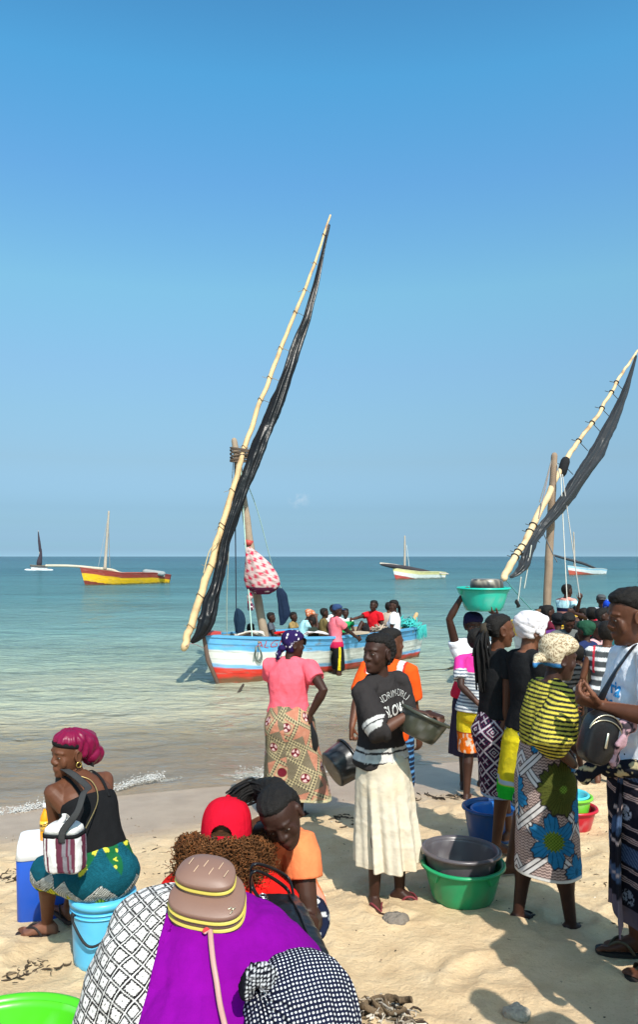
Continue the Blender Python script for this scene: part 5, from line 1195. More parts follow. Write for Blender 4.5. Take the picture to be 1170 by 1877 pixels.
def p_basin_carrier():
    r = rig(1.46, 7.25, 172, 1.64, z=.10, hyaw=2, hpitch=4, handR=wp(847, 1094, 7.15), elbR=(1, 0, .1), handL=wp(912, 1128, 7.05), elbL=(-1, .3, -.5), hdR=(-.35, .1, .9), pnR=(-.8, 0, -.4), hdL=(.6, .2, .3), pnL=(0, 0, 1))
    E = person('woman in white and red top steadying a turquoise basin on her head', r)
    make_body(r, E, 'c', .008, 50, 30)
    scarf(r, E, A(.018, .016, .05), .016, .045, -.05, seed=4)
    shirt(r, E, lambda l, i, v: mixc(base_col(len(v), A(.70, .70, .72)), A(.60, .02, .05), sstep(.0, .01, 1.235 - i['h'] + .15 * i['sx'])), hem=.9, sleeve=.2, ease=.016, bust=.9, vox=.009)
    skirt(r, E, A(.04, .03, .05), 1.0, .35, seed=4, nv=60, na=120)
    top = r.head + r.hu * .135 * r.hs
    b = basin('basin', 'turquoise plastic basin carried on a head with a black tub upturned in it', 'basin', W(887, 1119, 7.15), .235, .165, .215, A(.015, .42, .31), lip=.016, lugs=2, lug_at=.2)
    m = MB(); c0 = W(893, 1119, 7.15) + A(0, 0, .135); m.lathe([(0, .16), (.13, .16), (.142, .155), (.150, .14), (.155, .10), (.158, .0), (.150, 0), (.13, .14), (0, .14)], c0, None, 40); v = m.V()
    c = base_col(len(v), A(.020, .020, .020)); c = mixc(c, A(.42, .36, .28), .9 * sstep(.12, .145, v[:, 2] - c0[2]) * sstep(-.2, .25, fbm(v * 22, 3, 3))); c = mixc(c, A(.25, .21, .16), .6 * sstep(.1, .5, fbm(v * A(20, 20, 60), 5, 2)))
    o = obj('tub', m, 'plastic', None, c); tag(o, 'dusty black tub turned upside down in the turquoise basin', 'tub')
    return r
def p_pink_shoulder():
    r = rig(1.40, 6.75, 30, 1.50, z=.13, hyaw=20, handL=wp(878, 1290, 6.55), elbL=(-.9, -.6, -.2), handR=(.2, .2, .95), hdL=(.8, .5, -.1), footL=(-.10, -.03, .085))
    E = person('youngster in pink and white striped tee with yellow and orange shorts by the wet sand', r)
    make_body(r, E, 'c', .008, 40, 50)
    cap_hair(r, E, .012, .055, -.07, .008)
    def c_(l, i, v):
        c = mixc(base_col(len(v), A(.62, .62, .62)), A(.12, .14, .18), (np.sin(l[:, 2] * 200) > .1) * 1.0); return mixc(c, A(.70, .04, .28), (i['h'] > 1.31) * (i['at'] < .45) * 1.0)
    shirt(r, E, c_, hem=.92, sleeve=.75, ease=.018, cuff=.02, vox=.008)
    def s_(l, v):
        c = base_col(len(v), A(.62, .46, .02)); o = sstep(.70, .69, l[:, 2] ); k = base_col(len(v), A(.65, .13, .01)); k = mixc(k, A(.6, .5, .4), (fbm(v * A(40, 40, 18), 4, 2) > .12) * .9); c = c * (1 - o)[:, None] + k * o[:, None]; return mixc(c, A(.25, .02, .02), (np.abs(l[:, 2] - .70) < .008) * 1.0)
    shorts(r, E, s_, .98, .03, .98, vox=.008, flare=.025)
    for k in (1, -1): flipflop(r, E, k, A(.25, .14, .10), A(.2, .1, .08))
    return r
def p_right_woman():
    r = rig(1.50, 3.50, -88, 1.69, z=.43, hyaw=2, hpitch=10, lean=3, handL=wp(1100, 1294, 3.28), elbL=(-.9, -.6, -.5), handR=wp(1102, 1286, 3.52), elbR=(.7, -.4, -.6), hdL=(.06, .9, .28), hdR=(-.02, .9, .25), pnL=(.5, 0, .8), pnR=(-.4, 0, .9), fat=1.12, limb=1.08, footL=(-.09, -.05, .085), footR=(.11, .0, .085), hs=1.04)
    E = person('woman in white tee with blue print counting coins at the edge of the crowd', r)
    make_body(r, E, 'b', .0055, 50, 52)
    def bun(mb): mb.ell(hp(r, 0, -.10, .03), hax(r), A(.065, .06, .075) * r.hs, 14, 10)
    cap_hair(r, E, .020, .058, -.075, .0058, .006, 55, 9, extra=bun)
    o = shirt(r, E, lambda l, i, v: base_col(len(v), A(.74, .77, .83)), hem=.95, sleeve=.72, ease=.022, flare=.012, amp=.009, bust=1.15, belly=1.05, cuff=.022, vox=.0062, seed=3)
    c, x, f, t = spine(r, 1.25)
    n_ = nrm(-x * .8 + f * .7); xd = nrm(np.cross(t, n_)); 
    for (tx, dz, dx) in (('ria', .035, -.055), ('ean', -.038, -.052)): text_on(tx, .085, r.tree, c - x * .11 + f * .125 + t * dz + xd * dx, xd, t, n_, A(.04, .30, .62), o, None, .003, bold=.002, sx=.95)
    def kc(a, b, th, vv, P):
        n = len(a); s = b * 5.2 + .35 * a; k = np.floor(s); f = s - k; c = base_col(n, A(.012, .012, .020))
        blue = sstep(.30, .32, f) * sstep(.74, .72, f); c = mixc(c, mixc(base_col(n, A(.035, .06, .13)), A(.12, .17, .28), (np.sin(a * 300 + b * 300) > .3) * .8), blue * (k % 2 == 0))
        for e in (.08, .13, .18, .82, .87): c = mixc(c, A(.50, .36, .34), sstep(.016, .010, np.abs(f - e)))
        dd = np.hypot((a * 5.2) % 1 - .5, (f - .52) * 1.0); c = mixc(c, A(.30, .33, .40), (k % 2 == 1) * sstep(.20, .16, dd) * (fbm(P * 120, 4, 2) > -.1))
        return mixc(c, A(.10, .085, .115), sstep(.90, .905, vv))
    skirt(r, E, kc, 1.04, .225, ((0, .165, .115), (.25, .20, .145), (1, .20, .15)), 5, .016, 190, 320, seed=6, foldstart=.0)
    # gathered end of the wrap hanging down the front
    m = MB(); 
    tp = r.L((-.075, .135, .92)); P = [tp, tp + r.D((-.02, .035, -.22)), tp + r.D((-.02, .04, -.45)), tp + r.D((-.02, .035, -.62))]; P = catmull(P, 60); R = []
    for i, q in enumerate(P):
        w = .018 + .055 * (i / 59) ** .8; R.append(np.array([q + r.R * w * s + r.F * (.012 * math.sin(6 * s + i * .02) + d) + UP * (-.10 * (s < 0) * -s * (i / 59)) for s in np.linspace(-1, 1, 14) for d in (0,)] + [q + r.R * w * s + r.F * (.012 * math.sin(6 * s + i * .02) - .01) + UP * (-.10 * (s < 0) * -s * (i / 59)) for s in np.linspace(1, -1, 14)]))
    m.rings(R); v = m.V(); s = (v[:, 2]) * 14; c = base_col(len(v), A(.012, .012, .018)); k = np.floor(s); f = s - k; c = mixc(c, A(.05, .08, .15), (k % 3 == 0) * 1.0); c = mixc(c, A(.50, .38, .36), sstep(.08, .05, np.abs(f - .5)) * (k % 2 == 0)); c = mixc(c, A(.12, .095, .12), (v[:, 2] < v[:, 2].min() + .17) * 1.0)
    obj('wrap_tail', m, 'cloth', E, c)
    # shawl knotted at the waist
    m = MB(); wz = .93; R = [r.L((.21 * math.cos(a) * 1.04, .165 * math.sin(a) * 1.04 + .0, wz + .02 * math.sin(3 * a))) for a in np.linspace(0, 2 * math.pi, 30)]; m.tube(R, (.036), 10); kn = r.L((-.06, .19, .93)); m.ell(kn, np.stack([r.R, r.F, UP]), A(.05, .04, .045), 12, 8); m.tube([kn, kn + r.D((-.02, .07, .0)), kn + r.D((-.02, .13, -.05))], [(.025, .02), (.035, .024), (.04, .016)], 10)
    def shc(v): c = mixc(base_col(len(v), A(.012, .014, .022)), A(.50, .42, .24), (fbm(v * A(26, 26, 40), 5, 3) > .16) * 1.0); return mixc(c, A(.035, .06, .12), (fbm(v * 13, 9, 2) > .2) * .7)
    blob_cloth(r, E, 'waist_shawl', m, shc, .0075, .007, 12, 4)
    for k in (1, -1):
        flipflop(r, E, k, A(.025, .022, .020), A(.09, .075, .045))
    a = r.ank[-1] * A(1, 1, 0); z = r.ank[-1][2] - .085 * r.s; m = MB()
    t = r.toe[-1]; x_ = np.cross(t, UP); R = []
    for q in np.linspace(.03, .125, 6): R.append([a + t * q * r.s + x_ * w * .054 * r.s * math.cos(h) + UP * (z + .004 + math.sin(h) * (.082 - .25 * (q - .03)) * r.s) for w, h in [(1, h) for h in np.linspace(0, math.pi, 12)]])
    m.rings(np.array(R), cap=False, closed=False); obj('sandal_upper', m, 'leather', E, base_col(m.n, A(.085, .07, .04)), fix=False)
    # coins
    for k in range(2):
        m = MB(); c0 = r.wri[-1] + r.hd[-1] * (.100 + .010 * k) + r.pn[-1] * (.040 + .004 * k); ax = tilt_ax(A(-.4, -.6, .7)); m.lathe([(0, 0), (.0110, 0), (.0110, .002), (0, .002)], c0, ax, 20); o = obj('coin', m, 'metal', None, base_col(m.n, A(.5, .47, .38)), smooth=False); tag(o, ['small shiny coin held at the fingertips of the woman in white', 'coin tucked under another coin in the hand of the woman in white'][k], 'coin', 'coins in the hand')
    # black shoulder bag
    E2 = thing('handbag', 'black leather shoulder bag with zips hanging against the striped wrap at the edge', 'handbag', W(1096, 1400, 3.22))
    c0 = W(1097, 1352, 3.24); X = nrm(A(.92, .15, -.30)); Yv = nrm(A(.1, -1, .05)); Z = np.cross(X, Yv); Z = Z if Z[2] > 0 else -Z
    m = MB(); R = []
    for q in np.linspace(-1, 1, 15):
        hh = (1 - abs(q) ** 3.2) ** .5; cx, sy = sup(32, 3.2); R.append(c0 + Yv * q * .055 + np.outer(cx * .070 * (.80 + .2 * hh), X) + np.outer(sy * .112 * (.84 + .16 * hh), Z))
    m.rings(R); obj('body', m, 'leather', E2, base_col(m.n, A(.012, .012, .013)))
    m = MB(); R = []
    for q in (.3, .55): m.tube([c0 + Yv * (.058) + X * (.080 * math.cos(a)) + Z * (.02 + .085 * math.sin(a)) * (1.0 if q > .5 else .78) for a in np.linspace(.2, 2.9, 20)], .0028, 6)
    obj('zip', m, 'metal', E2, base_col(m.n, A(.6, .55, .42)))
    m = MB(); m.tube([c0 + Yv * .058 + X * .01 + Z * .03, c0 + Yv * .064 + X * .012 - Z * .03], [(.006, .003)] * 2, 6); obj('zip_pull', m, 'metal', E2, base_col(m.n, A(.7, .65, .5)))
    m = MB(); P = [c0 + Z * .10 - X * .02, W(1095, 1300, 3.30), W(1112, 1262, 3.28), W(1140, 1215, 3.32), W(1168, 1180, 3.48), W(1185, 1172, 3.6)]; m.tube(catmull(P, 30), [(.016, .004)] * 30, 8, up=A(.6, -.6, .5)); obj('strap', m, 'leather', E2, base_col(m.n, A(.012, .012, .014)))
    # pink scarf tied to the bag
    m = MB(); q = W(1150, 1330, 3.22); m.tube(catmull([q, q + A(-.02, -.02, -.05), q + A(-.05, 0, -.12), q + A(-.055, 0, -.17)], 12), [(.03, .012), (.04, .014), (.026, .01), (.02, .008)] * 3, 10); m.ell(q, np.eye(3), A(.04, .03, .035)); o_ = remesh(m, .006, 2, 'scarf'); v = wrinkle(o_, .006, A(22, 22, 22), 3); set_col(o_, mixc(base_col(len(v), A(.42, .26, .30)), A(.05, .04, .05), (fbm(v * 34, 3, 2) > .1) * 1.0)); o = link('scarf', o_, 'cloth'); tag(o, 'dusty pink and black scarf knotted beside the black shoulder bag', 'scarf')
    return r
NEAR = [p_skirt_woman, p_pink_woman, p_orange_boy, p_ponytail, p_stripe, p_turban, p_basin_carrier, p_pink_shoulder, p_right_woman]
import time as _t
for fn in NEAR:
    fn()
# ------------------------------------------------------------------ the seated group in front
def boxy(mb, c, size, ax=None, r=.03, n=3, col=None, taper=1.0):
    """box with rounded edges, as a superellipsoid-like lofted block"""
    ax = np.eye(3) if ax is None else ax; h = A(*size) / 2; R = []
    for z, k in ((-1, .90), (-.985, .97), (-.94, 1), (.94, 1), (.985, .97), (1, .90)):
        pts = []
        kk = k * (1 + (taper - 1) * (z + 1) / 2)
        for (sx, sy, a0) in ((1, 1, 0), (-1, 1, 90), (-1, -1, 180), (1, -1, 270)):
            for j in range(n + 1):
                a = math.radians(a0 + 90 * j / n); pts.append(np.asarray(c) + ax[0] * (sx * (h[0] * kk - r) + r * math.cos(a)) + ax[1] * (sy * (h[1] * kk - r) + r * math.sin(a)) + ax[2] * h[2] * z)
        R.append(pts)
    return mb.rings(np.array(R), col)
def p_left_seated():
    r = rig(-1.13, 3.78, -48, 1.50, z=.35, pelvis=(.0, -.10, .49), lean=29, hunch=1.35, hyaw=-86, hpitch=5, hroll=-4, handL=wp(112, 1585, 3.95), elbL=(-.4, -.2, -1), handR=(.12, .45, .66), elbR=(.8, -.5, -.8),
            footL=('w', G(86, 1713) + UP * .078), toeL=-42, kneeL=(-.35, 1, .8), footR=(.12, .45, .085), kneeR=(.3, 1, .9), shoulder_w=.165)
    E = person('woman in a maroon satin bonnet and black camisole sitting on a light blue bucket', r)
    make_body(r, E, 'd', .0055, 50, 50)
    def bag(mb):
        mb.ell(hp(r, .0, -.085, .03), hax(r), A(.076, .075, .075) * r.hs, 16, 12); mb.ell(hp(r, .0, -.125, -.035), hax(r), A(.07, .06, .06) * r.hs, 14, 10)
    scarf(r, E, A(.17, .004, .036), .013, .065, -.02, vox=.0058, amp=.003, freq=20, pleat=.0035, extra=bag, name='bonnet', material='satin', seed=5, hi=1.02)
    m = MB(); R = []
    for t in np.linspace(0, 2 * math.pi, 28, endpoint=False): R.append(hp(r, .078 * math.sin(t), .090 * math.cos(t) - .008, .052 + .018 * math.cos(t)))
    R.append(R[0]); m.tube(R, [(.012 * r.hs, .005)] * len(R), 8, up=r.hu); obj('headband', m, 'cloth', E, base_col(m.n, A(.012, .012, .013)))
    m = MB(); rr = np.random.default_rng(3)
    for k in range(60): a = rr.uniform(-.9, .9); m.tube(catmull([hp(r, .07 * math.sin(a), -.07, .02), hp(r, .055 * a, -.10, -.04), hp(r, .05 * a + rr.normal(0, .01), -.10, -.085)], 6), .005, 5)
    obj('hair', m, 'hair', E, base_col(m.n, HAIR))
    m = MB(); q = hp(r, -.088, -.008, -.045); m.tube([q + (r.hf * math.cos(a) + r.hu * math.sin(a)) * .014 for a in np.linspace(0, 6.3, 16)], .0022, 6); obj('earring', m, 'metal', E, base_col(m.n, A(.7, .5, .15)))
    shirt(r, E, A(.011, .011, .012), hem=.95, ease=.010, flare=.004, strap=True, amp=.003, sleeve=0, bust=.9, name='camisole', vox=.0062)
    m = MB()
    for k in (1, -1):
        a, x, f, t = spine(r, 1.26); top = r.neck - r.d3 * .015 + r.Rs * k * .085 * r.s
        m.tube(catmull([a + x * k * .075 * r.s - f * .125 * r.s, (a * .4 + r.neck * .6) + x * k * .085 * r.s - f * .095 * r.s, top + r.d3 * .022 - f * .02, top + f * .06 * r.s - r.d3 * .01, a + x * k * .07 * r.s + f * .115 * r.s], 18), [(.008, .003)] * 18, 8, up=x)
    obj('shoulder_strap', m, 'cloth', E, base_col(m.n, A(.012, .012, .013)))
    # wrap skirt over lap and knees
    m = MB(); m.rings(torso_rings(r, [.80, .86, .93, .99, 1.04], .022))
    for k in (1, -1):
        h, kn, an = r.hip[k], r.knee[k], r.ank[k]; e = kn + (kn - h) * .02
        m.tube([h, h + (kn - h) * .5, e, e + (an - kn) * .10], [.105, .096, .083, .072], 16)
    m.tube([(r.hip[1] + r.hip[-1]) / 2 + A(0, 0, -.02), (r.knee[1] + r.knee[-1]) / 2 - A(0, 0, .03)], [.12, .085], 16)
    c0 = r.pelvis.copy(); m.ell(c0 - A(0, 0, .02), np.eye(3), A(.185, .175, .13), 30, 16)
    def sk(v):
        p = v - r.pelvis; a = np.arctan2(p @ -r.R, p @ -r.F) * .21; b = p[:, 2]; far = (p @ r.F) > .12
        a = np.where(far, (p @ r.F) * .8, a)
        n = len(v); c = base_col(n, A(.007, .080, .112)); c = c * (1 - .35 * (np.sin((b - .5 * np.abs((a * 5 + .5) % 1 - .5) * .4) * 560) > .3))[:, None]
        u = (a * 4.2) % 1; zig = np.abs(u - .5) * .17; q = b + zig
        band = sstep(-.010, -.014, q) * sstep(-.082, -.078, q); c = mixc(c, mixc(base_col(n, A(.010, .012, .012)), A(.60, .60, .56), (np.sin(q * 620) > .05) * 1.0), band)
        lo = sstep(-.078, -.082, q); yb = mixc(base_col(n, A(.012, .085, .035)), A(.62, .55, .03), ((np.abs(q + .10) < .016) & (np.sin(a * 260) > -.5)) * 1.0); c = c * (1 - lo)[:, None] + yb * lo[:, None]
        hi = sstep(.085, .09, b + .3 * (np.abs(u - .5) - .25)) * (far == 0); gb = mixc(base_col(n, A(.010, .10, .035)), A(.60, .55, .05), (fbm(v * 30, 5, 2) > .12) * 1.0); return c * (1 - hi)[:, None] + gb * hi[:, None]
    blob_cloth(r, E, 'wrap_skirt', m, sk, .0058, .005, 10, 3)
    flipflop(r, E, -1, A(.03, .02, .018), A(.02, .015, .015)); flipflop(r, E, 1, A(.03, .02, .018), A(.02, .015, .015))
    m = MB(); P = []
    nk = r.neck; 
    P = [hp(r, -.07, -.03, -.10), nk - r.Fs * .055 - r.Rs * .06, nk - r.d3 * .08 - r.Fs * .105 + r.Rs * .005, nk - r.d3 * .20 - r.Fs * .135 - r.Rs * .02, W(152, 1528, 3.52), W(150, 1545, 3.47)]
    m.tube(catmull(P, 60), .0028, 6); obj('necklace', m, 'metal', E, base_col(m.n, A(.75, .55, .22)))
    # light blue bucket with a black handle
    cb = A(r.pelvis[0] + .01, r.pelvis[1], .34); B = thing('bucket', 'light blue plastic bucket with black handle under the seated woman', 'bucket', cb)
    BL = A(.10, .46, .72); hgt = r.pelvis[2] - .115 - cb[2]
    m = MB(); m.lathe([(0, 0), (.128, 0), (.133, .006), (.137, .03), (.148, hgt - .06), (.149, hgt - .012), (0, hgt - .012)], cb, None, 48); obj('pail', m, 'plastic', B, base_col(m.n, BL))
    m = MB()
    for z in (.075, .055): m.lathe([(.147, hgt - z), (.155, hgt - z), (.155, hgt - z + .006), (.147, hgt - z + .006)], cb, None, 48)
    m.lathe([(.148, hgt - .035), (.158, hgt - .035), (.160, hgt - .004), (.150, hgt), (0, hgt)], cb, None, 48); obj('rim', m, 'plastic', B, base_col(m.n, BL * 1.02))
    m = MB(); P = [cb + A(-.110, -.105, hgt - .065), cb + A(-.095, -.150, hgt - .085), cb + A(-.02, -.178, hgt - .175), cb + A(.06, -.165, hgt - .15), cb + A(.125, -.09, hgt - .065)]; m.tube(catmull(P, 24), .0065, 8); m.ell(P[0], np.eye(3), A(.014, .014, .014)); obj('handle', m, 'rubber', B, base_col(m.n, A(.014, .014, .015)))
    # striped cool bag hanging from her shoulder
    c0 = W(119, 1555, 3.47); S = thing('shoulder_bag', 'white cool bag with maroon and grey stripes hanging from the seated woman', 'bag', c0 - A(0, 0, .1)); ax = np.stack([nrm(A(.95, -.25, .06)), nrm(A(.25, .95, 0)), UP])
    ax[2] = np.cross(ax[0], ax[1]); m = MB(); R = []
    for z, kx in ((-.098, .80), (-.09, .92), (-.06, .98), (0, 1), (.05, .99), (.07, .97)):
        cx, sy = sup(40, 4); R.append(c0 + ax[2] * z + np.outer(cx * .090 * kx, ax[0]) + np.outer(sy * .055 * kx, ax[1]))
    m.rings(R, None); me = remesh(m, .005, 2, 'bag_body'); v = wrinkle(me, .004, A(14, 14, 9), 3); p = v - c0; xs = np.where(np.abs(p @ ax[1]) > .045, p @ ax[0], p @ ax[1]) * 95
    k = hash1(np.floor(xs), np.zeros(len(v)), 4); c = base_col(len(v), A(.66, .62, .60)); c = mixc(c, A(.12, .03, .05), (k > .74) * 1.0); c = mixc(c, A(.20, .18, .20), ((k > .52) & (k < .66)) * 1.0); c = mixc(c, A(.45, .36, .30), ((k > .4) & (k < .47)) * 1.0)
    set_col(me, c); link('bag_body', me, 'cloth', S)
    m = MB(); R = []; cx, sy = sup(40, 4)
    for z in (.062, .078): R.append(c0 + ax[2] * z + np.outer(cx * .0925, ax[0]) + np.outer(sy * .057, ax[1]))
    m.rings(R); obj('zip', m, 'cloth', S, base_col(m.n, A(.012, .012, .013)))
    m = MB(); R = []
    for z, kx in ((.078, 1), (.10, .92), (.115, .7)): R.append(c0 + ax[2] * z + np.outer(cx * .088 * kx, ax[0]) + np.outer(sy * .054 * kx, ax[1]))
    m.rings(R); obj('lid', m, 'cloth', S, base_col(m.n, A(.66, .63, .60)))
    m = MB(); m.tube(catmull([c0 + ax[2] * .05 - ax[1] * .062 + ax[0] * .025, c0 + ax[2] * .10 - ax[1] * .062 + ax[0] * .035, W(140, 1490, 3.40), W(152, 1455, 3.48), W(159, 1441, 3.60), r.sho[-1] * .45 + r.neck * .55 + A(-.02, 0, .072), r.sho[-1] * .5 + r.neck * .5 + r.Fs * .09 - A(0, 0, .02)], 30), [(.017, .0035)] * 30, 8, up=A(.9, -.2, .1)); obj('strap', m, 'cloth', S, base_col(m.n, A(.045, .045, .045)))
    m = MB(); m.tube(catmull([c0 + ax[2] * .11 - ax[0] * .03, W(116, 1500, 3.47), W(117, 1492, 3.47), W(125, 1500, 3.5), c0 + ax[2] * .10 + ax[0] * .0], 16), [(.012, .003)] * 16, 8); obj('handle', m, 'cloth', S, base_col(m.n, A(.62, .60, .57)))
    # cool box
    gx = W(82, 1680, 4.34); C_ = thing('cool_box', 'blue cool box with white lid standing on the sand', 'cool box', A(gx[0], gx[1], .275)); ax = np.stack([nrm(A(.96, .28, 0)), nrm(A(-.28, .96, 0)), UP]); c0 = A(gx[0], gx[1], .275)
    m = MB(); boxy(m, c0 + UP * .175, (.28, .24, .36), ax, .035, 5, taper=1.04); obj('box', m, 'plastic', C_, base_col(m.n, A(.012, .075, .42)))
    m = MB(); boxy(m, c0 + UP * .395, (.30, .26, .09), ax, .04, 5, taper=.92); obj('lid', m, 'plastic', C_, base_col(m.n, A(.74, .74, .76)))
    m = MB(); m.tube([c0 + ax[0] * .142 + UP * .31 - ax[1] * .1, c0 + ax[0] * .155 + UP * .25, c0 + ax[0] * .142 + UP * .31 + ax[1] * .1], .01, 8); obj('handle', m, 'plastic', C_, base_col(m.n, A(.7, .7, .72)))
    for nm, u, yy, colr, capc, h in (('juice_bottle', 83, 4.28, A(.80, .30, .005), A(.78, .78, .76), .205), ('water_bottle', 103, 4.40, A(.55, .60, .64), A(.62, .02, .03), .205)):
        q = W(u, 1500, yy) * A(1, 1, 0) + UP * .712
        T = thing(nm, 'orange juice bottle with white cap on the cool box' if 'juice' in nm else 'clear plastic bottle with red cap on the cool box', 'bottle', q)
        m = MB(); m.lathe([(0, 0), (.026, 0), (.030, .006), (.030, .045), (.028, .06), (.030, .075), (.030, .115), (.027, .135), (.016, h - .045), (.0125, h - .035), (.0125, h - .02), (0, h - .02)], q, None, 28); obj('body', m, 'plastic', T, base_col(m.n, colr))
        m = MB(); m.lathe([(0, h - .024), (.0155, h - .024), (.0155, h), (0, h)], q, None, 20); obj('cap', m, 'plastic', T, base_col(m.n, capc))
        if 'juice' in nm:
            m = MB(); m.lathe([(.0306, .058), (.0312, .058), (.0312, .112), (.0306, .112)], q, None, 28); L_ = obj('label', m, 'plastic', T, base_col(m.n, A(.80, .46, .05)))
            tr = BVHTree.FromPolygons([Vector(tuple(z)) for z in m.V().tolist()], m.f); text_on('FRIZZ', .022, tr, q + UP * .09 - A(0, .03, 0), A(1, .2, .28), UP, A(.1, -1, 0), A(.02, .02, .03), L_, None, .0012, bold=.0008)
p_left_seated()

def p_orange_woman():
    r = rig(-.205, 3.22, 196, 1.62, z=.41, pelvis=(-.02, -.14, .36), lean=30, hunch=1.5, hyaw=-12, hpitch=30, hroll=22, head=wp(516, 1496, 2.92), handL=wp(506, 1705, 2.80), elbL=(-.3, -.2, -1), handR=wp(420, 1690, 2.85), elbR=(1, -.2, 0), footL=(-.20, .16, .085), kneeL=(-.35, 1, .6), footR=(.18, .25, .085), kneeR=(.4, 1, .6), fat=1.0, limb=1.2, thigh=1.1, shoulder_w=.150, hs=.95)
    r.neck = r.neck
    E = person('woman in an orange tee crouching on the sand with her head tilted', r)
    make_body(r, E, 'c', .0055, 50, 50)
    def pony(mb):
        P = [hp(r, .0, -.09, .07), W(470, 1448, 3.06), W(448, 1455, 3.05), W(432, 1468, 3.02), W(424, 1478, 3.02)]; mb.tube(catmull(P, 16), [.045] * 5 + [.040] * 5 + [.030] * 3 + [.022, .016, .012], 12)
    cap_hair(r, E, .012, .062, -.05, .0055, .003, 70, 4, grooves=14, extra=pony)
    m = MB()
    rr = np.random.default_rng(2)
    for k in range(40):
        o = A(*rr.normal(0, .020, 3)); m.tube(catmull([hp(r, rr.uniform(-.05, .05), -.06 + .05 * rr.random(), .095), W(472, 1447, 3.05) + o, W(448, 1454, 3.04) + o, W(430, 1470, 3.0) + o * 1.2], 12), .0045, 5)
    obj('braid', m, 'hair', E, base_col(m.n, HAIR))
    o = shirt(r, E, lambda l, i, v: mixc(base_col(len(v), A(.76, .20, .075)), A(.74, .36, .26), .8 * sstep(.03, -.02, (i['h'] - 1.30)) * (i['sf'] > 0) * (i['arm'] == 0)), hem=.93, sleeve=.45, ease=.018, flare=.006, bust=1.12, belly=1.0, amp=.004, cuff=.018, vox=.0065)
    c, x, f, t = spine(r, 1.24); xd = nrm(np.cross(t, f))
    text_on('KINGSCH', .058, r.tree, c + f * .14 * r.fat + t * .028 + xd * .015, xd, t, f, A(.03, .012, .010), o, None, .003, bold=.001)
    text_on('ARE NEO', .040, r.tree, c + f * .14 * r.fat - t * .022 + xd * .02, xd, t, f, A(.05, .015, .012), o, None, .003)
    text_on('& A', .04, r.tree, c + f * .14 * r.fat - t * .07 + xd * .02, xd, t, f, A(.05, .015, .012), o, None, .003)
    shorts(r, E, lambda l, v: mixc(base_col(len(v), A(.010, .014, .035)), A(.6, .6, .6), (fbm(v * 45, 3, 2) > .34) * 1.0), .62, .014, 1.02, vox=.007)
p_orange_woman()

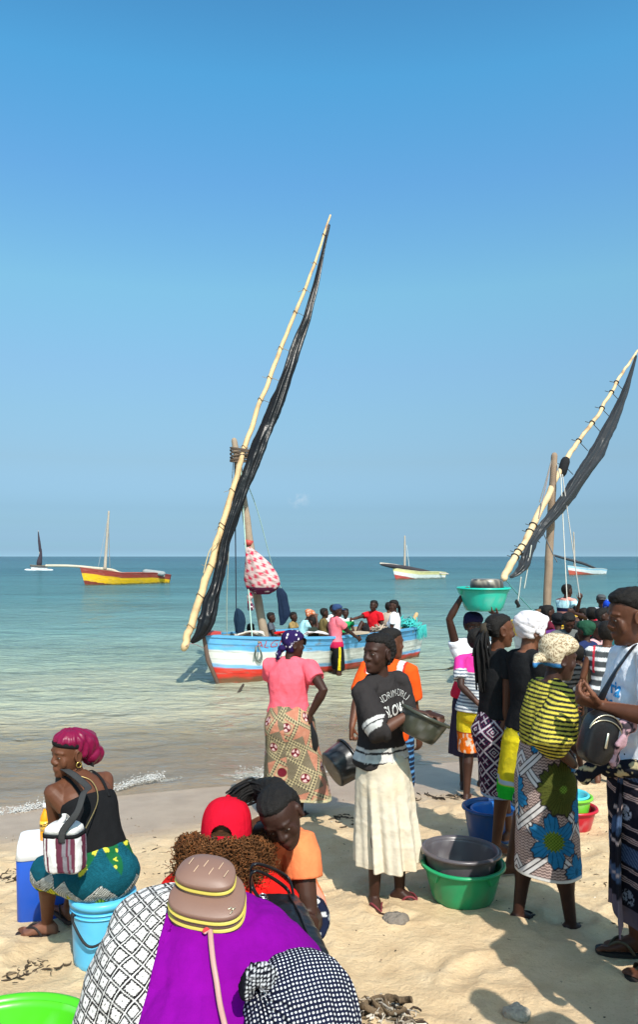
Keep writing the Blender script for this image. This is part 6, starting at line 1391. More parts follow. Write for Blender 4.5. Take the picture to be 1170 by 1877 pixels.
def p_cap_woman():
    r = rig(-.366, 2.86, 4, 1.62, z=.45, pelvis=(0, -.08, .185), lean=14, hunch=1.4, hyaw=0, hpitch=14, handR=(.25, .42, .42), handL=(-.25, .42, .42), footR=(.2, .55, .085), footL=(-.2, .55, .085), kneeR=(.4, .3, 1), kneeL=(-.4, .3, 1), fat=1.0, limb=1.05, shoulder_w=.150)
    E = person('woman in red cap over curly brown hair, seated with her back turned', r)
    make_body(r, E, 'd', .008, face=True)
    shirt(r, E, A(.66, .012, .010), hem=.93, sleeve=.6, ease=.016, amp=.004, vox=.008)
    shorts(r, E, A(.03, .04, .08), 1.6, .02, 1.0, vox=.012, name='trousers')
    # cap worn with its strap to the rear
    k = r.hs; nth, nph = 168, 60; V, F, = [], []; Cc = []
    for i in range(nph + 1):
        u = -.024 + .150 * math.sin(math.pi / 2 * i / nph) ** 1.1; rad = math.cos(math.pi / 2 * (i / nph) ** 1.45)
        for j in range(nth):
            a = 2 * math.pi * j / nth; seam = .0016 * max(0, 1 - abs(((a * 6 / (2 * math.pi)) + .5) % 1 - .5) * 14)
            V.append(hp(r, (.100 * rad - seam) * math.sin(a), -.008 - (.114 * rad - seam) * math.cos(a), u + .012 * (1 - math.cos(a)) * (1 - i / nph) - .004)); 
            Cc.append(A(.52, .006, .022) * (1 if (a * 6 / 6.283) % 1 > .04 or True else .7))
    for i in range(nph):
        for j in range(nth):
            a = 2 * math.pi * (j + .5) / nth; a = a if a < math.pi else a - 2 * math.pi
            arch = (a / .46) ** 2 + ((i + .5) / nph / .25) ** 2 < 1 and (i + .5) / nph > -.1
            if arch: continue
            j2 = (j + 1) % nth; F.append((i * nth + j, i * nth + j2, (i + 1) * nth + j2, (i + 1) * nth + j))
    m = MB(); m.add(V, F, np.array(Cc)); CP = obj('cap', m, 'cloth', E, fix=False)
    m = MB(); m.tube([hp(r, .102 * math.sin(a), -.008 - .117 * math.cos(a), -.024) for a in np.linspace(-.48, .48, 14)], [(.0085, .003)] * 14, 8, up=r.hu); obj('strap', m, 'cloth', CP, base_col(m.n, A(.36, .005, .018)))
    m = MB(); c = hp(r, -.03, -.124, -.023); m.box(c, (.014, .006, .016), hax(r), A(.01, .01, .01)); obj('buckle', m, 'metal', CP, base_col(m.n, A(.05, .05, .05)))
    m = MB(); m.ell(hp(r, 0, -.008, .124), hax(r), A(.010, .010, .006)); obj('button', m, 'cloth', CP, base_col(m.n, A(.5, .006, .022)))
    m = MB(); R = []
    for q in np.linspace(0, 1, 8): R.append([hp(r, (.088 - .02 * q * 0) * math.sin(a) * (1 - .25 * q ** 2), .075 * 1 + .03 * math.cos(a) + .085 * q * math.cos(a) ** .6 if math.cos(a) > 0 else .08, .02 - .02 * q - .012 * math.sin(a) ** 2) for a in np.linspace(-1.4, 1.4, 18)])
    m.rings(np.array(R), cap=False, closed=False); obj('peak', m, 'cloth', CP, base_col(m.n, A(.52, .006, .022)), fix=False)
    # curls
    m = MB(); rr = np.random.default_rng(12); base = A(.10, .040, .014)
    m.ell(hp(r, 0, -.045, -.075), hax(r), A(.120, .085, .085) * k, 20, 14, col=base * .45)
    for q in range(2200):
        a = rr.uniform(-2.25, 2.25); lvl = rr.uniform(-.140, -.012); rad = rr.uniform(.085, .142) + .015 * (lvl < -.02)
        p0 = hp(r, rad * math.sin(a) * 1.12, -.035 - rad * math.cos(a) * .98, lvl); L = rr.uniform(.03, .075); cr = rr.uniform(.006, .011); ph = rr.uniform(0, 6.28); tw = rr.uniform(14, 22) * rr.choice([-1, 1])
        out = nrm(p0 - hp(r, 0, -.03, -.06)); dr = nrm(-UP * .9 + out * .45 + A(*rr.normal(0, .25, 3))); s1 = nrm(np.cross(dr, out)); s2 = np.cross(dr, s1)
        ts = np.linspace(0, 1, 19); P = [p0 + dr * L * t + (s1 * math.cos(ph + tw * t) + s2 * math.sin(ph + tw * t)) * cr * (.5 + .5 * t) for t in ts]
        m.tube(P, [.0022 * (1 - .5 * t) for t in ts], 4, col=base * rr.uniform(.5, 2.1) * (A(1.15, 1.0, .85) if rr.random() < .3 else 1))
    obj('hair', m, 'hair', E)
    return r
p_cap_woman()

def p_hunched():
    r = rig(-.30, 2.10, 2, 1.66, z=.50, pelvis=(0, -.05, .33), lean=40, hunch=1.6, hpitch=70, head=wp(400, 1760, 2.56), handR=(.25, .5, .35), handL=(-.25, .5, .35), footR=(.2, .45, .085), footL=(-.2, .45, .085), kneeR=(.4, .5, 1), kneeL=(-.4, .5, 1), fat=1.35, limb=1.2)
    E = person('woman hunched forward in black and white diamond print blouse and purple wrap', r)
    make_body(r, E, 'c', .010, face=False)
    m = MB(); I3 = np.eye(3)
    def el(u, v, y, rx, ry, rz): m.ell(W(u, v, y), I3, A(rx, ry, rz), 28, 20)
    el(400, 1880, 2.22, .285, .25, .345); el(300, 1800, 2.28, .20, .22, .275); el(244, 1862, 2.22, .155, .20, .27); el(480, 1890, 2.2, .22, .22, .28); el(350, 1760, 2.36, .17, .17, .165); m.ell(A(-.30, 2.12, .80), I3, A(.36, .30, .36), 28, 20); m.ell(A(-.30, 2.35, .72), I3, A(.36, .34, .26), 28, 20)
    me = remesh(m, .008, 8, 'blouse', .6)
    v0 = get_v(me); fold = lambda v: .010 * np.sin(v[:, 0] * 26 + v[:, 2] * 14 + 3 * fbm(v * 3, 4, 2)) * sstep(-.40, -.55, v[:, 0])
    v = wrinkle(me, .010, A(5, 5, 5), 6, fold)
    def dia(v):
        pd = nrm(A(-.40, -.66, .64)); e1 = nrm(np.cross(A(0, -.7, -.7), pd)); e1 = e1 if e1[0] > 0 else -e1; e2 = np.cross(pd, e1); th = v @ e1 * .95 + .12 * (v @ e2); b = v @ e2 - .1 * (v @ e1); warp = fbm(v * 4, 5, 2) * .010
        s, t = (th * 1.1 + b + warp) * 18.5, (th * 1.1 - b + warp) * 18.5; i, j = np.floor(s), np.floor(t); fs, ft = s - i - .5, t - j - .5
        n = len(v); c = base_col(n, A(.012, .011, .012)); W_ = A(.72, .69, .66); q = np.maximum(np.abs(fs), np.abs(ft)); zz = .04 * np.sign(np.sin(fs * 40)) * np.sign(np.sin(ft * 40))
        c = mixc(c, W_, sstep(.46, .475, q)); c = mixc(c, W_, sstep(.335, .31, q + zz * .6)); c = mixc(c, A(.012, .011, .012), sstep(.085, .065, np.hypot(fs, ft))); c = mixc(c, W_, sstep(.045, .03, np.hypot(fs, ft)))
        return c
    # refine for the print
    bm = bmesh.new(); bm.from_mesh(me); bmesh.ops.subdivide_edges(bm, edges=[e for e in bm.edges if (e.verts[0].co.z > .92 and e.verts[0].co.x < -.15)], cuts=2, use_grid_fill=True); bm.to_mesh(me); bm.free()
    v = get_v(me); set_col(me, dia(v)); vv = v.copy(); link('blouse', me, 'cloth', E)
    me2 = remesh(m, .009, 8, 'wrap', .6); v2 = wrinkle(me2, .008, A(5, 5, 5), 6); nn = get_n(me2)
    lineu = lambda v: (v[:, 0] / v[:, 1] * FPX + PW / 2)
    edge = -.445 - .025 * np.exp(-((v2[:, 2] - 1.08) / .08) ** 2) + .03 * sstep(1.18, 1.28, v2[:, 2])
    dr = .007 * (1 - 2 * np.abs(fbm(np.stack([(v2[:, 0] * .8 + v2[:, 2] * .45 - v2[:, 1] * .4) * 17, (v2[:, 0] * .6 - v2[:, 2] * .7) * 2.4, v2[:, 1] * 2], 1), 23, 2))) + .020 * (.6 - 1.6 * np.abs(fbm(np.stack([(v2[:, 0] * .75 + v2[:, 2] * .6 - v2[:, 1] * .5) * 6, (v2[:, 0] * .6 - v2[:, 2] * .7) * 2, v2[:, 1] * 2], 1), 3, 3)))
    fx, fz = -.31, 1.20; phi = np.arctan2(v2[:, 0] - fx, fz - v2[:, 2] + .04); rd = np.hypot(v2[:, 0] - fx, v2[:, 2] - fz); dr = dr + .011 * (np.abs(np.sin(phi * 7.5 + 2.2 * fbm(v2 * 3, 12, 2))) ** .6 - .6) * sstep(.03, .16, rd)
    v3 = v2 + nn * (.014 + dr)[:, None]; me2.vertices.foreach_set('co', v3.astype(np.float32).ravel())
    bm = bmesh.new(); bm.from_mesh(me2); bmesh.ops.bisect_plane(bm, geom=bm.verts[:] + bm.edges[:] + bm.faces[:], plane_co=(-.452, 2.2, 1.1), plane_no=(1, -.05, -.12), clear_inner=True); bm.to_mesh(me2); bm.free(); me2.update()
    set_col(me2, A(.175, .002, .215)); w = link('wrap', me2, 'cloth', E); so = w.modifiers.new('t', 'SOLIDIFY'); so.thickness = .006; so.offset = -1
    # pinkish tan double bag on her back
    nz = nrm(A(.05, -.40, .91)); c0 = W(383, 1642, 2.165); X = nrm(A(.94, -.10, -.16)); X = nrm(X - nz * np.dot(X, nz)); Yb = np.cross(nz, X)
    T = thing('backpack', 'dusty pink crescent bag with yellow zips lying on the hunched back', 'bag', c0)
    def D_(cen, hw, hh, z0, z1, name, col, parent, infl=0, pill=.0035):
        m = MB(); R = []; n = 48; th = np.linspace(0, 2 * math.pi, n, endpoint=False)
        hw, hh = hw * .90, hh * .90; cx = np.sign(np.cos(th)) * np.abs(np.cos(th)) ** (2 / 2.6); sy = np.sign(np.sin(th)) * np.abs(np.sin(th)) ** (2 / 2.6); w = hw * (1 - .13 * sy)
        for z, k in ((z0, .93), (z0 + .004, .985), ((z0 + z1) / 2, 1 + infl), (z1 - .004, .985), (z1 - .001, .95), (z1 + pill, .55), (z1 + pill * 1.2, .05)): R.append(cen + nz * z + np.outer(cx * w * k, X) + np.outer(sy * hh * k, Yb))
        m.rings(R); return sharp(obj(name, m, 'softleather', parent, base_col(m.n, col)), 42)
    tan = A(.195, .108, .080); yel = A(.50, .40, .075)
    D_(c0, .117, .096, -.060, -.040, 'back_panel', tan * .9, T); D_(c0, .119, .098, -.043, -.028, 'zip', yel * .95, T, .012); D_(c0, .117, .096, -.030, -.014, 'gusset', tan * .92, T); D_(c0, .119, .098, -.016, .000, 'zip', yel, T, .012); D_(c0, .118, .097, -.002, .018, 'body', tan, T)
    c1 = c0 + Yb * .034 - X * .016 + nz * .020; D_(c1, .094, .068, .0, .008, 'pocket_base', tan * .95, T); D_(c1, .095, .069, .006, .022, 'zip', yel, T, .01); P_ = D_(c1, .094, .068, .020, .040, 'pocket', tan, T, 0, .010)
    m = MB()
    for k in range(6):
        a = c1 + nz * .0515 + X * (-.05 + .022 * k) + Yb * (.012 * (-1) ** k); m.tube([a - Yb * .012 - X * .003, a + Yb * .012 + X * .003], .0012, 5)
    obj('stitching', m, 'softleather', P_, base_col(m.n, A(.55, .38, .25)))
    m = MB(); a = c0 + nz * .0225 + X * .080 - Yb * .052
    m.tube([a - X * .008, a - X * .002 + Yb * .008, a + X * .002, a + X * .008 + Yb * .008], .0016, 5); m.tube([a - Yb * .012, a + X * .004 - Yb * .004], .0016, 5); obj('emblem', m, 'metal', T, base_col(m.n, A(.8, .72, .5)))
    m = MB(); q = c0 - Yb * .096 - nz * .03 + X * .015; tr = BVHTree.FromPolygons([Vector(z) for z in v3.tolist()], []) if False else None
    tre = BVHTree.FromPolygons([Vector(z) for z in vv.tolist()], [tuple(p.vertices) for p in me.polygons]); P = []
    for (u, vq) in ((384, 1702), (387, 1730), (391, 1765), (397, 1800), (403, 1840), (412, 1880), (422, 1930)):
        d = nrm(W(u, vq, 2) - A(0, 0, H_EYE)); h = tre.ray_cast(Vector((0, 0, H_EYE)), Vector(tuple(d)), 6); P.append(A(*h[0]) - d * .032 if h[0] is not None else W(u, vq, 2.0))
    m.tube(catmull([q] + P, 40), [(.0075, .003)] * 40, 8, up=A(1, 0, 0)); obj('strap', m, 'softleather', T, base_col(m.n, A(.40, .22, .19)))
    m = MB(); m.tube([q + UP * .004, P[0]], [(.008, .004)] * 2, 8); obj('strap_tab', m, 'cloth', T, base_col(m.n, A(.55, .05, .06)))
    # black leather tote
    a, b = W(505, 1650, 2.62), W(548, 1790, 2.20); Zt = nrm(a - b); Xt = nrm(np.cross(Zt, A(.25, -1, .5))); Yt = np.cross(Zt, Xt)
    if Xt[0] < 0: Xt, Yt = -Xt, -Yt
    L = np.linalg.norm(a - b); T2 = thing('handbag', 'black leather tote bag leaning behind the purple wrap', 'handbag', (a + b) / 2); m = MB(); R = []
    cx, sy = sup(40, 3.6)
    for q, kx, ky in ((-.06, .55, .5), (0, .90, .85), (.08, 1, 1), (.4, .96, .92), (.75, .88, .70), (.95, .80, .45), (1.0, .78, .30)): R.append(b + Zt * L * q + np.outer(cx * .098 * kx, Xt) + np.outer(sy * .060 * ky, Yt))
    m.rings(R); me3 = remesh(m, .006, 2, 'bag_body'); wrinkle(me3, .005, A(9, 9, 5), 4); set_col(me3, A(.010, .010, .012)); link('bag_body', me3, 'leather', T2)
    for k in (-1, 1):
        m = MB(); p0, p1 = a + Xt * .058 + Yt * .02 * k - Zt * .03, a - Xt * .058 + Yt * .02 * k - Zt * .03; m.tube(catmull([p0, p0 + Zt * .09 + A(-.01, 0, .03), W(466, 1590, 2.58) + Yt * .012 * k, p1 + Zt * .06 + A(-.02, 0, .02), p1], 24), [(.009, .005)] * 24, 8); obj('handle', m, 'leather', T2, base_col(m.n, A(.010, .010, .012)))
    m = MB()
    for k in (-.045, .045):
        m.tube([b + Zt * L * .03 + Xt * k - Yt * .064, b + Zt * L * .5 + Xt * k * .95 - Yt * .061, b + Zt * L * .92 + Xt * k * .85 - Yt * .034], [(.007, .003)] * 3, 6)
    obj('trim', m, 'leather', T2, base_col(m.n, A(.016, .016, .018)))
    m = MB()
    for k in range(4): q = a - Zt * (.03 + .03 * k) - Xt * .05 - Yt * .035; m.tube([q + (Xt * math.cos(t) + Zt * math.sin(t)) * .011 for t in np.linspace(0, 6.3, 14)], .0020, 6)
    obj('buckle', m, 'metal', T2, base_col(m.n, A(.7, .7, .7)))
    # polka dot cloth
    m = MB(); R = []; th = np.linspace(0, 2 * math.pi, 420, endpoint=False); cb = W(552, 1850, 1.96); prof = [(-.62, .20), (-.3, .185), (-.10, .172), (.0, .158), (.06, .140), (.10, .112), (.125, .075), (.138, .04), (.143, .0)]
    pr = catmull(np.array([(z, q, 0) for z, q in prof]), 330)
    for z, q, _ in pr:
        kn = W(470, 1815, 1.90); rr_ = max(q, .0004) * (1 + .025 * np.sin(11 * th + z * 5) * (z < .12) + .02 * np.sin(17 * th - z * 9)); pt = cb + np.outer(np.cos(th) * rr_ * .92, A(1, 0, 0)) + np.outer(np.sin(th) * rr_ * .9, A(0, 1, 0)) + UP * z; R.append(pt)
    R = np.array(R); P0 = R.reshape(-1, 3); kn = W(478, 1812, 1.92); d = np.linalg.norm(P0 - kn, axis=1); pull = np.exp(-(d / .075) ** 2)[:, None] * .45; P0 = P0 * (1 - pull) + kn * pull
    ang = np.arctan2(P0[:, 2] - kn[2], P0[:, 0] - kn[0]); P0 = P0 + (np.exp(-(d / .16) ** 2) * .006 * np.sin(ang * 16))[:, None] * A(0, -1, .6)
    R = P0.reshape(R.shape); Rc = np.concatenate([R, R[:, :1]], 1); meb = grid_mesh(Rc, 'cloth'); P1 = Rc.reshape(-1, 3); 
    w_ = .004 * fbm(P1 * 9, 3, 2); s = (P1[:, 0] + .30 * (P1[:, 2] + P1[:, 1]) * .7 + w_) * 95; t2 = ((P1[:, 2] + P1[:, 1]) * .72 - .25 * P1[:, 0] + w_) * 95
    dots = sstep(.29, .20, np.hypot(s % 1 - .5, t2 % 1 - .5)); set_col(meb, mixc(base_col(len(P1), A(.008, .010, .028)), A(.70, .70, .72), dots)); PB = thing('polka_dot_cloth', 'navy cloth with white polka dots gathered into a ruffled knot beside purple wrap', 'cloth', A(cb[0], cb[1], cb[2] - .62)); link('bundle', meb, 'cloth', PB)
    m = MB(); rr = np.random.default_rng(6)
    for k in range(5):
        a0 = -2.9 + .5 * k; q = kn + A(math.cos(a0) * .035, -.012, -math.sin(a0) * .045); m.ell(q, tilt_ax(A(math.cos(a0), -.4, .3)), A(.026, .026, .014), 14, 8)
    me4 = remesh(m, .004, 1, 'ruffle'); v = wrinkle(me4, .007, A(40, 40, 40), 4); p = (v - kn) * 110; set_col(me4, mixc(base_col(len(v), A(.006, .006, .010)), A(.6, .6, .62), sstep(.34, .22, np.hypot(p[:, 0] % 1 - .5, p[:, 2] % 1 - .5)) * (v[:, 0] > kn[0] - .035))); link('ruffle', me4, 'cloth', PB)
    m = MB()
    for k in range(26): q = kn + A(rr.uniform(.0, .035), -.03 + rr.uniform(-.006, .004), rr.uniform(-.075, .03)); m.tube([q + A(math.cos(t), -.3 * math.sin(t), math.sin(t)) * rr.uniform(.003, .008) for t in np.linspace(0, 6.3, 10)], .0012, 4)
    obj('lace', m, 'cloth', PB, base_col(m.n, A(.5, .5, .54)))
p_hunched()

# ------------------------------------------------------------------ basins on the sand, pots in hands
g = G(859, 1668); bz = float(ground(g[0], g[1])) - .01
basin('basin', 'scuffed green plastic basin with lugs on the sand, holding a grey basin', 'basin', A(g[0], g[1] + .16, bz), .225, .165, .215, A(.012, .27, .105), lip=.016, lugs=4, lug_at=-.95, dirt=(.10, .12, .06))
basin('basin', 'grey plastic basin nested inside the green basin', 'basin', A(g[0] - .012, g[1] + .165, bz + .085), .212, .16, .20, A(.085, .075, .082), ax=tilt_ax(A(.02, .03, 1)), lip=.018, dirt=(.16, .14, .12))
g = G(918, 1560); bz = float(ground(g[0], g[1] + .15))
basin('basin', 'dark blue basin in shade behind the legs of the woman with the lattice skirt', 'basin', A(g[0] - .02, g[1] + .22, bz - .01), .185, .14, .26, A(.010, .06, .20), lip=.016)
basin('basin', 'bright blue basin sitting inside the dark blue basin', 'basin', A(g[0] + .0, g[1] + .22, bz + .11), .150, .12, .12, A(.010, .13, .42), lip=.012)
g = G(1064, 1528); bz = float(ground(g[0], g[1] + .12))
basin('basin', 'red plastic basin at the bottom of a stack of three', 'basin', A(g[0], g[1] + .15, bz - .01), .165, .12, .17, A(.42, .008, .022), lip=.015)
basin('basin', 'lime green basin in the middle of a stack of three', 'basin', A(g[0] - .015, g[1] + .15, bz + .085), .145, .11, .16, A(.16, .50, .03), lip=.013)
basin('basin', 'pale turquoise basin on top of the lime green one', 'basin', A(g[0] - .03, g[1] + .15, bz + .19), .135, .11, .07, A(.08, .50, .58), lip=.012)
basin('basin', 'bright green basin cropped at the corner, next to the diamond print blouse', 'basin', A(-1.04, 2.46, float(ground(-1.04, 2.46))), .335, .25, .27, A(.065, .46, .012), lip=.022)
ax = tilt_ax(nrm(A(.42, .10, .90)))
basin('basin', 'olive grey basin held on the hip of the girl in the cream skirt', 'basin', W(763, 1352, 4.22), .136, .098, .135, A(.048, .050, .034), ax=ax, lip=.010)
ax = tilt_ax(nrm(A(.80, .35, .42)))
basin('pot', 'black plastic pot carried by its rim in the hand of the boy in orange', 'pot', W(608, 1412, 5.28), .142, .128, .165, A(.014, .014, .015), ax=ax, lip=.010)
# ------------------------------------------------------------------ people in and around the boats
def crowd(label, u, y, face, H, z=None, top=None, bottom=None, hair=True, group=None, skin='c', sleeve=.5, hem=.92, frac=.8, kind='shorts', vox=.0115, hat=None, sit=None, shirt_name='shirt', hemz=.35, **k):
    """sit = world height of the pelvis for someone seated"""
    x = (u - PW / 2) / FPX * y; s = H / 1.7
    if sit is not None:
        z = sit - .42 * s; k.setdefault('pelvis', (0, -.05, .42)); k.setdefault('footR', (.12, .36, .085)); k.setdefault('footL', (-.12, .36, .085)); k.setdefault('kneeR', (.15, 1, .8)); k.setdefault('kneeL', (-.15, 1, .8)); k.setdefault('handR', (.14, .30, .56)); k.setdefault('handL', (-.14, .30, .56))
    cr = k.pop('curl', 40); bust = k.pop('bust', 0); bare = k.pop('bare', False); cap = k.pop('line', .055)
    r = rig(x, y, face, H, z=z, **k); E = person(label, r, group); make_body(r, E, skin, vox, cr, cr)
    if hair: cap_hair(r, E, .012, cap, -.07, .010, .004, 70, int(u))
    if hat: hat(r, E)
    if not bare: shirt(r, E, top if top is not None else A(.3, .3, .3), hem=hem, sleeve=sleeve, ease=.018, cuff=.018, amp=.006, vox=.011, bust=bust, name=shirt_name, seed=int(u))
    if kind == 'shorts': shorts(r, E, bottom if bottom is not None else A(.03, .03, .04), frac, .022, 1.0, vox=.012)
    else: skirt(r, E, bottom, 1.03, hemz, ((0, .15, .115), (.25, .19, .16), (1, .20, .18)), 4, .015, 60, 120, seed=int(u) % 9)
    return r
def cap_of(col):
    def f(r, E):
        scarf(r, E, col, .016, .05, -.01, vox=.010, amp=.002, name='cap')
        m = MB(); R = []
        for q in np.linspace(0, 1, 5): R.append([hp(r, .072 * math.sin(a) * (1 - .2 * q), .065 + .03 * math.cos(a) + .075 * q * max(math.cos(a), 0) ** .5, .045 - .012 * q) for a in np.linspace(-1.35, 1.35, 12)])
        m.rings(np.array(R), cap=False, closed=False); obj('peak', m, 'cloth', E, base_col(m.n, col), fix=False)
    return f
def turban_of(col, infl=.018):
    return lambda r, E: scarf(r, E, col, infl, .04, -.05, vox=.010, amp=.006, freq=22, extra=lambda mb: mb.ell(hp(r, 0, -.07, .06), hax(r), A(.07, .07, .06) * r.hs))
ONB = 'people sitting in the blue dhow'
crowd('small child in a grey top sitting beside the mast of the blue dhow', 499, 15.2, 95, 1.12, sit=.62, top=A(.09, .10, .12), group=ONB, hs=.86)
crowd('person ducking behind the cream tarp near the bow of the blue dhow', 461, 14.9, 20, 1.2, sit=.40, top=A(.03, .03, .03), group=ONB, skin='c')
crowd('woman in pale cyan top and orange headwrap sitting in the blue dhow', 557, 15.9, 80, 1.5, sit=.50, top=A(.36, .66, .72), bottom=A(.2, .1, .08), hair=False, hat=turban_of(lambda l: mixc(base_col(len(l), A(.50, .13, .05)), A(.6, .4, .3), (fbm(l * 45, 3, 2) > .15) * 1.0)), group=ONB, lean=14, hpitch=22, handR=(.05, .30, 1.0), handL=(-.1, .30, 1.0), elbR=(.4, -.2, -1), elbL=(-.4, -.2, -1))
crowd('child held close by the woman in the orange headwrap', 573, 15.75, -70, 1.15, sit=.48, top=A(.03, .04, .03), group=ONB, hpitch=18)
crowd('bare shouldered boy in olive cloth looking along the blue dhow', 597, 16.2, 75, 1.35, sit=.55, top=A(.16, .12, .05), sleeve=0, group=ONB, hem=1.0)
crowd('child in a green shirt sitting behind the man in the navy cap', 634, 16.5, 170, 1.28, sit=.55, top=lambda l, i, v: mixc(base_col(len(v), A(.02, .30, .09)), A(.7, .7, .7), (i['h'] > 1.40) * 1.0), group=ONB)
crowd('man in a red shirt sitting on the blue dhow with one knee raised', 684, 16.5, 218, 1.6, sit=.60, top=A(.58, .012, .02), group=ONB, bottom=A(.02, .02, .022), footR=(.20, .42, .38), kneeR=(.3, .6, 1), handR=(.26, .46, .80), handL=(-.2, .2, .5), skin='c')
crowd('person in a beige vest turned away behind the woman in white', 714, 16.9, 20, 1.5, sit=.58, top=A(.40, .33, .26), sleeve=0, group=ONB, skin='b')
def stripes_pants(l, v): return mixc(base_col(len(v), A(.012, .012, .013)), A(.65, .48, .02), (np.abs(np.abs((v - RR.pelvis) @ RR.F / RR.s) - .012) < .011) * ((v - RR.pelvis) @ RR.R > .05) * 1.0)
_cap = cap_of(A(.030, .055, .13))
def pinktee(l, i, v): c = base_col(len(v), A(.76, .16, .20)); c = mixc(c, A(.20, .16, .45), .8 * (fbm(v * 9, 3, 2) > -.1) * (np.abs(i['sx']) < .09) * (np.abs(i['h'] - 1.22) < .09) * (i['sf'] > 0)); return mixc(c, A(.42, .015, .06), (i['h'] < 1.0) * 1.0)
def man_cap():
    global RR
    y = 14.75; x = (616 - PW / 2) / FPX * y; r = RR = rig(x, y, 68, 1.66, z=-.31, hyaw=30, hpitch=6, handR=(.12, .42, 1.05), handL=(-.1, .46, 1.08), elbR=(.5, -.8, -.4), elbL=(-.5, -.8, -.4), skin='c'); E = person('man in navy cap and pink tee standing in the water against the blue dhow', r); make_body(r, E, 'c', .010)
    _cap(r, E); shirt(r, E, pinktee, hem=.88, sleeve=.6, ease=.016, flare=.015, amp=.006, vox=.009); shorts(r, E, stripes_pants, 1.12, .024, .98, vox=.009)
man_cap()
def woman_white():
    y = 15.85; x = (722 - PW / 2) / FPX * y; r = rig(x, y, -75, 1.70, z=-.33, hyaw=-40, hpitch=4, handL=(-.1, .22, 1.0), handR=(.1, .25, 1.0), elbL=(-.5, -1, -.2), lean=-2); E = person('woman in white tee and maroon shorts with long braids standing by the stern', r); make_body(r, E, 'c', .010)
    cap_hair(r, E, .018, .06, -.06, .009, .006, 60, 3); rr = np.random.default_rng(8)
    strands(r, E, [[hp(r, rr.uniform(-.05, .05), -.08, .03), hp(r, rr.uniform(-.06, .06), -.13, -.03), hp(r, rr.uniform(-.05, .05), -.14, -.16), hp(r, rr.uniform(-.05, .05), -.13, -.32 - .06 * rr.random())] for _ in range(22)], .011)
    shirt(r, E, A(.68, .68, .72), hem=.96, sleeve=.55, ease=.014, bust=1, vox=.010, amp=.005)
    shorts(r, E, A(.14, .012, .03), .62, .024, 1.0, vox=.010)
    m = MB(); m.rings(torso_rings(r, [.97, 1.0, 1.04, 1.06], .034)); obj('waist_cloth', m, 'cloth', E, base_col(m.n, A(.62, .55, .45)))
woman_white()
# fish heaped by the rail, cloth on the deck
m = MB(); rr = np.random.default_rng(4)
for k in range(110):
    c0 = b1(.70 + rr.uniform(-.045, .045), sgn * rr.uniform(.55, .98), .0 + rr.uniform(.0, .09)); d = nrm(A(*rr.normal(0, 1, 2), rr.normal(0, .3))); m.tube([c0 - d * .09, c0 - d * .04, c0 + d * .02, c0 + d * .07, c0 + d * .085], [(.004, .02), (.012, .022), (.015, .028), (.006, .010), (.003, .022)], 6, col=A(.30, .24, .18) * rr.uniform(.5, 2.0))
o = obj('fish_heap', m, 'plastic', None); o['kind'] = 'stuff'
cloth_body('folded_cloth', 'white folded cloth lying on the rail of the blue dhow', 'cloth', [(560, 1164, 8), (572, 1158, 18), (585, 1159, 20), (598, 1163, 12)], 15.55, A(.70, .66, .66), 'cloth', 1.3, 8, .12, amp=.03)
m = MB(); m.box(b1(.525, sgn * .93, .035), (.45, .28, .035), np.stack([B1[1], B1[2], UP]), A(.42, .33, .24)); o = sharp(obj('board', m, 'wood', None)); tag(o, 'short weathered board resting on the rail of the blue dhow', 'board')

ONC = 'people in the grey-sailed dhow'
crowd('man in navy and pale blue shirt holding a rope in the grey-sailed dhow', 1043, 13.7, 62, 1.68, sit=1.02, top=lambda l, i, v: mixc(mixc(base_col(len(v), A(.015, .015, .05)), A(.42, .66, .72), (i['h'] > 1.30) * 1.0), A(.70, .30, .25), ((np.abs(i['h'] - 1.22) < .018) | (i['h'] > 1.43)) * 1.0), group=ONC, handR=wp(1064, 1100, 13.2), elbR=(.3, -.3, -1))
crowd('man bending with an outstretched arm in the grey-sailed dhow', 1083, 13.3, -60, 1.62, sit=.66, top=A(.66, .66, .68), group=ONC, handL=wp(1054, 1124, 12.9), elbL=(-.5, -.5, .6), hpitch=20, lean=12)
crowd('man in a grey cap and pale shirt at the back of the grey-sailed dhow', 1104, 14.8, 185, 1.66, sit=.78, top=A(.60, .61, .64), group=ONC, hair=False, hat=cap_of(A(.07, .075, .08)))
def brim(r, E):
    m = MB(); m.lathe([(0, .10), (.06, .10), (.085, .08), (.092, .045), (.16, .035), (.165, .03), (.09, .035)], r.head, hax(r) * 1, 24); obj('hat', m, 'cloth', E, base_col(m.n, A(.015, .015, .016)))
crowd('person in a black brimmed hat sitting by the mast of the grey-sailed dhow', 998, 13.3, 200, 1.55, sit=.72, top=A(.55, .42, .42), group=ONC, hair=False, hat=brim)
crowd('person leaning over bundles beside the mast of the grey-sailed dhow', 1020, 14.2, 120, 1.5, sit=.62, top=A(.55, .33, .06), group=ONC, lean=25, hpitch=20)
SHR = 'people crowding the shore beside the dhow'
GT = {}
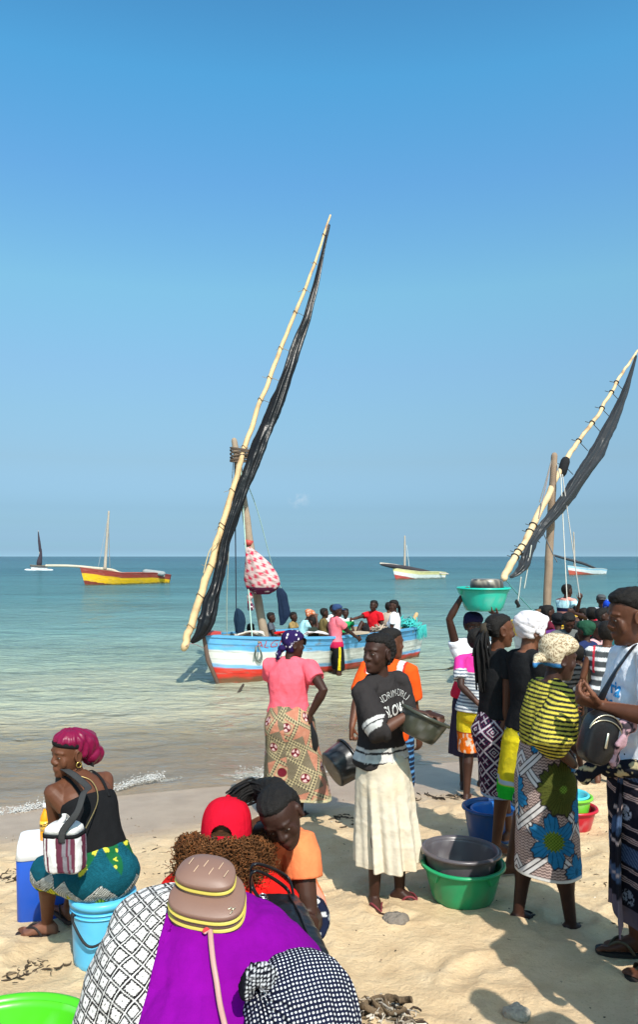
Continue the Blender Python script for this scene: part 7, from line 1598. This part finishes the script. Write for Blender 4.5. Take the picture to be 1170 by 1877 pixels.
def graytee():
    r = crowd('woman in a grey tee and black skirt looking down at her hands', 1041, 10.3, 186, 1.60, top=A(.115, .12, .115), bottom=A(.012, .012, .013), kind='skirt', hemz=.42, group=SHR, hpitch=30, handR=(.06, .26, 1.08), handL=(-.10, .24, 1.10), elbR=(.8, -.5, -.4), elbL=(-.8, -.5, -.4), sleeve=.55, hem=.95, bust=1.0, cap=None) if False else None
    x = (1041 - PW / 2) / FPX * 10.3; r = rig(x, 10.3, 186, 1.58, hpitch=30, handR=(.04, .27, 1.06), handL=(-.10, .25, 1.08), elbR=(.8, -.5, -.4), elbL=(-.8, -.5, -.4)); E = person('woman in a grey tee and black skirt looking down at her hands', r, SHR); make_body(r, E, 'c', .009)
    cap_hair(r, E, .022, .05, -.06, .009, .008, 60, 2); o = shirt(r, E, A(.115, .12, .115), hem=.95, sleeve=.55, ease=.018, bust=1, vox=.009, amp=.006); c, x_, f, t = spine(r, 1.12); xd = nrm(np.cross(t, f))
    text_on('WORLD', .085, r.tree, c + f * .14 + t * .02, xd, t, f, A(.55, .55, .55), o, None, .004, bold=.002, sx=.8); text_on('TOUR', .08, r.tree, c + f * .14 - t * .06, xd, t, f, A(.55, .55, .55), o, None, .004, sx=.8)
    skirt(r, E, A(.012, .012, .013), 1.03, .42, ((0, .15, .115), (.25, .19, .16), (1, .20, .18)), 4, .02, 60, 120, seed=3)
graytee()
crowd('boy in a grey and black striped tee facing the water', 1033, 7.75, 22, 1.30, top=lambda l, i, v: mixc(base_col(len(v), A(.16, .155, .15)), A(.02, .02, .02), (np.sin(l[:, 2] * 105) > .1) * 1.0), bottom=A(.05, .05, .055), group=SHR, vox=.0085, sleeve=.8, frac=.9, footR=(.22, .12, .085), skin='b', handR=(.24, .10, .86))
crowd('man in a sleeveless red trimmed vest seen from behind', 1114, 7.2, 28, 1.50, top=lambda l, i, v: mixc(mixc(base_col(len(v), A(.06, .065, .07)), A(.66, .66, .66), (np.sin(l[:, 2] * 62) > .35) * 1.0), A(.5, .03, .05), (np.abs(np.abs(i['sx']) - .125) < .012) * (i['h'] > 1.2) * 1.0), bottom=A(.03, .03, .05), group=SHR, vox=.0085, sleeve=0, skin='b')
crowd('woman in a bright blue headwrap and red top', 1120, 10.8, 200, 1.72, top=lambda l, i, v: mixc(base_col(len(v), A(.58, .012, .03)), A(.7, .25, .3), (fbm(v * 20, 3, 2) > .25) * 1.0), bottom=A(.4, .03, .03), kind='skirt', group=SHR, hair=False, hat=turban_of(lambda l: mixc(base_col(len(l), A(.015, .06, .45)), A(.3, .4, .7), (fbm(l * 30, 3, 2) > .3) * 1.0), .024), sleeve=.7)
crowd('woman in a red and orange print dress with a pink towel over her shoulder', 1094, 9.3, 150, 1.50, top=lambda l, i, v: mixc(mixc(base_col(len(v), A(.36, .010, .025)), A(.60, .33, .34), (i['h'] > 1.33) * 1.0), A(.60, .26, .02), (fbm(v * 16, 5, 2) > .12) * (i['h'] < 1.3) * 1.0), bottom=lambda a, b, th, vv, P: mixc(base_col(len(a), A(.33, .012, .03)), A(.012, .012, .03), (th > .3) * (vv > .5) * 1.0), kind='skirt', hemz=.30, group=SHR, hpitch=10, hroll=14, handR=(.1, .25, 1.05), handL=(-.12, .25, 1.0))
crowd('person in a mauve cloth bending at the edge of the water', 1072, 10.0, 100, 1.45, top=A(.30, .22, .38), bottom=A(.30, .22, .38), kind='skirt', hemz=.25, group=SHR, lean=30, hpitch=20)

crowd('child in a faded blue top pressed against the yellow rail of the grey-sailed dhow', 1062, 11.6, 20, 1.35, top=A(.16, .26, .40), group=SHR, sleeve=.6)
crowd('man in a dark green shirt with his back turned beside the yellow hull', 1086, 11.3, 15, 1.62, top=A(.03, .08, .05), group=SHR)
crowd('woman in a brown headscarf near the bow of the grey-sailed dhow', 992, 11.6, 60, 1.58, top=A(.30, .06, .10), bottom=A(.05, .05, .10), kind='skirt', group=SHR, hair=False, hat=turban_of(A(.16, .09, .05)))
crowd('boy in a white vest between the grey tee and the red dress', 1066, 9.9, 40, 1.32, top=A(.62, .62, .60), group=SHR, sleeve=0, hem=.9)
crowd('person in a mustard shirt far behind the blue headwrap', 1138, 12.4, 190, 1.66, top=A(.50, .32, .05), group=SHR)
crowd('man in a black tee leaning over the stern rail of the grey-sailed dhow', 1125, 13.8, 215, 1.62, sit=.80, top=A(.02, .02, .022), group=ONC, lean=15)
crowd('youth in a white tee crouching mid-deck in the blue dhow', 613, 16.9, 150, 1.4, sit=.56, top=A(.6, .6, .6), group=ONB)
crowd('child with a shaved head beside the woman in pale cyan', 540, 16.4, 110, 1.18, sit=.52, top=A(.30, .20, .08), group=ONB)
for lab, u, y, fc, H, tp, bt, kd, hr in (
    ('boy in a black tee half hidden behind the grey tee', 1052, 11.0, 30, 1.42, A(.02, .02, .022), A(.04, .05, .08), 'shorts', None),
    ('man in a maroon shirt standing at the bow of the yellow railed hull', 1004, 11.4, 80, 1.66, A(.12, .015, .03), A(.03, .03, .04), 'shorts', None),
    ('woman in a navy print dress and dark green headscarf in the thick of the crowd', 1076, 8.9, -40, 1.50, A(.02, .03, .09), A(.02, .03, .08), 'skirt', A(.02, .07, .04)),
    ('boy in a faded brown shirt in front of the white vest', 1060, 8.5, 15, 1.22, A(.12, .075, .045), A(.03, .03, .03), 'shorts', None),
    ('woman in a dark teal top behind the sleeveless vest', 1134, 8.3, -30, 1.56, A(.015, .08, .09), A(.08, .02, .03), 'skirt', None),
    ('man in a charcoal shirt behind the pink towel', 1104, 10.0, 100, 1.64, A(.035, .035, .04), A(.05, .05, .06), 'shorts', None),
    ('woman in purple with a black headscarf facing the grey-sailed dhow', 1024, 10.9, 10, 1.54, A(.10, .03, .14), A(.04, .02, .05), 'skirt', A(.015, .015, .018))):
    crowd(lab, u, y, fc, H, top=tp, bottom=bt, kind=kd, group=SHR, hair=hr is None, hat=None if hr is None else turban_of(hr), sleeve=.6)
# two onlookers beside the photographer, whose shadows reach into the view
crowd('onlooker whose head and shoulder shadow falls on the sand by the green basin', 585 + 1400 * 1.46 / 2.55, 2.55, -40, 1.64, top=A(.5, .12, .1), bottom=A(.05, .06, .12), kind='skirt', vox=.012, handR=(.30, .10, .95), elbR=(1, -.3, 0))
crowd('onlooker standing nearest the camera whose shadow enters at the lower edge', 585 + 1400 * 1.22 / 1.72, 1.72, -30, 1.60, top=A(.1, .25, .4), bottom=A(.05, .05, .06), vox=.012)

# ------------------------------------------------------------------ weed, stones, foam, sticks
rr = np.random.default_rng(21)
def weed_bits(mb, u, v, n, spread, size, cols=(A(.055, .04, .028), A(.10, .075, .05), A(.03, .022, .016))):
    g = G(u, v)
    for _ in range(n):
        x, y = g[0] + rr.normal(0, spread), g[1] + rr.normal(0, spread * .8); z = float(ground(x, y)) + .004; a = rr.uniform(0, 6.28); L = size * rr.uniform(.4, 1.4); k = rr.normal(0, .5)
        P = [A(x, y, z)];
        for j in range(4): a += k; P.append(P[-1] + A(math.cos(a), math.sin(a), 0) * L / 4 + UP * rr.normal(0, .25) * L / 8)
        P = [p * A(1, 1, 0) + UP * max(p[2], float(ground(p[0], p[1])) + .002) for p in P]
        mb.tube(P, [(w * L * .11, w * L * .05) for w in (.4, 1, .9, .8, .3)], 5, col=cols[rr.integers(len(cols))] * rr.uniform(.6, 1.5))
m = MB()
for (u, v, n, sp, sz) in ((800, 1463, 26, .10, .09), (838, 1464, 14, .06, .09), (765, 1468, 12, .06, .05), (12, 1608, 34, .05, .06), (30, 1612, 16, .04, .05), (290, 1560, 18, .06, .07), (305, 1585, 14, .05, .06), (322, 1602, 8, .04, .07), (270, 1600, 8, .08, .04), (620, 1500, 26, .07, .07), (655, 1512, 14, .07, .06), (60, 1775, 20, .05, .05), (20, 1790, 16, .05, .05), (20, 1658, 12, .05, .05), (60, 1760, 10, .06, .04), (285, 1540, 6, .05, .05), (1100, 1620, 8, .12, .03), (1090, 1690, 8, .1, .03), (940, 1800, 4, .25, .02), (700, 1480, 8, .1, .05), (900, 1700, 4, .2, .02), (560, 1560, 6, .06, .03)): weed_bits(m, u, v, n, sp, sz)
o = obj('seaweed', m, 'weed', None); o['kind'] = 'stuff'
m = MB()
for k in range(520):
    y = rr.uniform(2.3, 7.2); x = rr.uniform(-.46, .46) * y; d_ = float(shore(x)) - y
    if d_ < .9: continue
    s_ = rr.uniform(.002, .006); z = float(ground(x, y)) + .004; m.ell(A(x, y, z + s_ * .3), tilt_ax(A(rr.normal(0, .5), rr.normal(0, .5), 1)), A(s_ * rr.uniform(.8, 1.8), s_, s_ * .5), 6, 4, col=[A(.55, .50, .42), A(.10, .075, .05), A(.25, .17, .11), A(.38, .28, .18)][rr.integers(4)])
o = obj('shell_bits', m, 'stone', None); o['kind'] = 'stuff'
m = MB(); hc = G(700, 1868)
for k in range(220):
    a = rr.uniform(0, 6.28); q = hc + A(rr.normal(0, .055), rr.normal(0, .045), 0); q[2] = hc[2] + max(.0, .075 - 1.1 * np.linalg.norm((q - hc)[:2])) * rr.random() + .006; P = [q]
    for j in range(4): a += rr.normal(0, .7); P.append(P[-1] + A(math.cos(a), math.sin(a), rr.normal(0, .35)) * .020)
    P = [p * A(1, 1, 0) + UP * max(p[2], float(ground(p[0], p[1])) + .003) for p in P]; w = rr.uniform(.002, .008); m.tube(P, [(w, w * .5)] * 5, 6, col=[A(.16, .115, .07), A(.34, .28, .21), A(.06, .042, .03), A(.5, .45, .38)][rr.integers(4)] * rr.uniform(.6, 1.3))
for k in range(3): c = hc + A(-.03 + .05 * k, .01 * k, .055); m.tube(catmull([c + A(math.cos(t) * .055, math.sin(t) * .045, .015 * math.sin(2 * t + k)) for t in np.linspace(0, 5.2, 8)], 24), [(.013, .006)] * 24, 8, col=A(.13, .09, .055))
o = obj('dried_seaweed', m, 'weed', None); o['kind'] = 'stuff'
def stone(u, v, r_, label, col, seed):
    g = G(u, v); g = A(g[0], g[1] + r_ * .4, float(ground(g[0], g[1] + r_ * .4))); m = MB(); m.ell(g + UP * r_ * .30, np.eye(3), A(r_ * 1.25, r_ * .9, r_ * .62), 28, 18); v_ = m.V(); n = v_ - g - UP * r_ * .3; n /= np.linalg.norm(n, axis=1)[:, None]
    f = fbm(v_ * 22 / (r_ / .06), seed, 3); m.v = [v_ + n * (np.round(f * 4) / 4 * .25 + f * .15)[:, None] * r_ * .9]; o = obj('stone', m, 'stone', None, base_col(m.n, col)); return tag(o, label, 'stone')
stone(727, 1697, .062, 'rough grey stone on the sand before the flip-flops', A(.20, .17, .14), 3)
stone(950, 1868, .045, 'small pale stone at the lower edge of the sand', A(.42, .36, .28), 8)
stone(68, 1608, .018, 'small white pebble among dark weed near the cool box', A(.5, .47, .42), 5)
stone(1010, 1612, .02, 'brown pebble behind the ankles of the woman in stripes', A(.2, .13, .1), 9)
def shore_foam():
    m = MB(); r2 = np.random.default_rng(31); path = catmull([(-60, 1496, 0), (0, 1490, 0), (40, 1484, 0), (75, 1476, 0), (150, 1462, 0), (215, 1444, 0), (245, 1434, 0), (275, 1428, 0), (300, 1424, 0)], 300)
    for k in range(2600):
        i = r2.integers(0, 300); dens = .35 + .65 * (fbm(np.array([[i * .03, 0, 0]]), 5, 2)[0] > -.15); 
        if r2.random() > dens: continue
        u, v = path[i, 0] + r2.normal(0, 2), path[i, 1] - abs(r2.normal(0, 5.5)); y = 2.26 * FPX / (v - HORIZON); p = W(u, v, y); p[2] = .008 + max(0, r2.normal(.012, .012)); rad = r2.uniform(.002, .007); m.ell(p, np.eye(3), A(rad * 1.3, rad, rad * .7), 6, 4)
    for k in range(700):
        t = r2.random(); u = 430 + 70 * t; v = 1420 - 6 * t + r2.normal(0, 5); y = 2.28 * FPX / (v - HORIZON); p = W(u, v, y); p[2] = .014; rad = r2.uniform(.003, .008); m.ell(p, np.eye(3), A(rad * 1.4, rad, rad * .5), 6, 4)
    lace = catmull([(290, 1431, 0), (330, 1424, 0), (380, 1418, 0), (430, 1420, 0), (480, 1424, 0), (540, 1420, 0), (600, 1412, 0), (680, 1400, 0), (780, 1388, 0), (850, 1380, 0)], 400)
    for k in range(900):
        i = r2.integers(0, 400)
        if fbm(np.array([[i * .05, 0, 0]]), 9, 2)[0] < -.05: continue
        u, v = lace[i, 0], lace[i, 1] + r2.normal(0, 1.3); y = 2.28 * FPX / (v - HORIZON); p = W(u, v, y); p[2] = max(.010, float(ground(p[0], p[1])) + .006); rad = r2.uniform(.002, .006); m.ell(p, np.eye(3), A(rad * 1.6, rad, rad * .45), 6, 4)
    o = obj('wave_foam', m, 'foam', None, base_col(m.n, A(.50, .48, .45))); o['kind'] = 'stuff'
M['foam'] = mat('foam', .5, .4, None, .15, 60)
shore_foam()
m = MB(); m.tube([W(434, 1268, 12.9) * A(1, 1, 0) + UP * -.05, W(446, 1252, 13.1) * A(1, 1, 0) + UP * .10], [.025, .02], 8); o = obj('stick', m, 'wood', None, base_col(m.n, A(.05, .035, .025))); tag(o, 'short dark stick poking out of the shallow water by the red bow', 'stick')
m = MB(); P = []
for (u, v) in ((700, 1236), (745, 1232), (785, 1229), (815, 1227), (830, 1224), (848, 1220), (866, 1218)): y = (H_EYE - .02) * FPX / (v - HORIZON); P.append(W(u, v, y) * A(1, 1, 0) + UP * .022)
m.tube(catmull(P, 40), list(np.interp(np.linspace(0, 1, 40), [0, .55, .65, .9, 1], [.006, .010, .03, .03, .012])), 6); o = obj('anchor_rope', m, 'rope', None, base_col(m.n, A(.05, .045, .03))); tag(o, 'dark mooring rope lying across the shallow water', 'rope')
